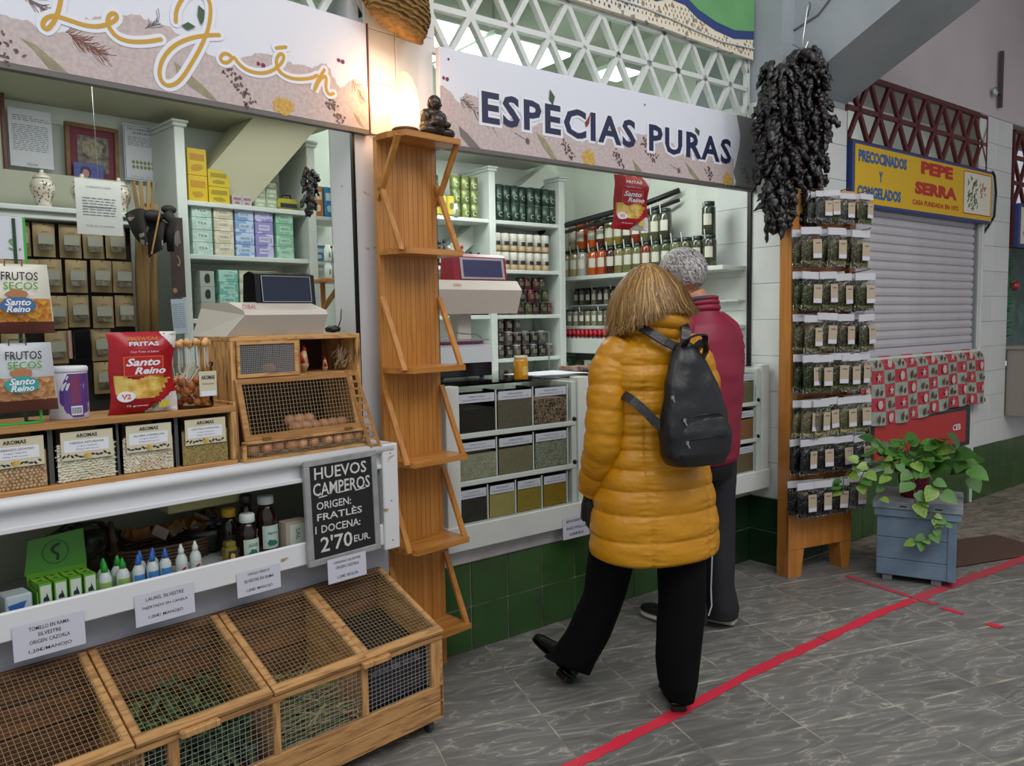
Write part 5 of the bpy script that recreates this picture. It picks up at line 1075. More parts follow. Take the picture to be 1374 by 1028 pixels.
# kraft bags on dark pegboard
t=thing('pegboard','dark pegboard behind the hanging kraft bags','board','L',(0,0,0)); MB().box(-1.75,-.64,1.17,1.18,1.05,1.912).part('panel',mat('peg_dark','2e2820',.8),t)
kraft=mat('kraft','8d7a56',.7,kind='noise',sc_=8,col2='9d8962',rnd=.08,bump=.3,bsc=14)
def kraftbag():
    k=thing('kraft_bag','x','bag','L',(0,0,0)); mb=MB(); NX,NZ=8,8
    for j in range(NZ+1):
        for i in range(NX+1):
            u=i/NX; v=j/NZ; mb.v.append(((u-.5)*.084,-(.003+.017*math.sin(math.pi*min(1,(1-v)*1.15+.02))*(1-abs(2*u-1)**2)),v*.138))
    for j in range(NZ):
        for i in range(NX): a=j*(NX+1)+i; mb.f.append((a,a+1,a+NX+2,a+NX+1)); mb.mi.append(0)
    mb.box(-.042,.042,0,.003,0,.138); mb.part('paper_pouch',kraft,k,True)
    w=MB(); w.prism([(-.028,.028),(.028,.028),(.028,.052),(-.028,.052)],-.0235,-.0185).part('window',mat('bag_window','4b4436',.12,kind='noise',sc_=60,col2='75705a',rnd=.3,coat=.6),k)
    l=MB().prism([(-.03,.05),(.03,.05),(.03,.092),(-.03,.092)],-.0235,-.0190).part('label',mat('bag_label','9a9a8c',.4),k); text('AROMAS',.1,ink,k,0,.102,-.0175,w=.028,h=.006)
    MB().tube([(0,.0,.13),(0,-.02,.136)],.0015,5).part('peg_hook',mt_black,k)
    return k
kb=kraftbag(); n=0
rows_=[(1.765,[-1.095,-1.005,-.905,-.812,-.722]),(1.617,[-1.075,-.985,-.89,-.79,-.70]),(1.468,[-1.065,-.975,-.885,-.79,-.695]),(1.32,[-1.14,-.98,-.80]),(1.175,[-1.14,-.98,-.80,-.71])]
RN=['top','second','third','fourth','bottom']
for ri_,(z,xs) in enumerate(rows_):
    for i,x in enumerate(xs):
        lb='kraft paper bag with window, %s in the %s row on the pegboard'%(od(i,len(xs)),RN[ri_]); a=random.uniform(-.06,.06)
        if n==0: place(kb,'L',(x,1.13,z)); tag(kb,lb,'bag','kraft bags on the pegboard')
        else: dup(kb,lb,'L',(x,1.13+random.uniform(-.01,.01),z+random.uniform(-.004,.004)),random.uniform(-.1,.1),'kraft bags on the pegboard',ry=a*.6)
        n+=1
b=thing('black_pouch','glossy black pouch hanging among the kraft bags in the fourth row','bag','L',(-.885,1.12,1.325)); MB().cbox(-.038,.038,-.015,.003,0,.135,.008).part('pouch',bpb,b); MB().cbox(-.055,-.040,-.012,.0,.01,.13,.002).part('side_card',mat('card_pink','b08a80',.5),b)
# burlap sheath, dotted black cloth, brown poster, calendar
bl_=thing('burlap_roll','tall brown rolled paper and basket standing against the pilaster','roll','L',(0,0,0)); bk_=mat('brown_paper','9a7c4c',.7,kind='wood',sc_=6,stretch=(14,14,.7),col2='7a5e36')
MB().tube([(-.625,1.12,1.3),(-.615,1.12,1.7),(-.60,1.10,2.0)],[.025,.03,.035],10).tube([(-.575,1.14,1.3),(-.57,1.14,1.7),(-.565,1.12,2.02)],[.022,.03,.034],10).part('paper_rolls',bk_,bl_,True)
bt=thing('wicker_hamper','pale slatted basket standing high beside the allergen sheet','basket','L',(-.60,1.10,2.0)); mb=MB()
for k in range(9): a=k*.7; mb.beam((.03*math.cos(a),.03*math.sin(a),-.02),(.048*math.cos(a),.048*math.sin(a),.11),.014,.004)
mb.part('basket_slats',mat('slat_tan','9c8152',.7),bt,kind='stuff')
cl=thing('dotted_cloth','dark cloth with white dots knotted over a stick beside the paper rolls','cloth','L',(0,0,0))
mb=MB(); N=14
for j in range(N+1):
    for i in range(N+1):
        u=i/N; v=j/N; x=-.72+.21*u*(1-.35*v)+.06*v; z=1.95+.03*math.sin(u*5)-.21*v*(1-abs(u-.35)*1.2); y=1.0+.03*math.sin(u*14+v*3)*(.3+v)
        mb.v.append((x,y,z))
for j in range(N):
    for i in range(N): a=j*(N+1)+i; mb.f.append((a,a+1,a+N+2,a+N+1)); mb.mi.append(0)
dc=mat('dotted_dark','17130f',.7,kind='voronoi',sc_=55,lo=.90,hi=.92,col2='8a8272')
mb.part('cloth',dc,cl,True); MB().tube([(-.545,1.0,1.97),(-.52,.99,1.93),(-.535,.99,1.88),(-.53,1.0,1.80)],[.03,.022,.02,.016],8).ball((-.60,1.0,1.95),(.045,.03,.03),10,8).ball((-.53,1.0,1.985),(.035,.02,.02),10,8).part('knot',mat('cloth_black','16120f',.7,bump=.3,bsc=30),cl,True); MB().tube([(-.585,.96,1.97),(-.635,.95,1.78)],.004,5).part('stick',mt_raw,cl)
p=thing('poster','dark brown bar wrapper poster fixed on the pilaster','poster','L',(-.495,1.09,1.6)); MB().box(0,.062,0,.002,0,.365).part('sheet',mat('poster_brown','3a2c28',.5,kind='noise',sc_=12,col2='4a3c36'),p); MB().prism(blot(.032,.27,.018,.035,12,.3),-.001,0).part('printed_figure',mat('poster_grey','7c726a',.5),p); MB().rib(smooth_pl([(.03,.19),(.042,.17),(.036,.14),(.03,.15)],2),.005,-.001).part('printed_swirl',mat('poster_tan','a58a62',.5),p); MB().prism(blot(.012,.03,.01,.012,10,.1),-.001,0).part('printed_dot',mat('poster_tan','a58a62',.5),p)
sheet(-.50,-.437,1.43,1.59,1.085,[(.85-.06*k,.08,.92) for k in range(12)],'small calendar sheet pinned below the brown poster',m=mat('calendar','aebcc8',.5),ry=-.05)
# small hanging pepper bunch
def wrinkled(mb,pts,r,n=7):
    k=len(pts); rr=[r*math.sin(math.pi*(i+.6)/(k+.2))**.7*random.uniform(.75,1.2) for i in range(k)]
    mb.tube(pts,rr,n)
PV={}
def pepvar(k,c):
    if (k,c) in PV: return PV[k,c]
    rs=random.Random(k*31+5); mb=MB(); N=13; n=9; pts=[]; rr=[]
    for q in range(N):
        t=q/(N-1); pts.append((.10*math.sin(t*4+k),.10*math.cos(t*3+k*2)-.1,-t)); rr.append(max(.02,(.165+.03*(k%3))*(math.sin(math.pi*min(1,.12+t*.88))**.55)*(1+.25*math.sin(t*17+k))))
    mb.tube(pts,rr,n)
    for a,p in enumerate(mb.v):
        v=Vector(p)*5+Vector((k*3,k,0)); w=Vector(p)*12; mb.v[a]=(p[0]+.11*noise.noise(v)+.05*noise.noise(w),p[1]+.11*noise.noise(v+Vector((9,1,1)))+.05*noise.noise(w+Vector((3,3,1))),p[2]+.06*noise.noise(v+Vector((1,9,1))))
    PV[k,c]=mb.mesh('dried_pepper',mat('pepper_'+c,c,.2,bump=.8,bsc=9,coat=.35),True); return PV[k,c]
def peppers(name,label,fr,loc,strings,cols,npp,L_,rad,W_):
    t=thing(name,label,'dried peppers',fr,loc)
    for sx,z0,z1 in strings:
        for k in range(npp):
            f=k/npp; z=z1+(z0-z1)*f; a=random.uniform(0,6.28); w=W_*(.6+.4*math.sin(math.pi*min(1,f*1.05+.06))); l=L_*random.uniform(.7,1.15)
            r=w*random.uniform(.12,.72); tilt=random.uniform(.1,.75)*(1 if f<.9 else .3)
            inst(pepvar(random.randrange(7),random.choice(cols)),'dried_pepper',t,(sx+r*math.cos(a),r*math.sin(a),z),(0,-tilt,a),(rad/.165,rad/.165,l)).rotation_euler=Euler((0,-tilt,a)).to_matrix().to_4x4().to_euler()
        MB().tube([(sx,0,z0),(sx,0,z1+.05)],.002,5).part('string',mt_raw,t)
    return t
pb=peppers('pepper_bunch','small bunch of black dried peppers hanging beside the tea shelving','L',(.15,.95,2.05),[(0,.0,.20)],['14100f','1c1514'],34,.06,.010,.05)
# ---------------- right stall interior ----------------
shelfunit('shelf_unit','left bay of white wall shelves with pickled cans and bottles','R',.15,.845,1.22,1.5,[1.22,1.50,1.80,2.10],2.395)
shelfunit('shelf_unit','middle bay of white wall shelves with dark green cans and tubs','R',.869,1.425,1.22,1.5,[1.22,1.50,1.79,2.10],2.385,up=(0,1))
def canp(body,band,r,h,lab):
    c=thing('can','x','can','R',(0,0,0)); MB().lathe([(r-.001,0),(r,.002),(r,h-.003),(r-.002,h)],14).part('can_body',mat('can_'+body,body,.3,metal=.2,rnd=.12,kind='noise',sc_=30,col2=band),c,True); MB().lathe([(r*.98,h-.001),(r*.98,h+.001),(r*.8,h+.001)],14).part('can_lid',mt_steel,c,True)
    a=MB(); 
    for k in range(9):
        t0=.6+k*4.6/9; t1=.6+(k+1)*4.6/9
        a.beam((-.0+r*.42*math.cos(t0),-r-.0008+.004*(math.cos(t0)**2)*.8,h*.33+r*.42*math.sin(t0)),(r*.42*math.cos(t1),-r-.0008+.004*(math.cos(t1)**2)*.8,h*.33+r*.42*math.sin(t1)),.003,.006,(0,1,0))
    a.part('printed_c_mark',mat('can_lab_'+lab,lab,.5),c); return c
def rowput(proto,fr,spots,grp,rz=0):
    for k,(x,y,z,lb) in enumerate(spots):
        if k==0: place(proto,fr,(x,y,z),rz); proto['label']=lb; proto['group']=grp
        else: dup(proto,lb,fr,(x,y,z),rz+random.uniform(-.3,.3),grp)
c=canp('4f6030','8a9656',.031,.083,'d6dcc8'); rowput(c,'R',[(.605+.068*i,1.27,2.101+.085*j,'%s light green can in the %s row of the left bay'%(['left','middle','right'][i],HT[j])) for j in range(3) for i in range(3)],'light green cans, left bay')
c=canp('3c4a2c','6d7848',.031,.083,'a8b090'); rowput(c,'R',[(.42+.068*i,1.33,2.101+.085*j,'%s olive can in the %s row behind at the far left of the left bay'%(['left','right'][i],HT[j])) for j in range(3) for i in range(2)],'olive cans behind, left bay')
for k,(x,c_) in enumerate(((.44,'b5a52c'),(.49,'a8a83c'),(.545,'b9a833'))):
    b=thing('snack_pouch','%s yellow snack pouch at the left end of the top shelf'%od(k,3),'bag','R',(x,1.23,2.101)); MB().cbox(-.026,.026,-.012,.012,0,.12,.009).part('pouch',mat('pouch_'+c_,c_,.3,bump=.3,bsc=30),b); MB().prism(blot(0,.06,.016,.02,12,.2),-.0128,-.012).part('printed_olive',mat('print_olive','5a6a2c',.5),b)
b=thing('white_jar','small white jar beside the yellow pouches on the top shelf','jar','R',(.575,1.225,2.101)); MB().lathe([(.018,0),(.019,.05),(.014,.06),(.014,.075),(.001,.076)],14).part('jar_body',mat('pot_white','ccd3cc',.4),b,True); MB().box(-.008,.008,-.0205,-.019,.01,.04).part('label',mat('olive_print3','6c8a52',.5),b)
c=canp('1c2e26','3d5546',.0305,.112,'b9c4b8'); rowput(c,'R',[(.925+.0645*i,1.26+.01*(i%2),2.101+.115*j,'%s dark green can in the %s row of the middle bay'%(od(i,8),['lower','upper'][j])) for j in range(2) for i in range(8)],'dark green cans, middle bay')
def tubp():
    c=thing('tub','x','tub','R',(0,0,0)); r=.031; h=.115; MB().lathe([(r-.002,0),(r,.003),(r,h*.32)],16).part('tub_base',mat('tub_tan','b29a78',.5),c,True); MB().lathe([(r+.0003,h*.30),(r+.0003,h*.92),(r-.003,h*.97),(.001,h*.975)],16).part('tub_wrap',mat('tub_white','cfcec2',.5),c,True)
    wrapstrip(c,'black_label',mat('tub_black','23252a',.5),r+.001,[(h*.3,-2.2,-.95),(h*.52,-2.2,-.95)]); return c
c=tubp(); rowput(c,'R',[(.905+.0665*i,1.26,1.791+.12*j,'%s white tub with black label in the %s row of the middle bay'%(od(i,7),['lower','upper'][j])) for j in range(2) for i in range(7)],'white tubs with black labels')
def jarp(fr,r,h,fill,lid,flag=False,lab='c8c8b8',fh=.86):
    c=thing('spice_jar','x','jar',fr,(0,0,0)); MB().lathe([(r*.93,0),(r,.004),(r,h*.80),(r*.82,h*.89)],14).part('jar_fill',mat('fill_'+fill,''.join('%02x'%int(int(fill[i:i+2],16)*.78) for i in(0,2,4)),.16,kind='noise',sc_=120,col2=''.join('%02x'%min(255,int(int(fill[i:i+2],16)*.95)) for i in(0,2,4)),coat=.7),c,True)
    MB().lathe([(r*.86,h*.88),(r*.88,h*.89),(r*.88,h),(.001,h+.001)],14).part('lid',mat('lid_'+lid,lid,.3,metal=.1),c,True)
    wrapstrip(c,'label',mat('jl_'+lab,lab,.5),r+.0008,[(h*.28,-2.15,-.95),(h*.62,-2.15,-.95)])
    if flag: MB().beam((-r*.5,-r*.6,h*.78),(-r*.62,-r*.95,h*1.16),.006,.0015,(0,1,0)).part('white_flag_strip',mat('flag_white','d5dad8',.5),c)
    return c
# dark jam jars
cols=[('3a1414','1c1c1c'),('4a1616','2a2a2a'),('2a2a16','1c1c1c'),('3f4a22','2a2420'),('5a1a14','8a2020')]
n=0
for j,(z,cnt,x0) in enumerate(((1.501,8,.91),(1.585,7,.93),(1.668,4,1.10))):
    for i in range(cnt):
        if j==0 or True:
            fc,lc=cols[(i*2+j)%5]; x=x0+.064*i
            if x>1.38: continue
            p=jarp('R',.028,.078,fc,lc,lab='5c5648'); place(p,'R',(x,1.27+.02*(i%2),z)); tag(p,'%s dark preserve jar in the %s row of the jam shelf'%(od(i,9),['lower','middle','upper'][j]),'jar','dark preserve jars'); n+=1
for j,(z,cnt) in enumerate(((1.221,7),(1.31,6),(1.395,3))):
    for i in range(cnt):
        fc,lc=[('46413a','8a8a88'),('2a1c18','1c1c1c'),('5a5550','a8a8a4'),('3a1818','2c2c2c')][(i+j)%4]
        p=jarp('R',.031,.084,fc,lc,lab='6f6a60'); place(p,'R',(.93+.07*i,1.28,z)); tag(p,'%s grey or dark jar in the %s row of the lowest visible shelf'%(od(i,9),['lower','middle','upper'][j]),'jar','jars on the lowest back shelf')
# left bay bottles
for k,(x,h,bc,cc) in enumerate(((.47,.15,'14181c','1c1c22'),(.505,.16,'14181c','1c1c22'),(.54,.12,'c8c8c0','c8c8c0'),(.60,.12,'1a1c20','8a2030'),(.635,.13,'8a1a28','a82030'),(.665,.07,'c09a28','c8a020'),(.70,.095,'1c222a','202830'),(.76,.09,'20262c','14181c'))):
    b=thing('bottle','%s of the mixed dark bottles above the red scale display'%od(k,8),'bottle','R',(x,1.25,1.801)); MB().lathe([(.015,0),(.016,.003),(.016,h*.55),(.007,h*.75),(.007,h*.9)],12).part('bottle_body',mat('bt_'+bc,bc,.15,coat=.5),b,True); MB().lathe([(.009,h*.86),(.009,h),(.001,h+.001)],10).part('cap',mat('bc_'+cc,cc,.4),b,True); wrapstrip(b,'label',mat('jl_c8c8b8','c8c8b8',.5),.0165,[(h*.12,-2.1,-1),(h*.42,-2.1,-1)])
b=thing('orange_jar','dark orange jar on the low shelf behind the second scale','jar','R',(.575,1.27,1.501)); MB().lathe([(.04,0),(.044,.01),(.044,.1),(.04,.11),(.04,.13),(.001,.131)],18).part('jar_body',mat('orange_d','7a3418',.25,coat=.5),b,True); MB().lathe([(.0445,.03),(.0445,.07)],18).part('label',mat('orange_e','b0552a',.4),b,True)
for k in range(4): 
    b=thing('flat_pack','%s dark flat packet lying on the shelf under the cream scale'%od(k,4),'packet','R',(.50+.07*k,1.24,1.501 if k<0 else 1.801-.3+.0)); MB().cbox(0,.06,0,.04,0,.012,.002).part('packet',mat('packet_dark','2c3430',.4),b); b.location=FR['R']@Vector((.62+.05*k,1.24,1.502)) 
# spice wall
t=thing('spice_shelf','long white shelf on the right wall carrying two tiers of large spice jars','shelf','R',(0,0,0)); MB().cbox(1.60,1.815,.03,1.5,1.735,1.762,.003).part('shelf_board',mt_shelf,t)
t=thing('spice_shelf','lower white shelf on the right wall carrying small spice bottles','shelf','R',(0,0,0)); MB().cbox(1.60,1.815,.03,1.5,1.395,1.418,.003).part('shelf_board',mt_shelf,t); MB().cbox(1.74,1.815,.03,1.5,1.555,1.565,.002).part('riser_board',mt_shelf,t)
ys_=[1.43,1.345,1.265,1.155,1.07,.985,.905,.825,.745,.665,.585,.505,.425,.345,.26,.17]
lowf=['b9ab80','b3a878','c4c2b0','cf5a14','c85212','4a1c14','8a8452','7f7c4c','6f7446','8c2c14','5c6440','4a5034','707a50','5a5c3c','4b5236','3e4630']
upf=[None,'b3a67c','d4611a','cf5814','5a2014','98904a','8d7a2c','3f3828','8a2e18','6c7048','565c3e','40442f',None,None,None,'454c34']
HH=.185
for k,y in enumerate(ys_):
    p=jarp('R',.040 if k not in(3,) else .042,HH,lowf[k],'20302a',True); place(p,'R',(1.66,y,1.763),-1.1); tag(p,'%s large spice jar on the lower tier of the spice shelf'%od(k,16),'jar','large spice jars, lower tier')
    if upf[k]: 
        p=jarp('R',.041,.19,upf[k],'20302a',k>7); place(p,'R',(1.665,y+.012,1.763+HH+.002),-1.1); tag(p,'large spice jar on the upper tier, standing on the %s jar below'%od(k,16),'jar','large spice jars, upper tier')
def small(z,y0,n,cs,tier,lid='1c1c1e',r=.024,h=.115,x=1.65):
    for k in range(n):
        p=jarp('R',r,h,cs[k%len(cs)],lid,k%3==0,lab='d4d4c8'); place(p,'R',(x,y0-.062*k,z),-1.1); tag(p,'%s small spice bottle in the %s row'%(od(k,18),tier),'jar','small spice bottles')
small(1.419,1.45,18,['7a7a60','8f8d78','a0a08c','6a6a50','8c8468','9c9c84','777a5c','8a8a70','b8961c','c29a18','c8641c'],'front lower')
small(1.566,1.45,18,['6c5c48','7a7460','3c342a','8a8674','4a4238','9a947c','2c2a28','b9981c','c09018'],'upper riser',x=1.77,h=.12)
# white tray with red-capped bottles
t=thing('sauce_tray','white tray rack of little red-capped bottles under the spice shelf','tray','R',(0,0,0)); MB().cbox(1.52,1.53,.40,1.51,1.235,1.335,.002).part('tray_front',mt_shelf,t); MB().box(1.53,1.8,.40,1.51,1.235,1.245).part('tray_floor',mt_shelf,t); MB().box(1.79,1.8,.4,1.51,1.245,1.40).part('tray_back',mt_shelf,t)
sb_=thing('small_sauce_bottle','x','bottle','R',(0,0,0)); MB().lathe([(.014,0),(.015,.003),(.015,.09),(.008,.105)],10).part('bottle_body',mat('sauce_white','a9a69c',.3,kind='noise',sc_=40,col2='7a3a34',rnd=.3),sb_,True); MB().lathe([(.013,.10),(.013,.135),(.001,.136)],10).part('cap',mat('cap_red','b01c2a',.35),sb_,True)
n=0
for r in range(3):
    for k in range(26):
        lb='%s red-capped bottle in the %s row of the white tray'%(ORD[k] if k<18 else '%dth from left'%(k+1),['front','middle','back'][r])
        mt={'cap':mat('cap_orange','c8501c',.35)} if k in(14,15,19,20) else None
        if n==0: place(sb_,'R',(1.56,1.5,1.246)); tag(sb_,lb,'bottle','red-capped bottles in the tray')
        else: dup(sb_,lb,'R',(1.56+.034*r,1.5-.042*k,1.246+.012*r),0,'red-capped bottles in the tray',mt)
        n+=1
t=thing('low_shelf','low white shelf below the tray with cartons and tins','shelf','R',(0,0,0)); MB().cbox(1.5,1.8,.5,1.5,1.035,1.055,.002).part('shelf_board',mt_shelf,t)
for k,(y,c_,h) in enumerate(((1.42,'8a9a3c',.15),(1.34,'4c7a4a',.14),(1.22,'3a3028',.12),(1.12,'a9b4ac',.13),(1.0,'16181c',.13),(.88,'8a9a88',.07))):
    b=thing('carton_box','%s packet on the low shelf under the red-capped bottles'%od(k,6),'packet','R',(1.56,y,1.056)); MB().cbox(0,.07,-.035,.035,0,h,.002).part('carton',mat('lp_'+c_,c_,.4),b); MB().box(-.001,0,-.022,.022,h*.3,h*.8).part('label',mat('jl_c8c8b8','c8c8b8',.5) if k%2 else mat('lab_g','7a9a4a',.5),b)
# ---------------- glazed counters ----------------
def vitrine(x0,x1,label,bins,rows3,dy=0):
    t=thing('display_counter',label,'counter','R',(0,dy,0)); m=mt_white
    for xa,xb in((x0,x0+.07),(x1-.07,x1)): MB().cbox(xa,xb,-.045,.02,.485,1.19,.003).part('corner_post',m,t)
    MB().cbox(x0-.01,x1,-.055,.03,.475,.585,.004).part('bottom_rail',m,t); MB().box(x0,x1,.0,.58,.485,.575).part('base',m,t)
    for z in(.757,.965): MB().cbox(x0+.07,x1-.075,-.035,.5,z-.006,z+.016,.002).part('shelf_board',m,t)
    for z in(.78,.989): MB().ball((x1-.085,-.03,z),(.012,.012,.012),8,6).part('shelf_stop',mt_black,t)
    MB().cbox(x1-.10,x1-.07,-.03,.5,.585,1.17,.002).part('inner_frame',m,t)
    MB().box(x0,x1,.56,.58,.575,1.18).part('back_panel',mat('case_inner','b8beb4',.5),t)
    MB().box(x0+.07,x1-.07,-.043,-.040,.585,1.18).part('front_glass',mt_glass,t); MB().cbox(x0+.01,x1-.005,-.045,.60,1.188,1.197,.001).part('glass_top',mt_glassg,t)
    return t
def sbin(x,z,w,h,d,fillm,fh,label,lab2,dy=0):
    b=thing('spice_bin',label,'bin','R',(x,-.025+dy,z),group='clear spice bins in the glazed counter')
    MB().box(0,w,0,.0015,0,h).box(0,.0015,0,d,0,h).box(w-.0015,w,0,d,0,h).part('bin_walls',mt_glass,b); MB().box(.003,w-.003,.003,d-.003,.001,fh).part('spice',fillm,b)
    MB().box(w-.006,w+.0,-.001,.003,0,h).part('edge_strip',mat('strip_white','c9cfc8',.4),b)
    l=MB().box(.004,w-.012,-.0022,-.001,h-.048,h-.01).part('label',mat('tag_white','c8c9d6',.5),b); text(lab2,.1,inkb,l,w/2-.004,h-.023,-.003,w=w*.42,h=.006); text('ORIGEN: ESPAÑA 100G 1,20€',.1,inkb,l,w/2-.004,h-.036,-.003,w=w*.74,h=.006)
F=lambda n,c,c2,s=180,b=.4: mat('spice_'+n,c,.6,kind='voronoi',sc_=s,lo=.2,hi=.8,col2=c2,bump=b)
vitrine(-.35,.475,'white glazed counter with three tiers of spice bins left of the woman',None,None)
r1=[(F('black','17120e','221a14'),.10,'PIMIENTA NEGRA','black ground pepper'),(F('greybrown','5a5044','6d6152',260),.125,'PIMIENTA MOLIDA','grey-brown ground pepper'),(F('mixed','1a1210','9a8068',170),.115,'PIMIENTA MEZCLA','dark speckled peppercorns')]
r2=[(F('palegrain','8a8470','a8a28c',170),.11,'HINOJO GRANO','pale grey seeds'),(F('sand','746a52','857b60',260),.115,'COMINO MOLIDO','sandy ground cumin'),(F('salty','6a6a58','9a9a88',200),.125,'TOMILLO HOJA','grey flaked herb')]
r3=[(F('darkbrown','2c241f','3a302a',220),.13,'CLAVO','dark brown cloves'),(F('cream','a39052','ae9c60',300,.1),.115,'JENGIBRE','cream-yellow ginger powder'),(F('mustard','8c741c','a08630',260),.115,'CURRY','mustard yellow curry'),(F('turmeric','8a6a0e','a07c14',260),.115,'CÚRCUMA','golden turmeric')]
for i,(m,fh,t2,d) in enumerate(r1): sbin(-.275+.212*i,.983,.206,.178,.4,m,fh,'clear bin of %s on the top tier of the left counter'%d,t2)
for i,(m,fh,t2,d) in enumerate(r2): sbin(-.275+.212*i,.775,.206,.175,.4,m,fh,'clear bin of %s on the middle tier of the left counter'%d,t2)
for i,(m,fh,t2,d) in enumerate(r3): sbin(-.275+.157*i,.587,.152,.155,.4,m,fh,'clear bin of %s on the bottom tier of the left counter'%d,t2)
vitrine(.51,1.795,'white glazed counter behind the two shoppers',None,None,-.105)
r4=[('rust','6a2c1a','7a3a24'),('maroon','3a1414','4a1c1a'),('ochre','8a6a3a','9a7c48'),('tan','8a5c3c','9a6a48'),('brick','7a3c22','8a4a2c'),('khaki','6a644c','7a745a')]
for j,z in enumerate((.587,.775,.983)):
    for i in range(6):
        n_,c1,c2=r4[(i*2+j*1+ (5 if j==0 else 1))%6]; x=.585+.184*i
        if j==2 and i==5: n_,c1,c2='khaki','6a644c','7a745a'
        if j==1 and i==5: n_,c1,c2='tan','8a5c3c','9a6a48'
        if j==0 and i==5: n_,c1,c2='khaki2','6f5a44','7f6a52'
        sbin(x,z,.178,.155 if j==0 else .17,.4,F(n_,c1,c2,260,.15),.11,'clear bin of %s powder, %s on the %s tier of the right counter'%(n_.replace('2','-brown'),od(i,6),['bottom','middle','top'][j]),'PIMENTÓN' if j else 'CANELA',-.105)
t=thing('price_tag','small white card JENGIBRE EN RAÍZ FRESCA 6,50€/KG below the left counter','price tag','R',(.285,-.062,.475),rx=-.04); MB().box(0,.17,0,.001,0,.105).part('card',mat('tag_white','c8c9d6',.5),t)
text('JENGIBRE EN',.1,ink,t,.085,.083,-.001,w=.13,h=.016); text('RAÍZ FRESCA',.1,ink,t,.085,.052,-.001,w=.125,h=.016); text('6,50€/KG',.1,ink,t,.085,.021,-.001,bold=.015,w=.09,h=.016); t.location=FR['R']@Vector((.285,-.062,.42))
# on the glass top
o=thing('oil_jar','jar of golden honey with a white lid on the glass counter top','jar','R',(.085,-.01,1.198)); MB().lathe([(.030,0),(.033,.005),(.033,.085),(.028,.096)],20).part('jar_body',mat('honey','c78a14',.1,coat=.7,emit=None),o,True); MB().lathe([(.029,.094),(.031,.096),(.031,.108),(.001,.109)],20).part('lid',mat('lid_cream','c9c3a0',.35),o,True); wrapstrip(o,'label',mat('label_pale','d3b45a',.4),.0335,[(.02,-2.0,-1.1),(.06,-2.0,-1.1)])
pp=single(MB().add([(0,0,0),(.34,.02,0),(.36,-.24,0),(.05,-.2,0),(0,0,.0015),(.34,.02,.003),(.36,-.24,.0015),(.05,-.2,.0015)],[(0,1,2,3),(4,5,6,7),(0,1,5,4),(1,2,6,5),(2,3,7,6),(3,0,4,7)]),'paper_sheet',paper,'sheet of white paper lying on the glass counter top','paper','R',(.22,.30,1.198))
t=thing('leaflet_tray','low clear tray of reddish packets on the counter by the woman','tray','R',(.55,.12,1.198)); MB().box(0,.36,0,.2,0,.004).box(0,.36,0,.003,.004,.03).box(0,.36,.197,.2,.004,.03).part('tray_body',mt_glass,t); mb=MB()
for k in range(14): mb.cbox(.02+k*.023,.04+k*.023,.02,.17,.006,.02+random.uniform(0,.008),.002)
mb.part('packets',mat('packet_red','6a3028',.35,kind='noise',sc_=30,col2='a89080'),t,kind='stuff')
# white and red pole scale
s_=thing('weighing_scale','cream shop scale with red-framed display beside the wooden column','scale','R',(0,0,0)); red=mat('scale_red','8a1426',.25)
MB().prism([(.20,1.50),(.42,1.56),(.42,1.66),(.20,1.655),(.16,1.61)],-.25,.235,ax='x').part('head',cream,s_); MB().cbox(-.06,.02,.28,.36,1.25,1.53,.006).part('stand',cream,s_)
MB().prism([(.25,1.655),(.37,1.655),(.36,1.78),(.285,1.785),(.265,1.77)],-.095,.215,ax='x').part('display_housing',red,s_); MB().prism([(.2480,1.665),(.2630,1.765),(.2615,1.765),(.2465,1.665)],-.055,.20,ax='x').part('display_bezel',mat('bezel_silver','a9a4a8',.3,metal=.4),s_); MB().prism([(.2470,1.675),(.2605,1.755),(.2590,1.755),(.2455,1.675)],-.04,.185,ax='x').part('display',mat('screen_violet','3a3a60',.15),s_)
text('DIBAL',.1,MATS['brand_red'],s_,-.13,1.632,.17,w=.045,h=.014)
s_=thing('weighing_scale','second white and black scale with pink tray cloth on the glass counter','scale','R',(0,0,1.197)); MB().prism([(.20,.075),(.42,.075),(.42,.145),(.26,.165),(.21,.15)],-.22,.085,ax='x').part('upper_body',mat('scale_white2','c3c8cc',.35),s_); MB().cbox(-.22,.085,.21,.42,.01,.075,.004).part('lower_body',bpb,s_); MB().cbox(-.20,.06,.24,.40,.165,.178,.004).part('pink_cloth',mat('cloth_pink','b0547c',.6),s_); MB().cbox(-.22,.08,.22,.42,.176,.184,.002).part('weighing_plate',mt_steel,s_); MB().tube([(-.2,.25,.18),(-.1,.24,.215),(.02,.24,.205),(.07,.25,.18)],.003,6).part('wire_guard',mt_steel,s_)
for x in(-.18,.05): MB().lathe([(.012,0),(.012,.012)],10,(x,.25,0)).part('foot',mt_black,s_)
c=thing('card_rack','clear acrylic stand on the counter in front of the jars','stand','R',(.62,.75,1.055)); MB().box(0,.28,0,.004,0,.34).box(.28,.284,0,.2,0,.34).part('acrylic_panels',mt_glass,c); MB().beam((.282,0,0),(.282,0,.34),.006,.006).beam((0,0,.34),(.282,0,.34),.005,.005).part('metal_edge',mt_steel,c)
struct(MB().box(.1,1.5,.62,1.2,1.0,1.05),'trim_9',mt_shelf,'R')
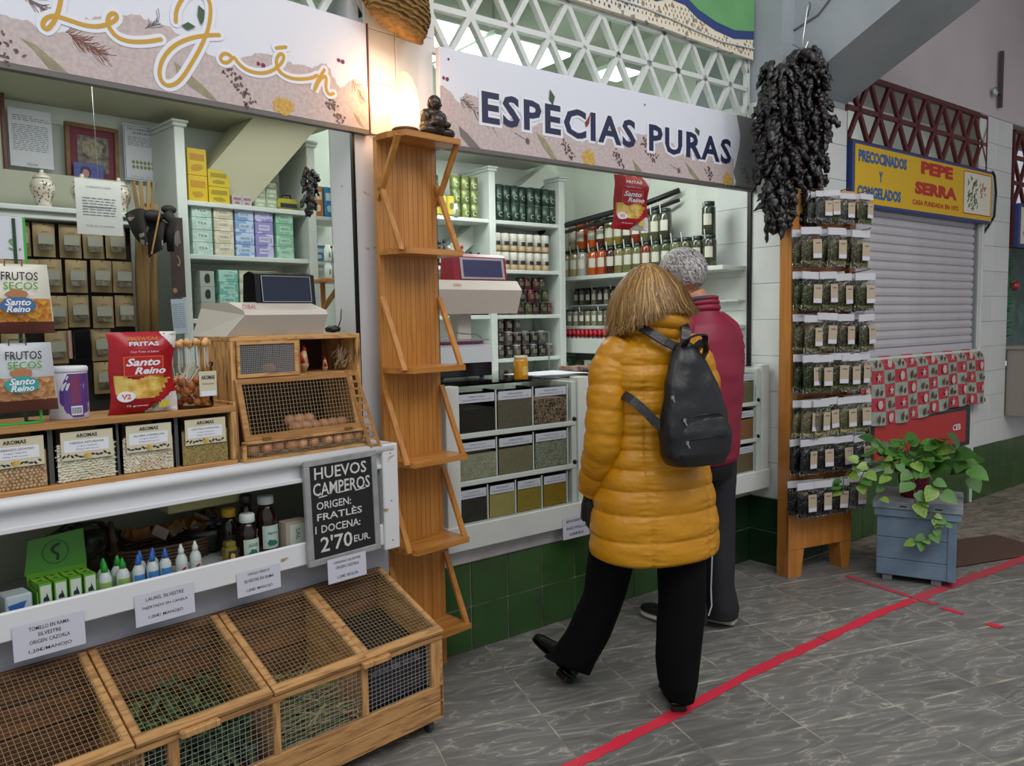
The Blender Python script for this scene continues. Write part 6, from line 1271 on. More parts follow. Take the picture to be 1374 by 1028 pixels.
# ---------------- herb display stand ----------------
FR['H']=frame(1.554,4.378,24.716)
st=thing('display_stand','tall varnished wooden display board on feet hung with rows of herb bags','stand','H',(0,0,0))
mo_=mat('orange_pine','a8692a',.35,kind='wood',sc_=4,stretch=(9,9,.6),col2='b97c38',coat=.2)
MB().cbox(.025,.40,.03,.05,.16,2.12,.002).part('panel',mo_,st)
MB().cbox(-.03,.025,.0,.09,.15,2.02,.003).part('side_upright',mo_,st); MB().cbox(.40,.45,.0,.09,.20,2.12,.003).part('side_upright',mo_,st); MB().cbox(.02,.46,.02,.09,2.02,2.16,.003).part('top_board',mat('orange_pine_pale','b98a50',.4,kind='wood',sc_=4,stretch=(.8,9,9),col2='c99c62'),st)
MB().cbox(-.03,.45,-.002,.022,.155,.40,.003).part('lower_board',mo_,st)
for xa,xb in((-.03,.085),(.36,.45)): MB().prism([(xa,.155),(xb,.155),(xb-.018,0),(xa+(.0 if xa<0 else .018),0)],.0,.09).part('foot',mo_,st)
for z in(2.135,1.925,1.70,1.48,1.25,1.01,.80,.57):
    for x in(.09,.26,.42): MB().tube([(x,.02,z),(x,-.12,z+.012),(x+.0,-.125,z+.018)],.0028,5).part('peg',mat('peg_brown','6a4424',.5),st)
herbm={c:mat('dryherb_'+c,c,.7,kind='noise',sc_=90,col2=c2,lo=.4,hi=.6,bump=1,bsc=90) for c,c2 in(('4f5230','8a8560'),('5a5a3a','9a9470'),('3f4a28','7a7c4c'),('8a8458','b5ae84'),('1f1e22','3a383c'),('4a4c4c','8a8c8a'),('2e3a1c','5c6a38'))}
def herbbag():
    b=thing('herb_bag','x','herb bag','H',(0,0,0))
    MB().cbox(-.066,.066,-.0045,.0045,.168,.207,.001).part('header_card',mat('header_white','c6c6cc',.45),b)
    mb=MB(); NX,NZ=8,10
    for s_ in(-1,1):
        o=len(mb.v)
        for j in range(NZ+1):
            for i in range(NX+1):
                u=i/NX; v=j/NZ; mb.v.append(((u-.5)*.13,s_*(.002+.019*(math.sin(math.pi*min(1,(1-v)+.12))**.6 if v<1 else .1)*(1-abs(2*u-1)**2.4)),v*.17))
        for j in range(NZ):
            for i in range(NX): a=o+j*(NX+1)+i; mb.f.append((a,a+1,a+NX+2,a+NX+1)); mb.mi.append(0)
    mb.part('film',film('bag_film','f2f3f0',.32,.10,1,45),b,True)
    hb=MB()
    for k in range(110):
        x=random.uniform(-.05,.05); z=random.uniform(.012,.135); y=random.uniform(-.013,.010); a=random.uniform(0,3.14); l=random.uniform(.008,.022)
        hb.beam((x-l*math.cos(a),y,z-l*.9*math.sin(a)),(x+l*math.cos(a),y+.002,z+l*.9*math.sin(a)),.0035,.0035)
    hb.box(-.052,.052,-.006,.008,.012,.13); hb.part('dried_herb',herbm['4f5230'],b,kind='stuff')
    l=MB().box(-.006,.05,-.0225,-.0212,.04,.14).part('label',mat('label_beige','b0a088',.5),b); MB().box(-.004,.048,-.0229,-.0225,.042,.064).part('label_strip',mat('tag_white','c8c9d6',.5),l); text('AROMAS',.1,ink,l,.024,.120,-.0232,bold=.02,w=.03,h=.007)
    return b
hp=herbbag(); n=0
RW=['top','second','third','fourth','fifth','sixth','seventh','bottom']
rowsH=[(1.965,[(.115,'4a4c4c'),(.165,'2e3a1c'),(.28,'4a4c4c'),(.41,'3f4a28')],.80),(1.725,[(.03,'4f5230'),(.20,'5a5a3a'),(.385,'4f5230')],1),(1.49,[(.03,'3f4a28'),(.145,'3f4a28'),(.27,'4f5230'),(.42,'3f4a28')],1),(1.265,[(.045,'5a5a3a'),(.13,'5a5a3a'),(.285,'4f5230'),(.44,'5a5a3a')],1),(1.045,[(.04,'2e3a1c'),(.11,'2e3a1c'),(.235,'3f4a28'),(.32,'4f5230'),(.41,'5a5a3a')],1),(.80,[(.03,'8a8458'),(.10,'8a8458'),(.18,'8a8458'),(.30,'8a8458'),(.42,'5a5a3a')],1),(.595,[(.02,'1f1e22'),(.13,'1f1e22'),(.29,'1f1e22'),(.42,'4a4c4c')],.96),(.355,[(.02,'1f1e22'),(.12,'1f1e22'),(.25,'1f1e22'),(.38,'4a4c4c')],.96)]
hn={'4f5230':'green-brown','5a5a3a':'grey-brown','3f4a28':'green','8a8458':'straw-coloured','1f1e22':'black','4a4c4c':'dark grey','2e3a1c':'deep green'}
for ri_,(z,xs,s) in enumerate(rowsH):
    for i,(x,c) in enumerate(xs):
        for dpt in range(2):
            lb='%s herb bag %s, %s in the %s row of the stand'%(hn[c],['in front','behind it'][dpt],od(i,len(xs)),RW[ri_])
            y=-.085+.045*dpt-(.01 if i%2 else 0); xx=x-.02*dpt; rz=random.uniform(-.22,.12)
            if n==0: place(hp,'H',(xx,y,z),rz,s=s); tag(hp,lb,'herb bag','herb bags on the wooden stand'); setm([q for q in hp.children if q.name.startswith('dried_herb')][0],herbm[c])
            else: dup(hp,lb,'H',(xx,y,z+random.uniform(-.006,.006)),rz,'herb bags on the wooden stand',{'dried_herb':herbm[c]},s=s,ry=random.uniform(-.05,.05))
            n+=1
# big dried pepper strings
pb=peppers('pepper_string','left of the two long strings of glossy black dried peppers on the concrete beam','R',(1.64,-.30,0),[(0,1.99,2.80)],['060606','0a0808','180a0b'],250,.12,.017,.135)
pb=peppers('pepper_string','right of the two long strings of glossy black dried peppers on the concrete beam','R',(1.86,-.33,0),[(0,2.02,2.92)],['060606','0b0808','1a0a0a'],280,.12,.017,.13)
hk=thing('hanging_hook','long steel S-hook holding the black pepper strings on the beam','hook','R',(0,0,0)); MB().tube([(1.90,-.30,3.10),(1.895,-.32,3.15),(1.87,-.33,3.16),(1.85,-.33,3.13),(1.83,-.32,2.98),(1.82,-.32,2.92),(1.84,-.32,2.89),(1.87,-.32,2.90),(1.88,-.32,2.94)],.005,6).part('hook_rod',mt_steel,hk,True); MB().tube([(1.64,-.3,2.84),(1.74,-.31,2.92),(1.84,-.32,2.90),(1.86,-.33,2.95)],.003,5).part('tie_wire',mt_steel,hk)
single(MB().tube([(1.93,-.02,2.98),(1.925,-.2,3.06),(1.925,-.35,3.10),(1.925,-.55,3.28),(1.925,-.8,3.5)],.006,6),'cable',mat('grey_cable','6a7074',.5),'thin grey cable running along the side of the concrete beam','cable','R',smooth=True)
# leaning pipe, small white strip
single(MB().tube([(1.80,-.27,0.0),(1.83,-.235,.45),(1.85,-.225,.95)],.013,10),'white_pipe',mat('pipe_white','b9b8ae',.4),'white plastic pipe leaning in the corner left of the herb stand','pipe','R',smooth=True)
single(MB().cbox(0,.012,0,.02,0,.16,.002),'white_strip',mat('pipe_white','b9b8ae',.4),'short white strip standing behind the herb stand feet','strip','R',(2.0,-.235,0))
# patchwork cloth
t=thing('table_cloth','christmas patchwork cloth in red and grey-green draped below the shutter','cloth','R',(0,0,0))
NX,NZ=12,5; cr_=mat('cloth_red','a8303c',.8,kind='noise',sc_=30,col2='b84450'); cg=mat('cloth_sage','8a9a8e',.8,kind='noise',sc_=30,col2='a0aa9c'); SUB=6
def cp(u,v):
    x=2.60+(4.42-2.60)*u; z=1.19-.43*v if v>0 else 1.19; y=-.245-.012*math.sin(u*40+v*2)*v-.02*v
    if v<.12: y=-.205-.04*(v/.12)
    return (x,y,z-.02*math.sin(u*6)*v)
mr_,mgn=MB(),MB()
for i in range(NX):
    for j in range(NZ):
        mb=mr_ if (i+j)%2==0 else mgn
        for a in range(SUB):
            for b in range(SUB):
                u0,u1=(i+a/SUB)/NX,(i+(a+1)/SUB)/NX; v0,v1=(j+b/SUB)/NZ,(j+(b+1)/SUB)/NZ; mb.add([cp(u0,v1),cp(u1,v1),cp(u1,v0),cp(u0,v0)],[(0,1,2,3)])
mr_.part('red_squares',cr_,t,True); mgn.part('sage_squares',cg,t,True)
s1=MB(); s2_=MB()
for i in range(NX):
    for j in range(NZ):
        c=cp((i+.5)/NX,(j+.5)/NZ); k=(i*3+j*5)%4
        if (i+j)%2==0:
            if k<2: P=[(c[0]+(.032 if q%2==0 else .013)*math.sin(q*math.pi/5),c[2]+(.032 if q%2==0 else .013)*math.cos(q*math.pi/5)) for q in range(10)]; s1.prism(P,c[1]-.012,c[1]-.010)
            else: s1.prism(blot(c[0],c[2],.028,.030,12,.12),c[1]-.012,c[1]-.010)
        else: s2_.prism(blot(c[0]-.02,c[2],.014,.024,10,.3),c[1]-.012,c[1]-.010); s2_.prism(blot(c[0]+.03,c[2]-.01,.012,.016,10,.3),c[1]-.012,c[1]-.010)
s1.part('printed_stars',mat('cloth_pale','c9b8b0',.8),t,kind='stuff'); s2_.part('printed_figures',mat('cloth_darkprint','6a4038',.8),t,kind='stuff')
struct(MB().cbox(2.60,4.42,-.225,.0,1.165,1.182,.003),'trim_10',mt_white,'R')
# red panel box
b=thing('wall_panel','bright red panel in a dark frame under the patchwork cloth','panel','R',(0,0,0)); MB().cbox(2.78,4.22,-.245,-.19,.50,.80,.003).part('frame',mat('frame_slate','2c3238',.4),b); MB().box(2.80,4.13,-.25,-.244,.535,.77).part('face',mat('panel_red','b8302c',.35),b); text('CEB',.1,pw,b,3.98,.655,-.2515,bold=.03,w=.13,h=.045); b.location=b.location+Vector((0,0,-.03))
# steel counter at the far right
s_=thing('steel_counter','stainless steel counter of the next stall at the far right edge','counter','R',(0,0,0)); MB().cbox(4.97,5.9,-.42,-.2,.62,1.16,.004).cbox(4.95,5.95,-.48,-.18,1.16,1.19,.004).part('steel_body',mat('steel_warm','a59c94',.4,metal=.5),s_)
g_=thing('garland','green garland with a red bauble hanging in the next stall at far right','decoration','R',(5.15,-.1,1.6)); mb=MB()
for k in range(260):
    z=random.uniform(-.35,.3); a=random.uniform(0,6.28); r=.07; mb.beam((0,0,z),(r*math.cos(a),r*math.sin(a),z+.02),.004,.004)
mb.part('tinsel',mat('tinsel','1f7a3c',.4),g_,kind='stuff'); MB().ball((.10,-.04,.08),.04,12,8).part('bauble',mat('bauble','a81828',.15,coat=.8),g_,True)
area('next_stall_tube','R',(5.6,.35,2.2),(5.6,.2,1),.8,.2,4,(1,.98,.95))
# ---------------- blue chest ----------------
FR['P']=frame(2.001,4.329,-29.74)
ch_=thing('planter_chest','weathered blue-grey painted wooden chest with a lid, standing on the floor','chest','P',(0,0,0))
blu=mat('chest_blue','5f7589',.6,kind='noise',sc_=7,col2='6f8598',bump=.25,bsc=40); blu2=mat('chest_blue_worn','64788a',.65,kind='noise',sc_=14,col2='8d9297')
for z0,z1 in((.035,.125),(.127,.245),(.247,.365)): MB().cbox(0,.385,0,.018,z0,z1,.003).part('front_plank',blu,ch_)
for z0,z1 in((.035,.20),(.202,.365)):
    MB().cbox(.367,.385,.018,.36,z0,z1,.003).part('side_plank',blu,ch_); MB().cbox(0,.018,.018,.36,z0,z1,.003).part('side_plank',blu,ch_)
MB().box(.018,.367,.34,.36,.035,.365).part('back_panel',blu,ch_); MB().box(.01,.375,.01,.35,.035,.045).part('bottom_board',blu,ch_)
MB().cbox(.345,.387,-.006,.0,.035,.365,.002).part('corner_batten',blu,ch_)
for x in(.03,.27): MB().cbox(x,x+.05,.01,.35,0,.035,.003).part('foot_runner',mat('runner_grey','6a7076',.7),ch_)
MB().cbox(-.015,.405,-.016,.38,.365,.405,.003).part('lid_rim',blu,ch_); MB().cbox(-.022,.412,-.022,.385,.407,.447,.004).part('lid',blu2,ch_)
MB().box(-.018,.408,-.018,.381,.447,.452).part('lid_top',mat('lid_top_worn','8f8c86',.7,kind='noise',sc_=18,col2='6f7c88'),ch_)
for x in(.13,.30): MB().cbox(x-.017,x+.017,-.0235,-.02,.422,.43,.001).part('slot',mt_black,ch_)
pot=thing('plant_pot','crimson plastic pot standing on the blue chest','pot','P',(.17,.15,.453),s=1.15); potm=mat('pot_crimson','7e1c3c',.4)
mb=MB(); n=28; 
prof_=[(.055,0),(.072,.11),(.078,.112),(.083,.145),(.078,.145),(.070,.115),(.001,.112)]
mb.lathe(prof_,n); mb.v=[(x*(1+.02*math.cos(9*math.atan2(y,x))),y*(1+.02*math.cos(9*math.atan2(y,x))),z) for x,y,z in mb.v]; mb.part('pot_body',potm,pot,True); MB().lathe([(.07,.115),(.06,.122),(.001,.124)],16).part('soil',mat('soil','2a1c12',.9),pot)
pl2=thing('pothos_plant','leafy green pothos trailing over the crimson pot and blue chest','plant','P',(.17,.17,.57))
lfm=[mat('pothos_leaf','3a6a22',.35,kind='noise',sc_=12,col2='4f8230',bump=.2,bsc=30),mat('pothos_leaf_pale','5a8c34',.35,kind='noise',sc_=16,lo=.42,hi=.58,col2='93a84e'),mat('pothos_leaf_dark','28501a',.3,kind='noise',sc_=12,col2='365f22')]
def leafmesh(m):
    mb=MB(); o=[(0,0),(-.25,-.06),(-.42,.08),(-.45,.32),(-.33,.62),(-.14,.86),(0,1.0),(.14,.86),(.33,.62),(.45,.32),(.42,.08),(.25,-.06)]
    mid=[(0,.0),(0,.2),(0,.45),(0,.7),(0,1.0)]
    V=[(x,y,.10*abs(x)*1.2-.14*y*y-.02*math.sin(y*9)*abs(x)) for x,y in o]+[(0,y,-.14*y*y-.012) for y in(.15,.4,.65,.85)]
    F_=[(0,1,12),(1,2,12),(2,3,13,12),(3,4,14,13),(4,5,15,14),(5,6,15),(6,7,15),(7,8,14,15),(8,9,13,14),(9,10,12,13),(10,11,12),(11,0,12)]
    mb.add(V,F_); return mb.mesh('leaf',m,True)
lms=[leafmesh(m) for m in lfm]
def leaf(p,dirv,size,mi,nrm=None):
    d=Vector(dirv).normalized(); up_=Vector(nrm or (random.uniform(-.4,.4),-.8,random.uniform(.4,1))).normalized(); x=d.cross(up_)
    if x.length<.01: x=d.orthogonal()
    x.normalize(); z=x.cross(d); M=Matrix((x,d,z)).transposed().to_4x4(); M.translation=Vector(p); 
    o=bpy.data.objects.new('leaf',lms[mi]); C.objects.link(o); o.parent=pl2; o.matrix_local=M@Matrix.Diagonal((size,size,size,1))
stems=MB()
def vine(pts,n,size,pal=(0,1)):
    P=[Vector(p) for p in pts]; stems.tube(P,.0028,5); 
    for k in range(n):
        t=(k+.5)/n*(len(P)-1); i=int(t); q=P[i].lerp(P[i+1],t-i); d=(P[i+1]-P[i]).normalized(); sd=Vector((random.choice([-1,1])*random.uniform(.5,1),-random.uniform(.2,.8),random.uniform(-.5,.3)))
        dv=(d*.6+sd).normalized(); s=size*random.uniform(.7,1.2); e=q+dv*.02; stems.tube([q,e],.0016,4); leaf(e,dv,s,random.choice(pal))
# coordinates relative to plant origin; chest-local minus (.17,.17,.57)
def rel(x,z,y=.0): return (x-.17,y-.17,z-.57)
c0=(0,0,0)
vine([c0,rel(.05,.70,.05),rel(-.03,.80,.0)],5,.085,(0,2)); vine([c0,rel(.14,.72,.1),rel(.10,.81,.1)],4,.08,(0,0)); vine([c0,rel(.25,.72,.1),rel(.33,.79,.1)],6,.09,(0,2,1)); vine([c0,rel(.3,.68,.1),rel(.40,.74,.1),rel(.43,.62,.1)],7,.11,(0,2)); vine([c0,rel(.02,.69,.0),rel(-.06,.62,-.03),rel(-.10,.52,-.04)],8,.07,(0,1)); vine([c0,rel(.0,.66,.02),rel(-.10,.66,-.02),rel(-.17,.56,-.04),rel(-.17,.47,-.04)],10,.055,(0,1,2)); vine([c0,rel(.10,.68,-.03),rel(.07,.60,-.06),rel(.0,.45,-.06)],7,.065,(0,1)); vine([c0,rel(.17,.69,-.02),rel(.18,.58,-.07),rel(.19,.45,-.06)],7,.075,(0,1)); vine([c0,rel(.22,.70,-.02),rel(.26,.60,-.06),rel(.31,.52,-.05)],8,.075,(1,0)); vine([rel(.2,.5,-.06),rel(.26,.42,-.05),rel(.28,.34,-.04),rel(.24,.27,-.04),rel(.20,.25,-.04)],11,.055,(0,1)); vine([rel(.26,.42,-.05),rel(.33,.36,-.045)],4,.045,(1,0)); vine([c0,rel(.2,.74,.05),rel(.22,.76,.12)],5,.09,(0,2)); vine([c0,rel(.35,.66,.15),rel(.42,.66,.2),rel(.44,.56,.2)],6,.10,(2,0)); vine([c0,rel(.08,.72,.12),rel(.0,.73,.15),rel(-.06,.69,.1)],6,.08,(0,2))
for k in range(44):
    a=random.uniform(0,6.28); r=random.uniform(.02,.15); leaf((r*math.cos(a),r*math.sin(a)*.8-.02,random.uniform(.03,.16)),(math.cos(a),math.sin(a)-.3,random.uniform(-.2,.6)),random.uniform(.06,.095),random.choice([0,0,2,1]))
stems.part('stems',mat('stem_green','5a6a30',.5),pl2,kind='stuff')
# ---------------- people ----------------
def remesh(mb,vox,smooth=6):
    me=mb.mesh('tmp',mt_black); o=bpy.data.objects.new('tmp',me); C.objects.link(o)
    r=o.modifiers.new('r','REMESH'); r.mode='VOXEL'; r.voxel_size=vox; r.use_smooth_shade=True
    s=o.modifiers.new('s','SMOOTH'); s.iterations=smooth; s.factor=.5
    bpy.context.view_layer.update(); dg=bpy.context.evaluated_depsgraph_get(); m2=bpy.data.meshes.new_from_object(o.evaluated_get(dg)); bpy.data.objects.remove(o); return m2
def obj_mesh(me,name,m,parent,smooth=True,label=None):
    me.materials.clear(); me.materials.append(m); me.name=name
    if smooth: me.polygons.foreach_set('use_smooth',[True]*len(me.polygons))
    o=bpy.data.objects.new(name,me); C.objects.link(o); o.parent=parent
    if label: o['label']=label
    return o
def hand(mb,p,d,side,pn,s=1,curl=.5):
    # p wrist, d direction, side = thumb side, pn = palm normal
    p=Vector(p); d=Vector(d).normalized(); sd=Vector(side).normalized(); pn=Vector(pn).normalized()
    mb.tube([p-d*.02,p+d*.03*s,p+d*.085*s],[.026*s,.034*s,.032*s],10)
    for k,l in enumerate((.075,.083,.077,.06)):
        b=p+d*.08*s+sd*(.026-.017*k)*s; q=b+(d*(1-curl*.3)+pn*curl*.4)*l*.45*s; e=q+(d*(1-curl)+pn*curl)*l*.5*s
        mb.tube([b-d*.02*s,b,q,e],[.0095*s,.0095*s,.0088*s,.0065*s],8)
    b=p+d*.03*s+sd*.03*s; mb.tube([p+d*.02*s+sd*.015*s,b,b+(d*.6+sd*.7)*.035*s,b+(d*.9+sd*.6+pn*.3)*.06*s],[.014*s,.0125*s,.011*s,.008*s],8)
def head(mb,c,yaw,pitch,s=1):
    T=Matrix.Translation(c)@Matrix.Rotation(yaw,4,'Z')@Matrix.Rotation(-pitch,4,'X')@Matrix.Scale(s,4)
    # face looks along +y
    mb.ball((0,-.012,.02),(.076,.095,.088),20,14,T); mb.ball((0,.022,-.045),(.058,.062,.062),16,12,T)
    mb.tube([T@Vector((0,.085,.015)),T@Vector((0,.106,-.012)),T@Vector((0,.098,-.026))],[.007,.012,.009],8)
    for sx in(-1,1):
        mb.ball((sx*.078,-.005,-.005),(.010,.02,.032),10,8,T); mb.ball((sx*.03,.074,.016),(.015,.012,.011),8,6,T)
        mb.tube([T@Vector((sx*.012,.088,.035)),T@Vector((sx*.045,.078,.036))],.006,6)
    mb.ball((0,.083,-.05),(.024,.012,.006),8,6,T); mb.ball((0,.083,-.06),(.021,.011,.006),8,6,T); mb.ball((0,.072,-.09),(.022,.018,.016),8,6,T)
    return T
skin=mat('skin','b98268',.5); 
FR['F']=frame(.53,2.97,24.8)
def loft(mb,rows,n=72,disp=None,cap=True):
    # rows: (z,cx,cy,a,b,p)
    o=len(mb.v)
    for j,(z,cx_,cy_,a,b,p) in enumerate(rows):
        for k in range(n):
            t=2*math.pi*k/n; c_,s_=math.cos(t),math.sin(t); e=2/p; x=a*math.copysign(abs(c_)**e,c_); y=b*math.copysign(abs(s_)**e,s_)
            v=Vector((cx_+x,cy_+y,z)); 
            if disp:
                nn=Vector((c_/max(a,.01),s_/max(b,.01),0)).normalized(); v=v+nn*disp(v,t,j)
            mb.v.append(tuple(v))
    R=len(rows)
    for j in range(R-1):
        for k in range(n): mb.f.append((o+j*n+k,o+j*n+(k+1)%n,o+(j+1)*n+(k+1)%n,o+(j+1)*n+k)); mb.mi.append(0)
    if cap: mb.f.append(tuple(o+k for k in range(n-1,-1,-1))); mb.f.append(tuple(o+(R-1)*n+k for k in range(n))); mb.mi+= [0,0]
def interp(keys,n):
    out=[]; z0,z1=keys[0][0],keys[-1][0]
    for i in range(n+1):
        z=z0+(z1-z0)*i/n; j=0
        while j<len(keys)-2 and (z>keys[j+1][0] if z1>z0 else z<keys[j+1][0]): j+=1
        a,b=keys[j],keys[j+1]; t=(z-a[0])/(b[0]-a[0]+1e-9); t=max(0,min(1,t)); 
        out.append(tuple([z]+[a[q]*(1-t)+b[q]*t for q in range(1,len(a))]))
    return out
def seamf(z,seams):
    for a,b in zip(seams[:-1],seams[1:]):
        if b<=z<=a: t=(z-b)/(a-b); return math.sin(math.pi*t)**.42,t
    return .4,.5
# ---- woman ----
wo=thing('person','woman with long golden-brown hair in a mustard quilted coat, back turned','person','F',(0,0,0))
seams=[1.47,1.385,1.30,1.21,1.125,1.045,.995,.925,.85,.765,.67,.575]
coat=mat('mustard_coat','b87c08',.38,kind='noise',sc_=3,col2='c28710',bump=.25,bsc=45,spec=.45)
def cd_(v,t,j):
    s,tt=seamf(v.z,seams); d=.0115*s
    for xs in(-.12,.125):
        if v.y<0: d-=.010*math.exp(-((v.x-xs)/.006)**2)
        wr=math.exp(-((v.x-xs)/.05)**2)
        if v.y<0: d+=.004*wr*noise.noise(Vector((v.x*18,v.z*85,3)))
    d+=.005*noise.noise(Vector((v.x*10,v.y*10,v.z*24)))+.0028*(1-s)*noise.noise(Vector((v.x*70,v.y*70,v.z*18)))*2
    return d
keys=[(.578,0,.0,.222,.170,2.3),(.59,0,0,.240,.184,2.3),(.68,0,0,.243,.182,2.3),(.80,0,0,.226,.170,2.3),(.93,0,0,.198,.152,2.3),(1.02,0,0,.182,.14,2.4),(1.15,0,0,.190,.145,2.4),(1.27,0,0,.198,.142,2.4),(1.34,0,0,.190,.128,2.3),(1.385,0,.0,.150,.11,2.2),(1.42,0,.01,.105,.10,2.1),(1.44,0,.01,.07,.07,2)]
mb=MB(); loft(mb,interp(keys,200),120,cd_)
# arms
def arm(mb,P,rad,seg,amp,n=36,N=110,wr=.003,seed=0):
    P=[Vector(p) for p in P]; 
    # catmull
    pts=[]
    def cr(t):
        k=len(P)-1; f=min(t*k,k-1e-6); i=int(f); u=f-i; p0=P[max(i-1,0)]; p1=P[i]; p2=P[i+1]; p3=P[min(i+2,k)]
        return .5*((2*p1)+(p2-p0)*u+(2*p0-5*p1+4*p2-p3)*u*u+(3*p1-p0-3*p2+p3)*u**3)
    pts=[cr(i/N) for i in range(N+1)]; L=0; o=len(mb.v); pa=None; cum=[0]
    for a,b in zip(pts[:-1],pts[1:]): cum.append(cum[-1]+(b-a).length)
    for i,p in enumerate(pts):
        d=(pts[min(i+1,N)]-pts[max(i-1,0)]).normalized()
        a=(pa-d*pa.dot(d)).normalized() if pa else d.cross(Vector((0,1,0))).normalized()
        pa=a; b=d.cross(a); t=i/N*(len(rad)-1); j=min(int(t),len(rad)-2); r=rad[j]*(1-(t-j))+rad[j+1]*(t-j); f=(cum[i]/seg)%1
        bul=amp*math.sin(math.pi*f)**.45
        for k in range(n):
            th=2*math.pi*k/n; q=p+(a*math.cos(th)+b*math.sin(th))*r; dd=bul+wr*noise.noise(Vector((q.x*28+seed,q.y*28,q.z*60)))+wr*.8*noise.noise(Vector((th*2.2,cum[i]*70,seed)))
            mb.v.append(tuple(q+(a*math.cos(th)+b*math.sin(th))*dd))
    for i in range(N):
        for k in range(n): mb.f.append((o+i*n+k,o+i*n+(k+1)%n,o+(i+1)*n+(k+1)%n,o+(i+1)*n+k)); mb.mi.append(0)
    mb.f.append(tuple(o+k for k in range(n-1,-1,-1))); mb.f.append(tuple(o+N*n+k for k in range(n))); mb.mi+=[0,0]
arm(mb,[(-.135,0,1.375),(-.19,-.0,1.29),(-.212,-.01,1.16),(-.222,0,1.02),(-.208,.07,.90),(-.20,.12,.82)],[.055,.066,.068,.064,.058,.047],.085,.008,seed=2)
arm(mb,[(.135,0,1.375),(.19,0,1.29),(.222,0,1.17),(.228,.03,1.05),(.20,.15,.99),(.15,.25,1.0)],[.055,.066,.066,.062,.056,.048],.07,.008,seed=5)
# hood / collar rolls
for k,(z,r,w_) in enumerate(((1.415,.112,.030),(1.455,.115,.032),(1.49,.105,.026))):
    mb.tube([((r+.006*math.sin(a*3+k))*math.cos(a),.015+(r*.92+.006*math.cos(a*4))*math.sin(a)-.01*k,z+.010*math.sin(a*2+k)-.01*math.sin(a)*k) for a in [2*math.pi*q/36 for q in range(37)]],w_,12,False)
cm_=mb.mesh('coat',coat,True); obj_mesh(cm_,'coat',coat,wo,label='mustard yellow quilted coat with horizontal seams')
# body
wf2=lambda x,y,z:tuple(FR['F'].inverted()@Vector((x,y,z)))
bd_=MB(); head(bd_,(-.035,.02,1.555),.35,.25,.98); bd_.tube([(-.02,0,1.50),(-.01,0,1.42),(0,0,1.35)],[.05,.052,.07],14)
bd_.tube([(0,0,1.38),(0,0,1.30),(0,0,1.1),(0,0,.98),(0,0,.85),(0,0,.78)],[.08,.10,.11,.10,.11,.10],18)
for P,r in(([(-.08,0,1.34),(-.16,0,1.33),(-.21,-.01,1.10),(-.20,.10,.85),(-.197,.13,.79)],[.06,.05,.042,.032,.026]),([(.08,0,1.34),(.16,0,1.33),(.225,.03,1.08),(.17,.20,1.0),(.13,.28,1.0)],[.06,.05,.042,.032,.026])): bd_.tube(P,r,12)
hand(bd_,(-.197,.135,.785),(-.05,.1,-1),(.2,1,0),(1,0,0),.95,.5); hand(bd_,(.12,.30,1.0),(-.3,1,-.1),(0,.2,1),(-1,-.2,0),.95,.6)
bd_.tube([(-.08,0,.82),wf2(.385,3.0,.6),wf2(.345,3.03,.4),wf2(.285,3.08,.2),wf2(.235,3.11,.12)],[.08,.06,.05,.04,.03],12); bd_.tube([(.08,0,.82),wf2(.635,2.94,.6),wf2(.605,2.905,.2),wf2(.602,2.885,.1)],[.08,.06,.04,.03],12)
obj_mesh(remesh(bd_,.008,3),'body',skin,wo)
gl=MB(); hand(gl,(-.197,.135,.785),(-.05,.1,-1),(.2,1,0),(1,0,0),1.05,.5); gl.tube([(-.2,.12,.82),(-.197,.135,.78)],[.032,.03],12); obj_mesh(remesh(gl,.0045,2),'glove',mat('glove_black','0e0e10',.45),wo)
# hair
hair=MB(); hb_=['7a5a2e','8a673a','a07c4a','6c4e28','b5935f']
hm=[MB() for _ in hb_]
HC=Vector((-.024,.015,0)); ZT=1.668
def hp_(th,t,ro=0,ph=0):
    # th angle, t 0..1
    side=math.cos(th); back=-math.sin(th); zend=1.488-.075*max(0,-side)**1.5-.01*max(0,side); zend+= .03*max(0,math.sin(th))
    z=ZT-(ZT-zend)*(t**1.15); dz=ZT-z; r=.150*math.sin(math.pi/2*min(1,(dz/.21))**.66)
    r*=1+.16*max(0,-side)*t**2+.14*max(0,side)*t**2; ax=1.0; ay=.92
    return Vector((HC.x+.02*t+(r+ro)*ax*side,HC.y-.01+(r+ro)*ay*math.sin(th),z+ro*.3))
sh=MB(); n=48; R=20; o=0
for j in range(R+1):
    for k in range(n): sh.v.append(tuple(hp_(2*math.pi*k/n,.02+.96*j/R,-.012)))
for j in range(R):
    for k in range(n):
        th=2*math.pi*(k+.5)/n
        if math.sin(th)>.75 and j>8: continue   # face opening
        sh.f.append((j*n+k,j*n+(k+1)%n,(j+1)*n+(k+1)%n,(j+1)*n+k)); sh.mi.append(0)
sh.f.append(tuple(range(n))); sh.mi.append(0)
hr=sh.part('hair',mat('hair_base','6e5028',.5),wo,True)
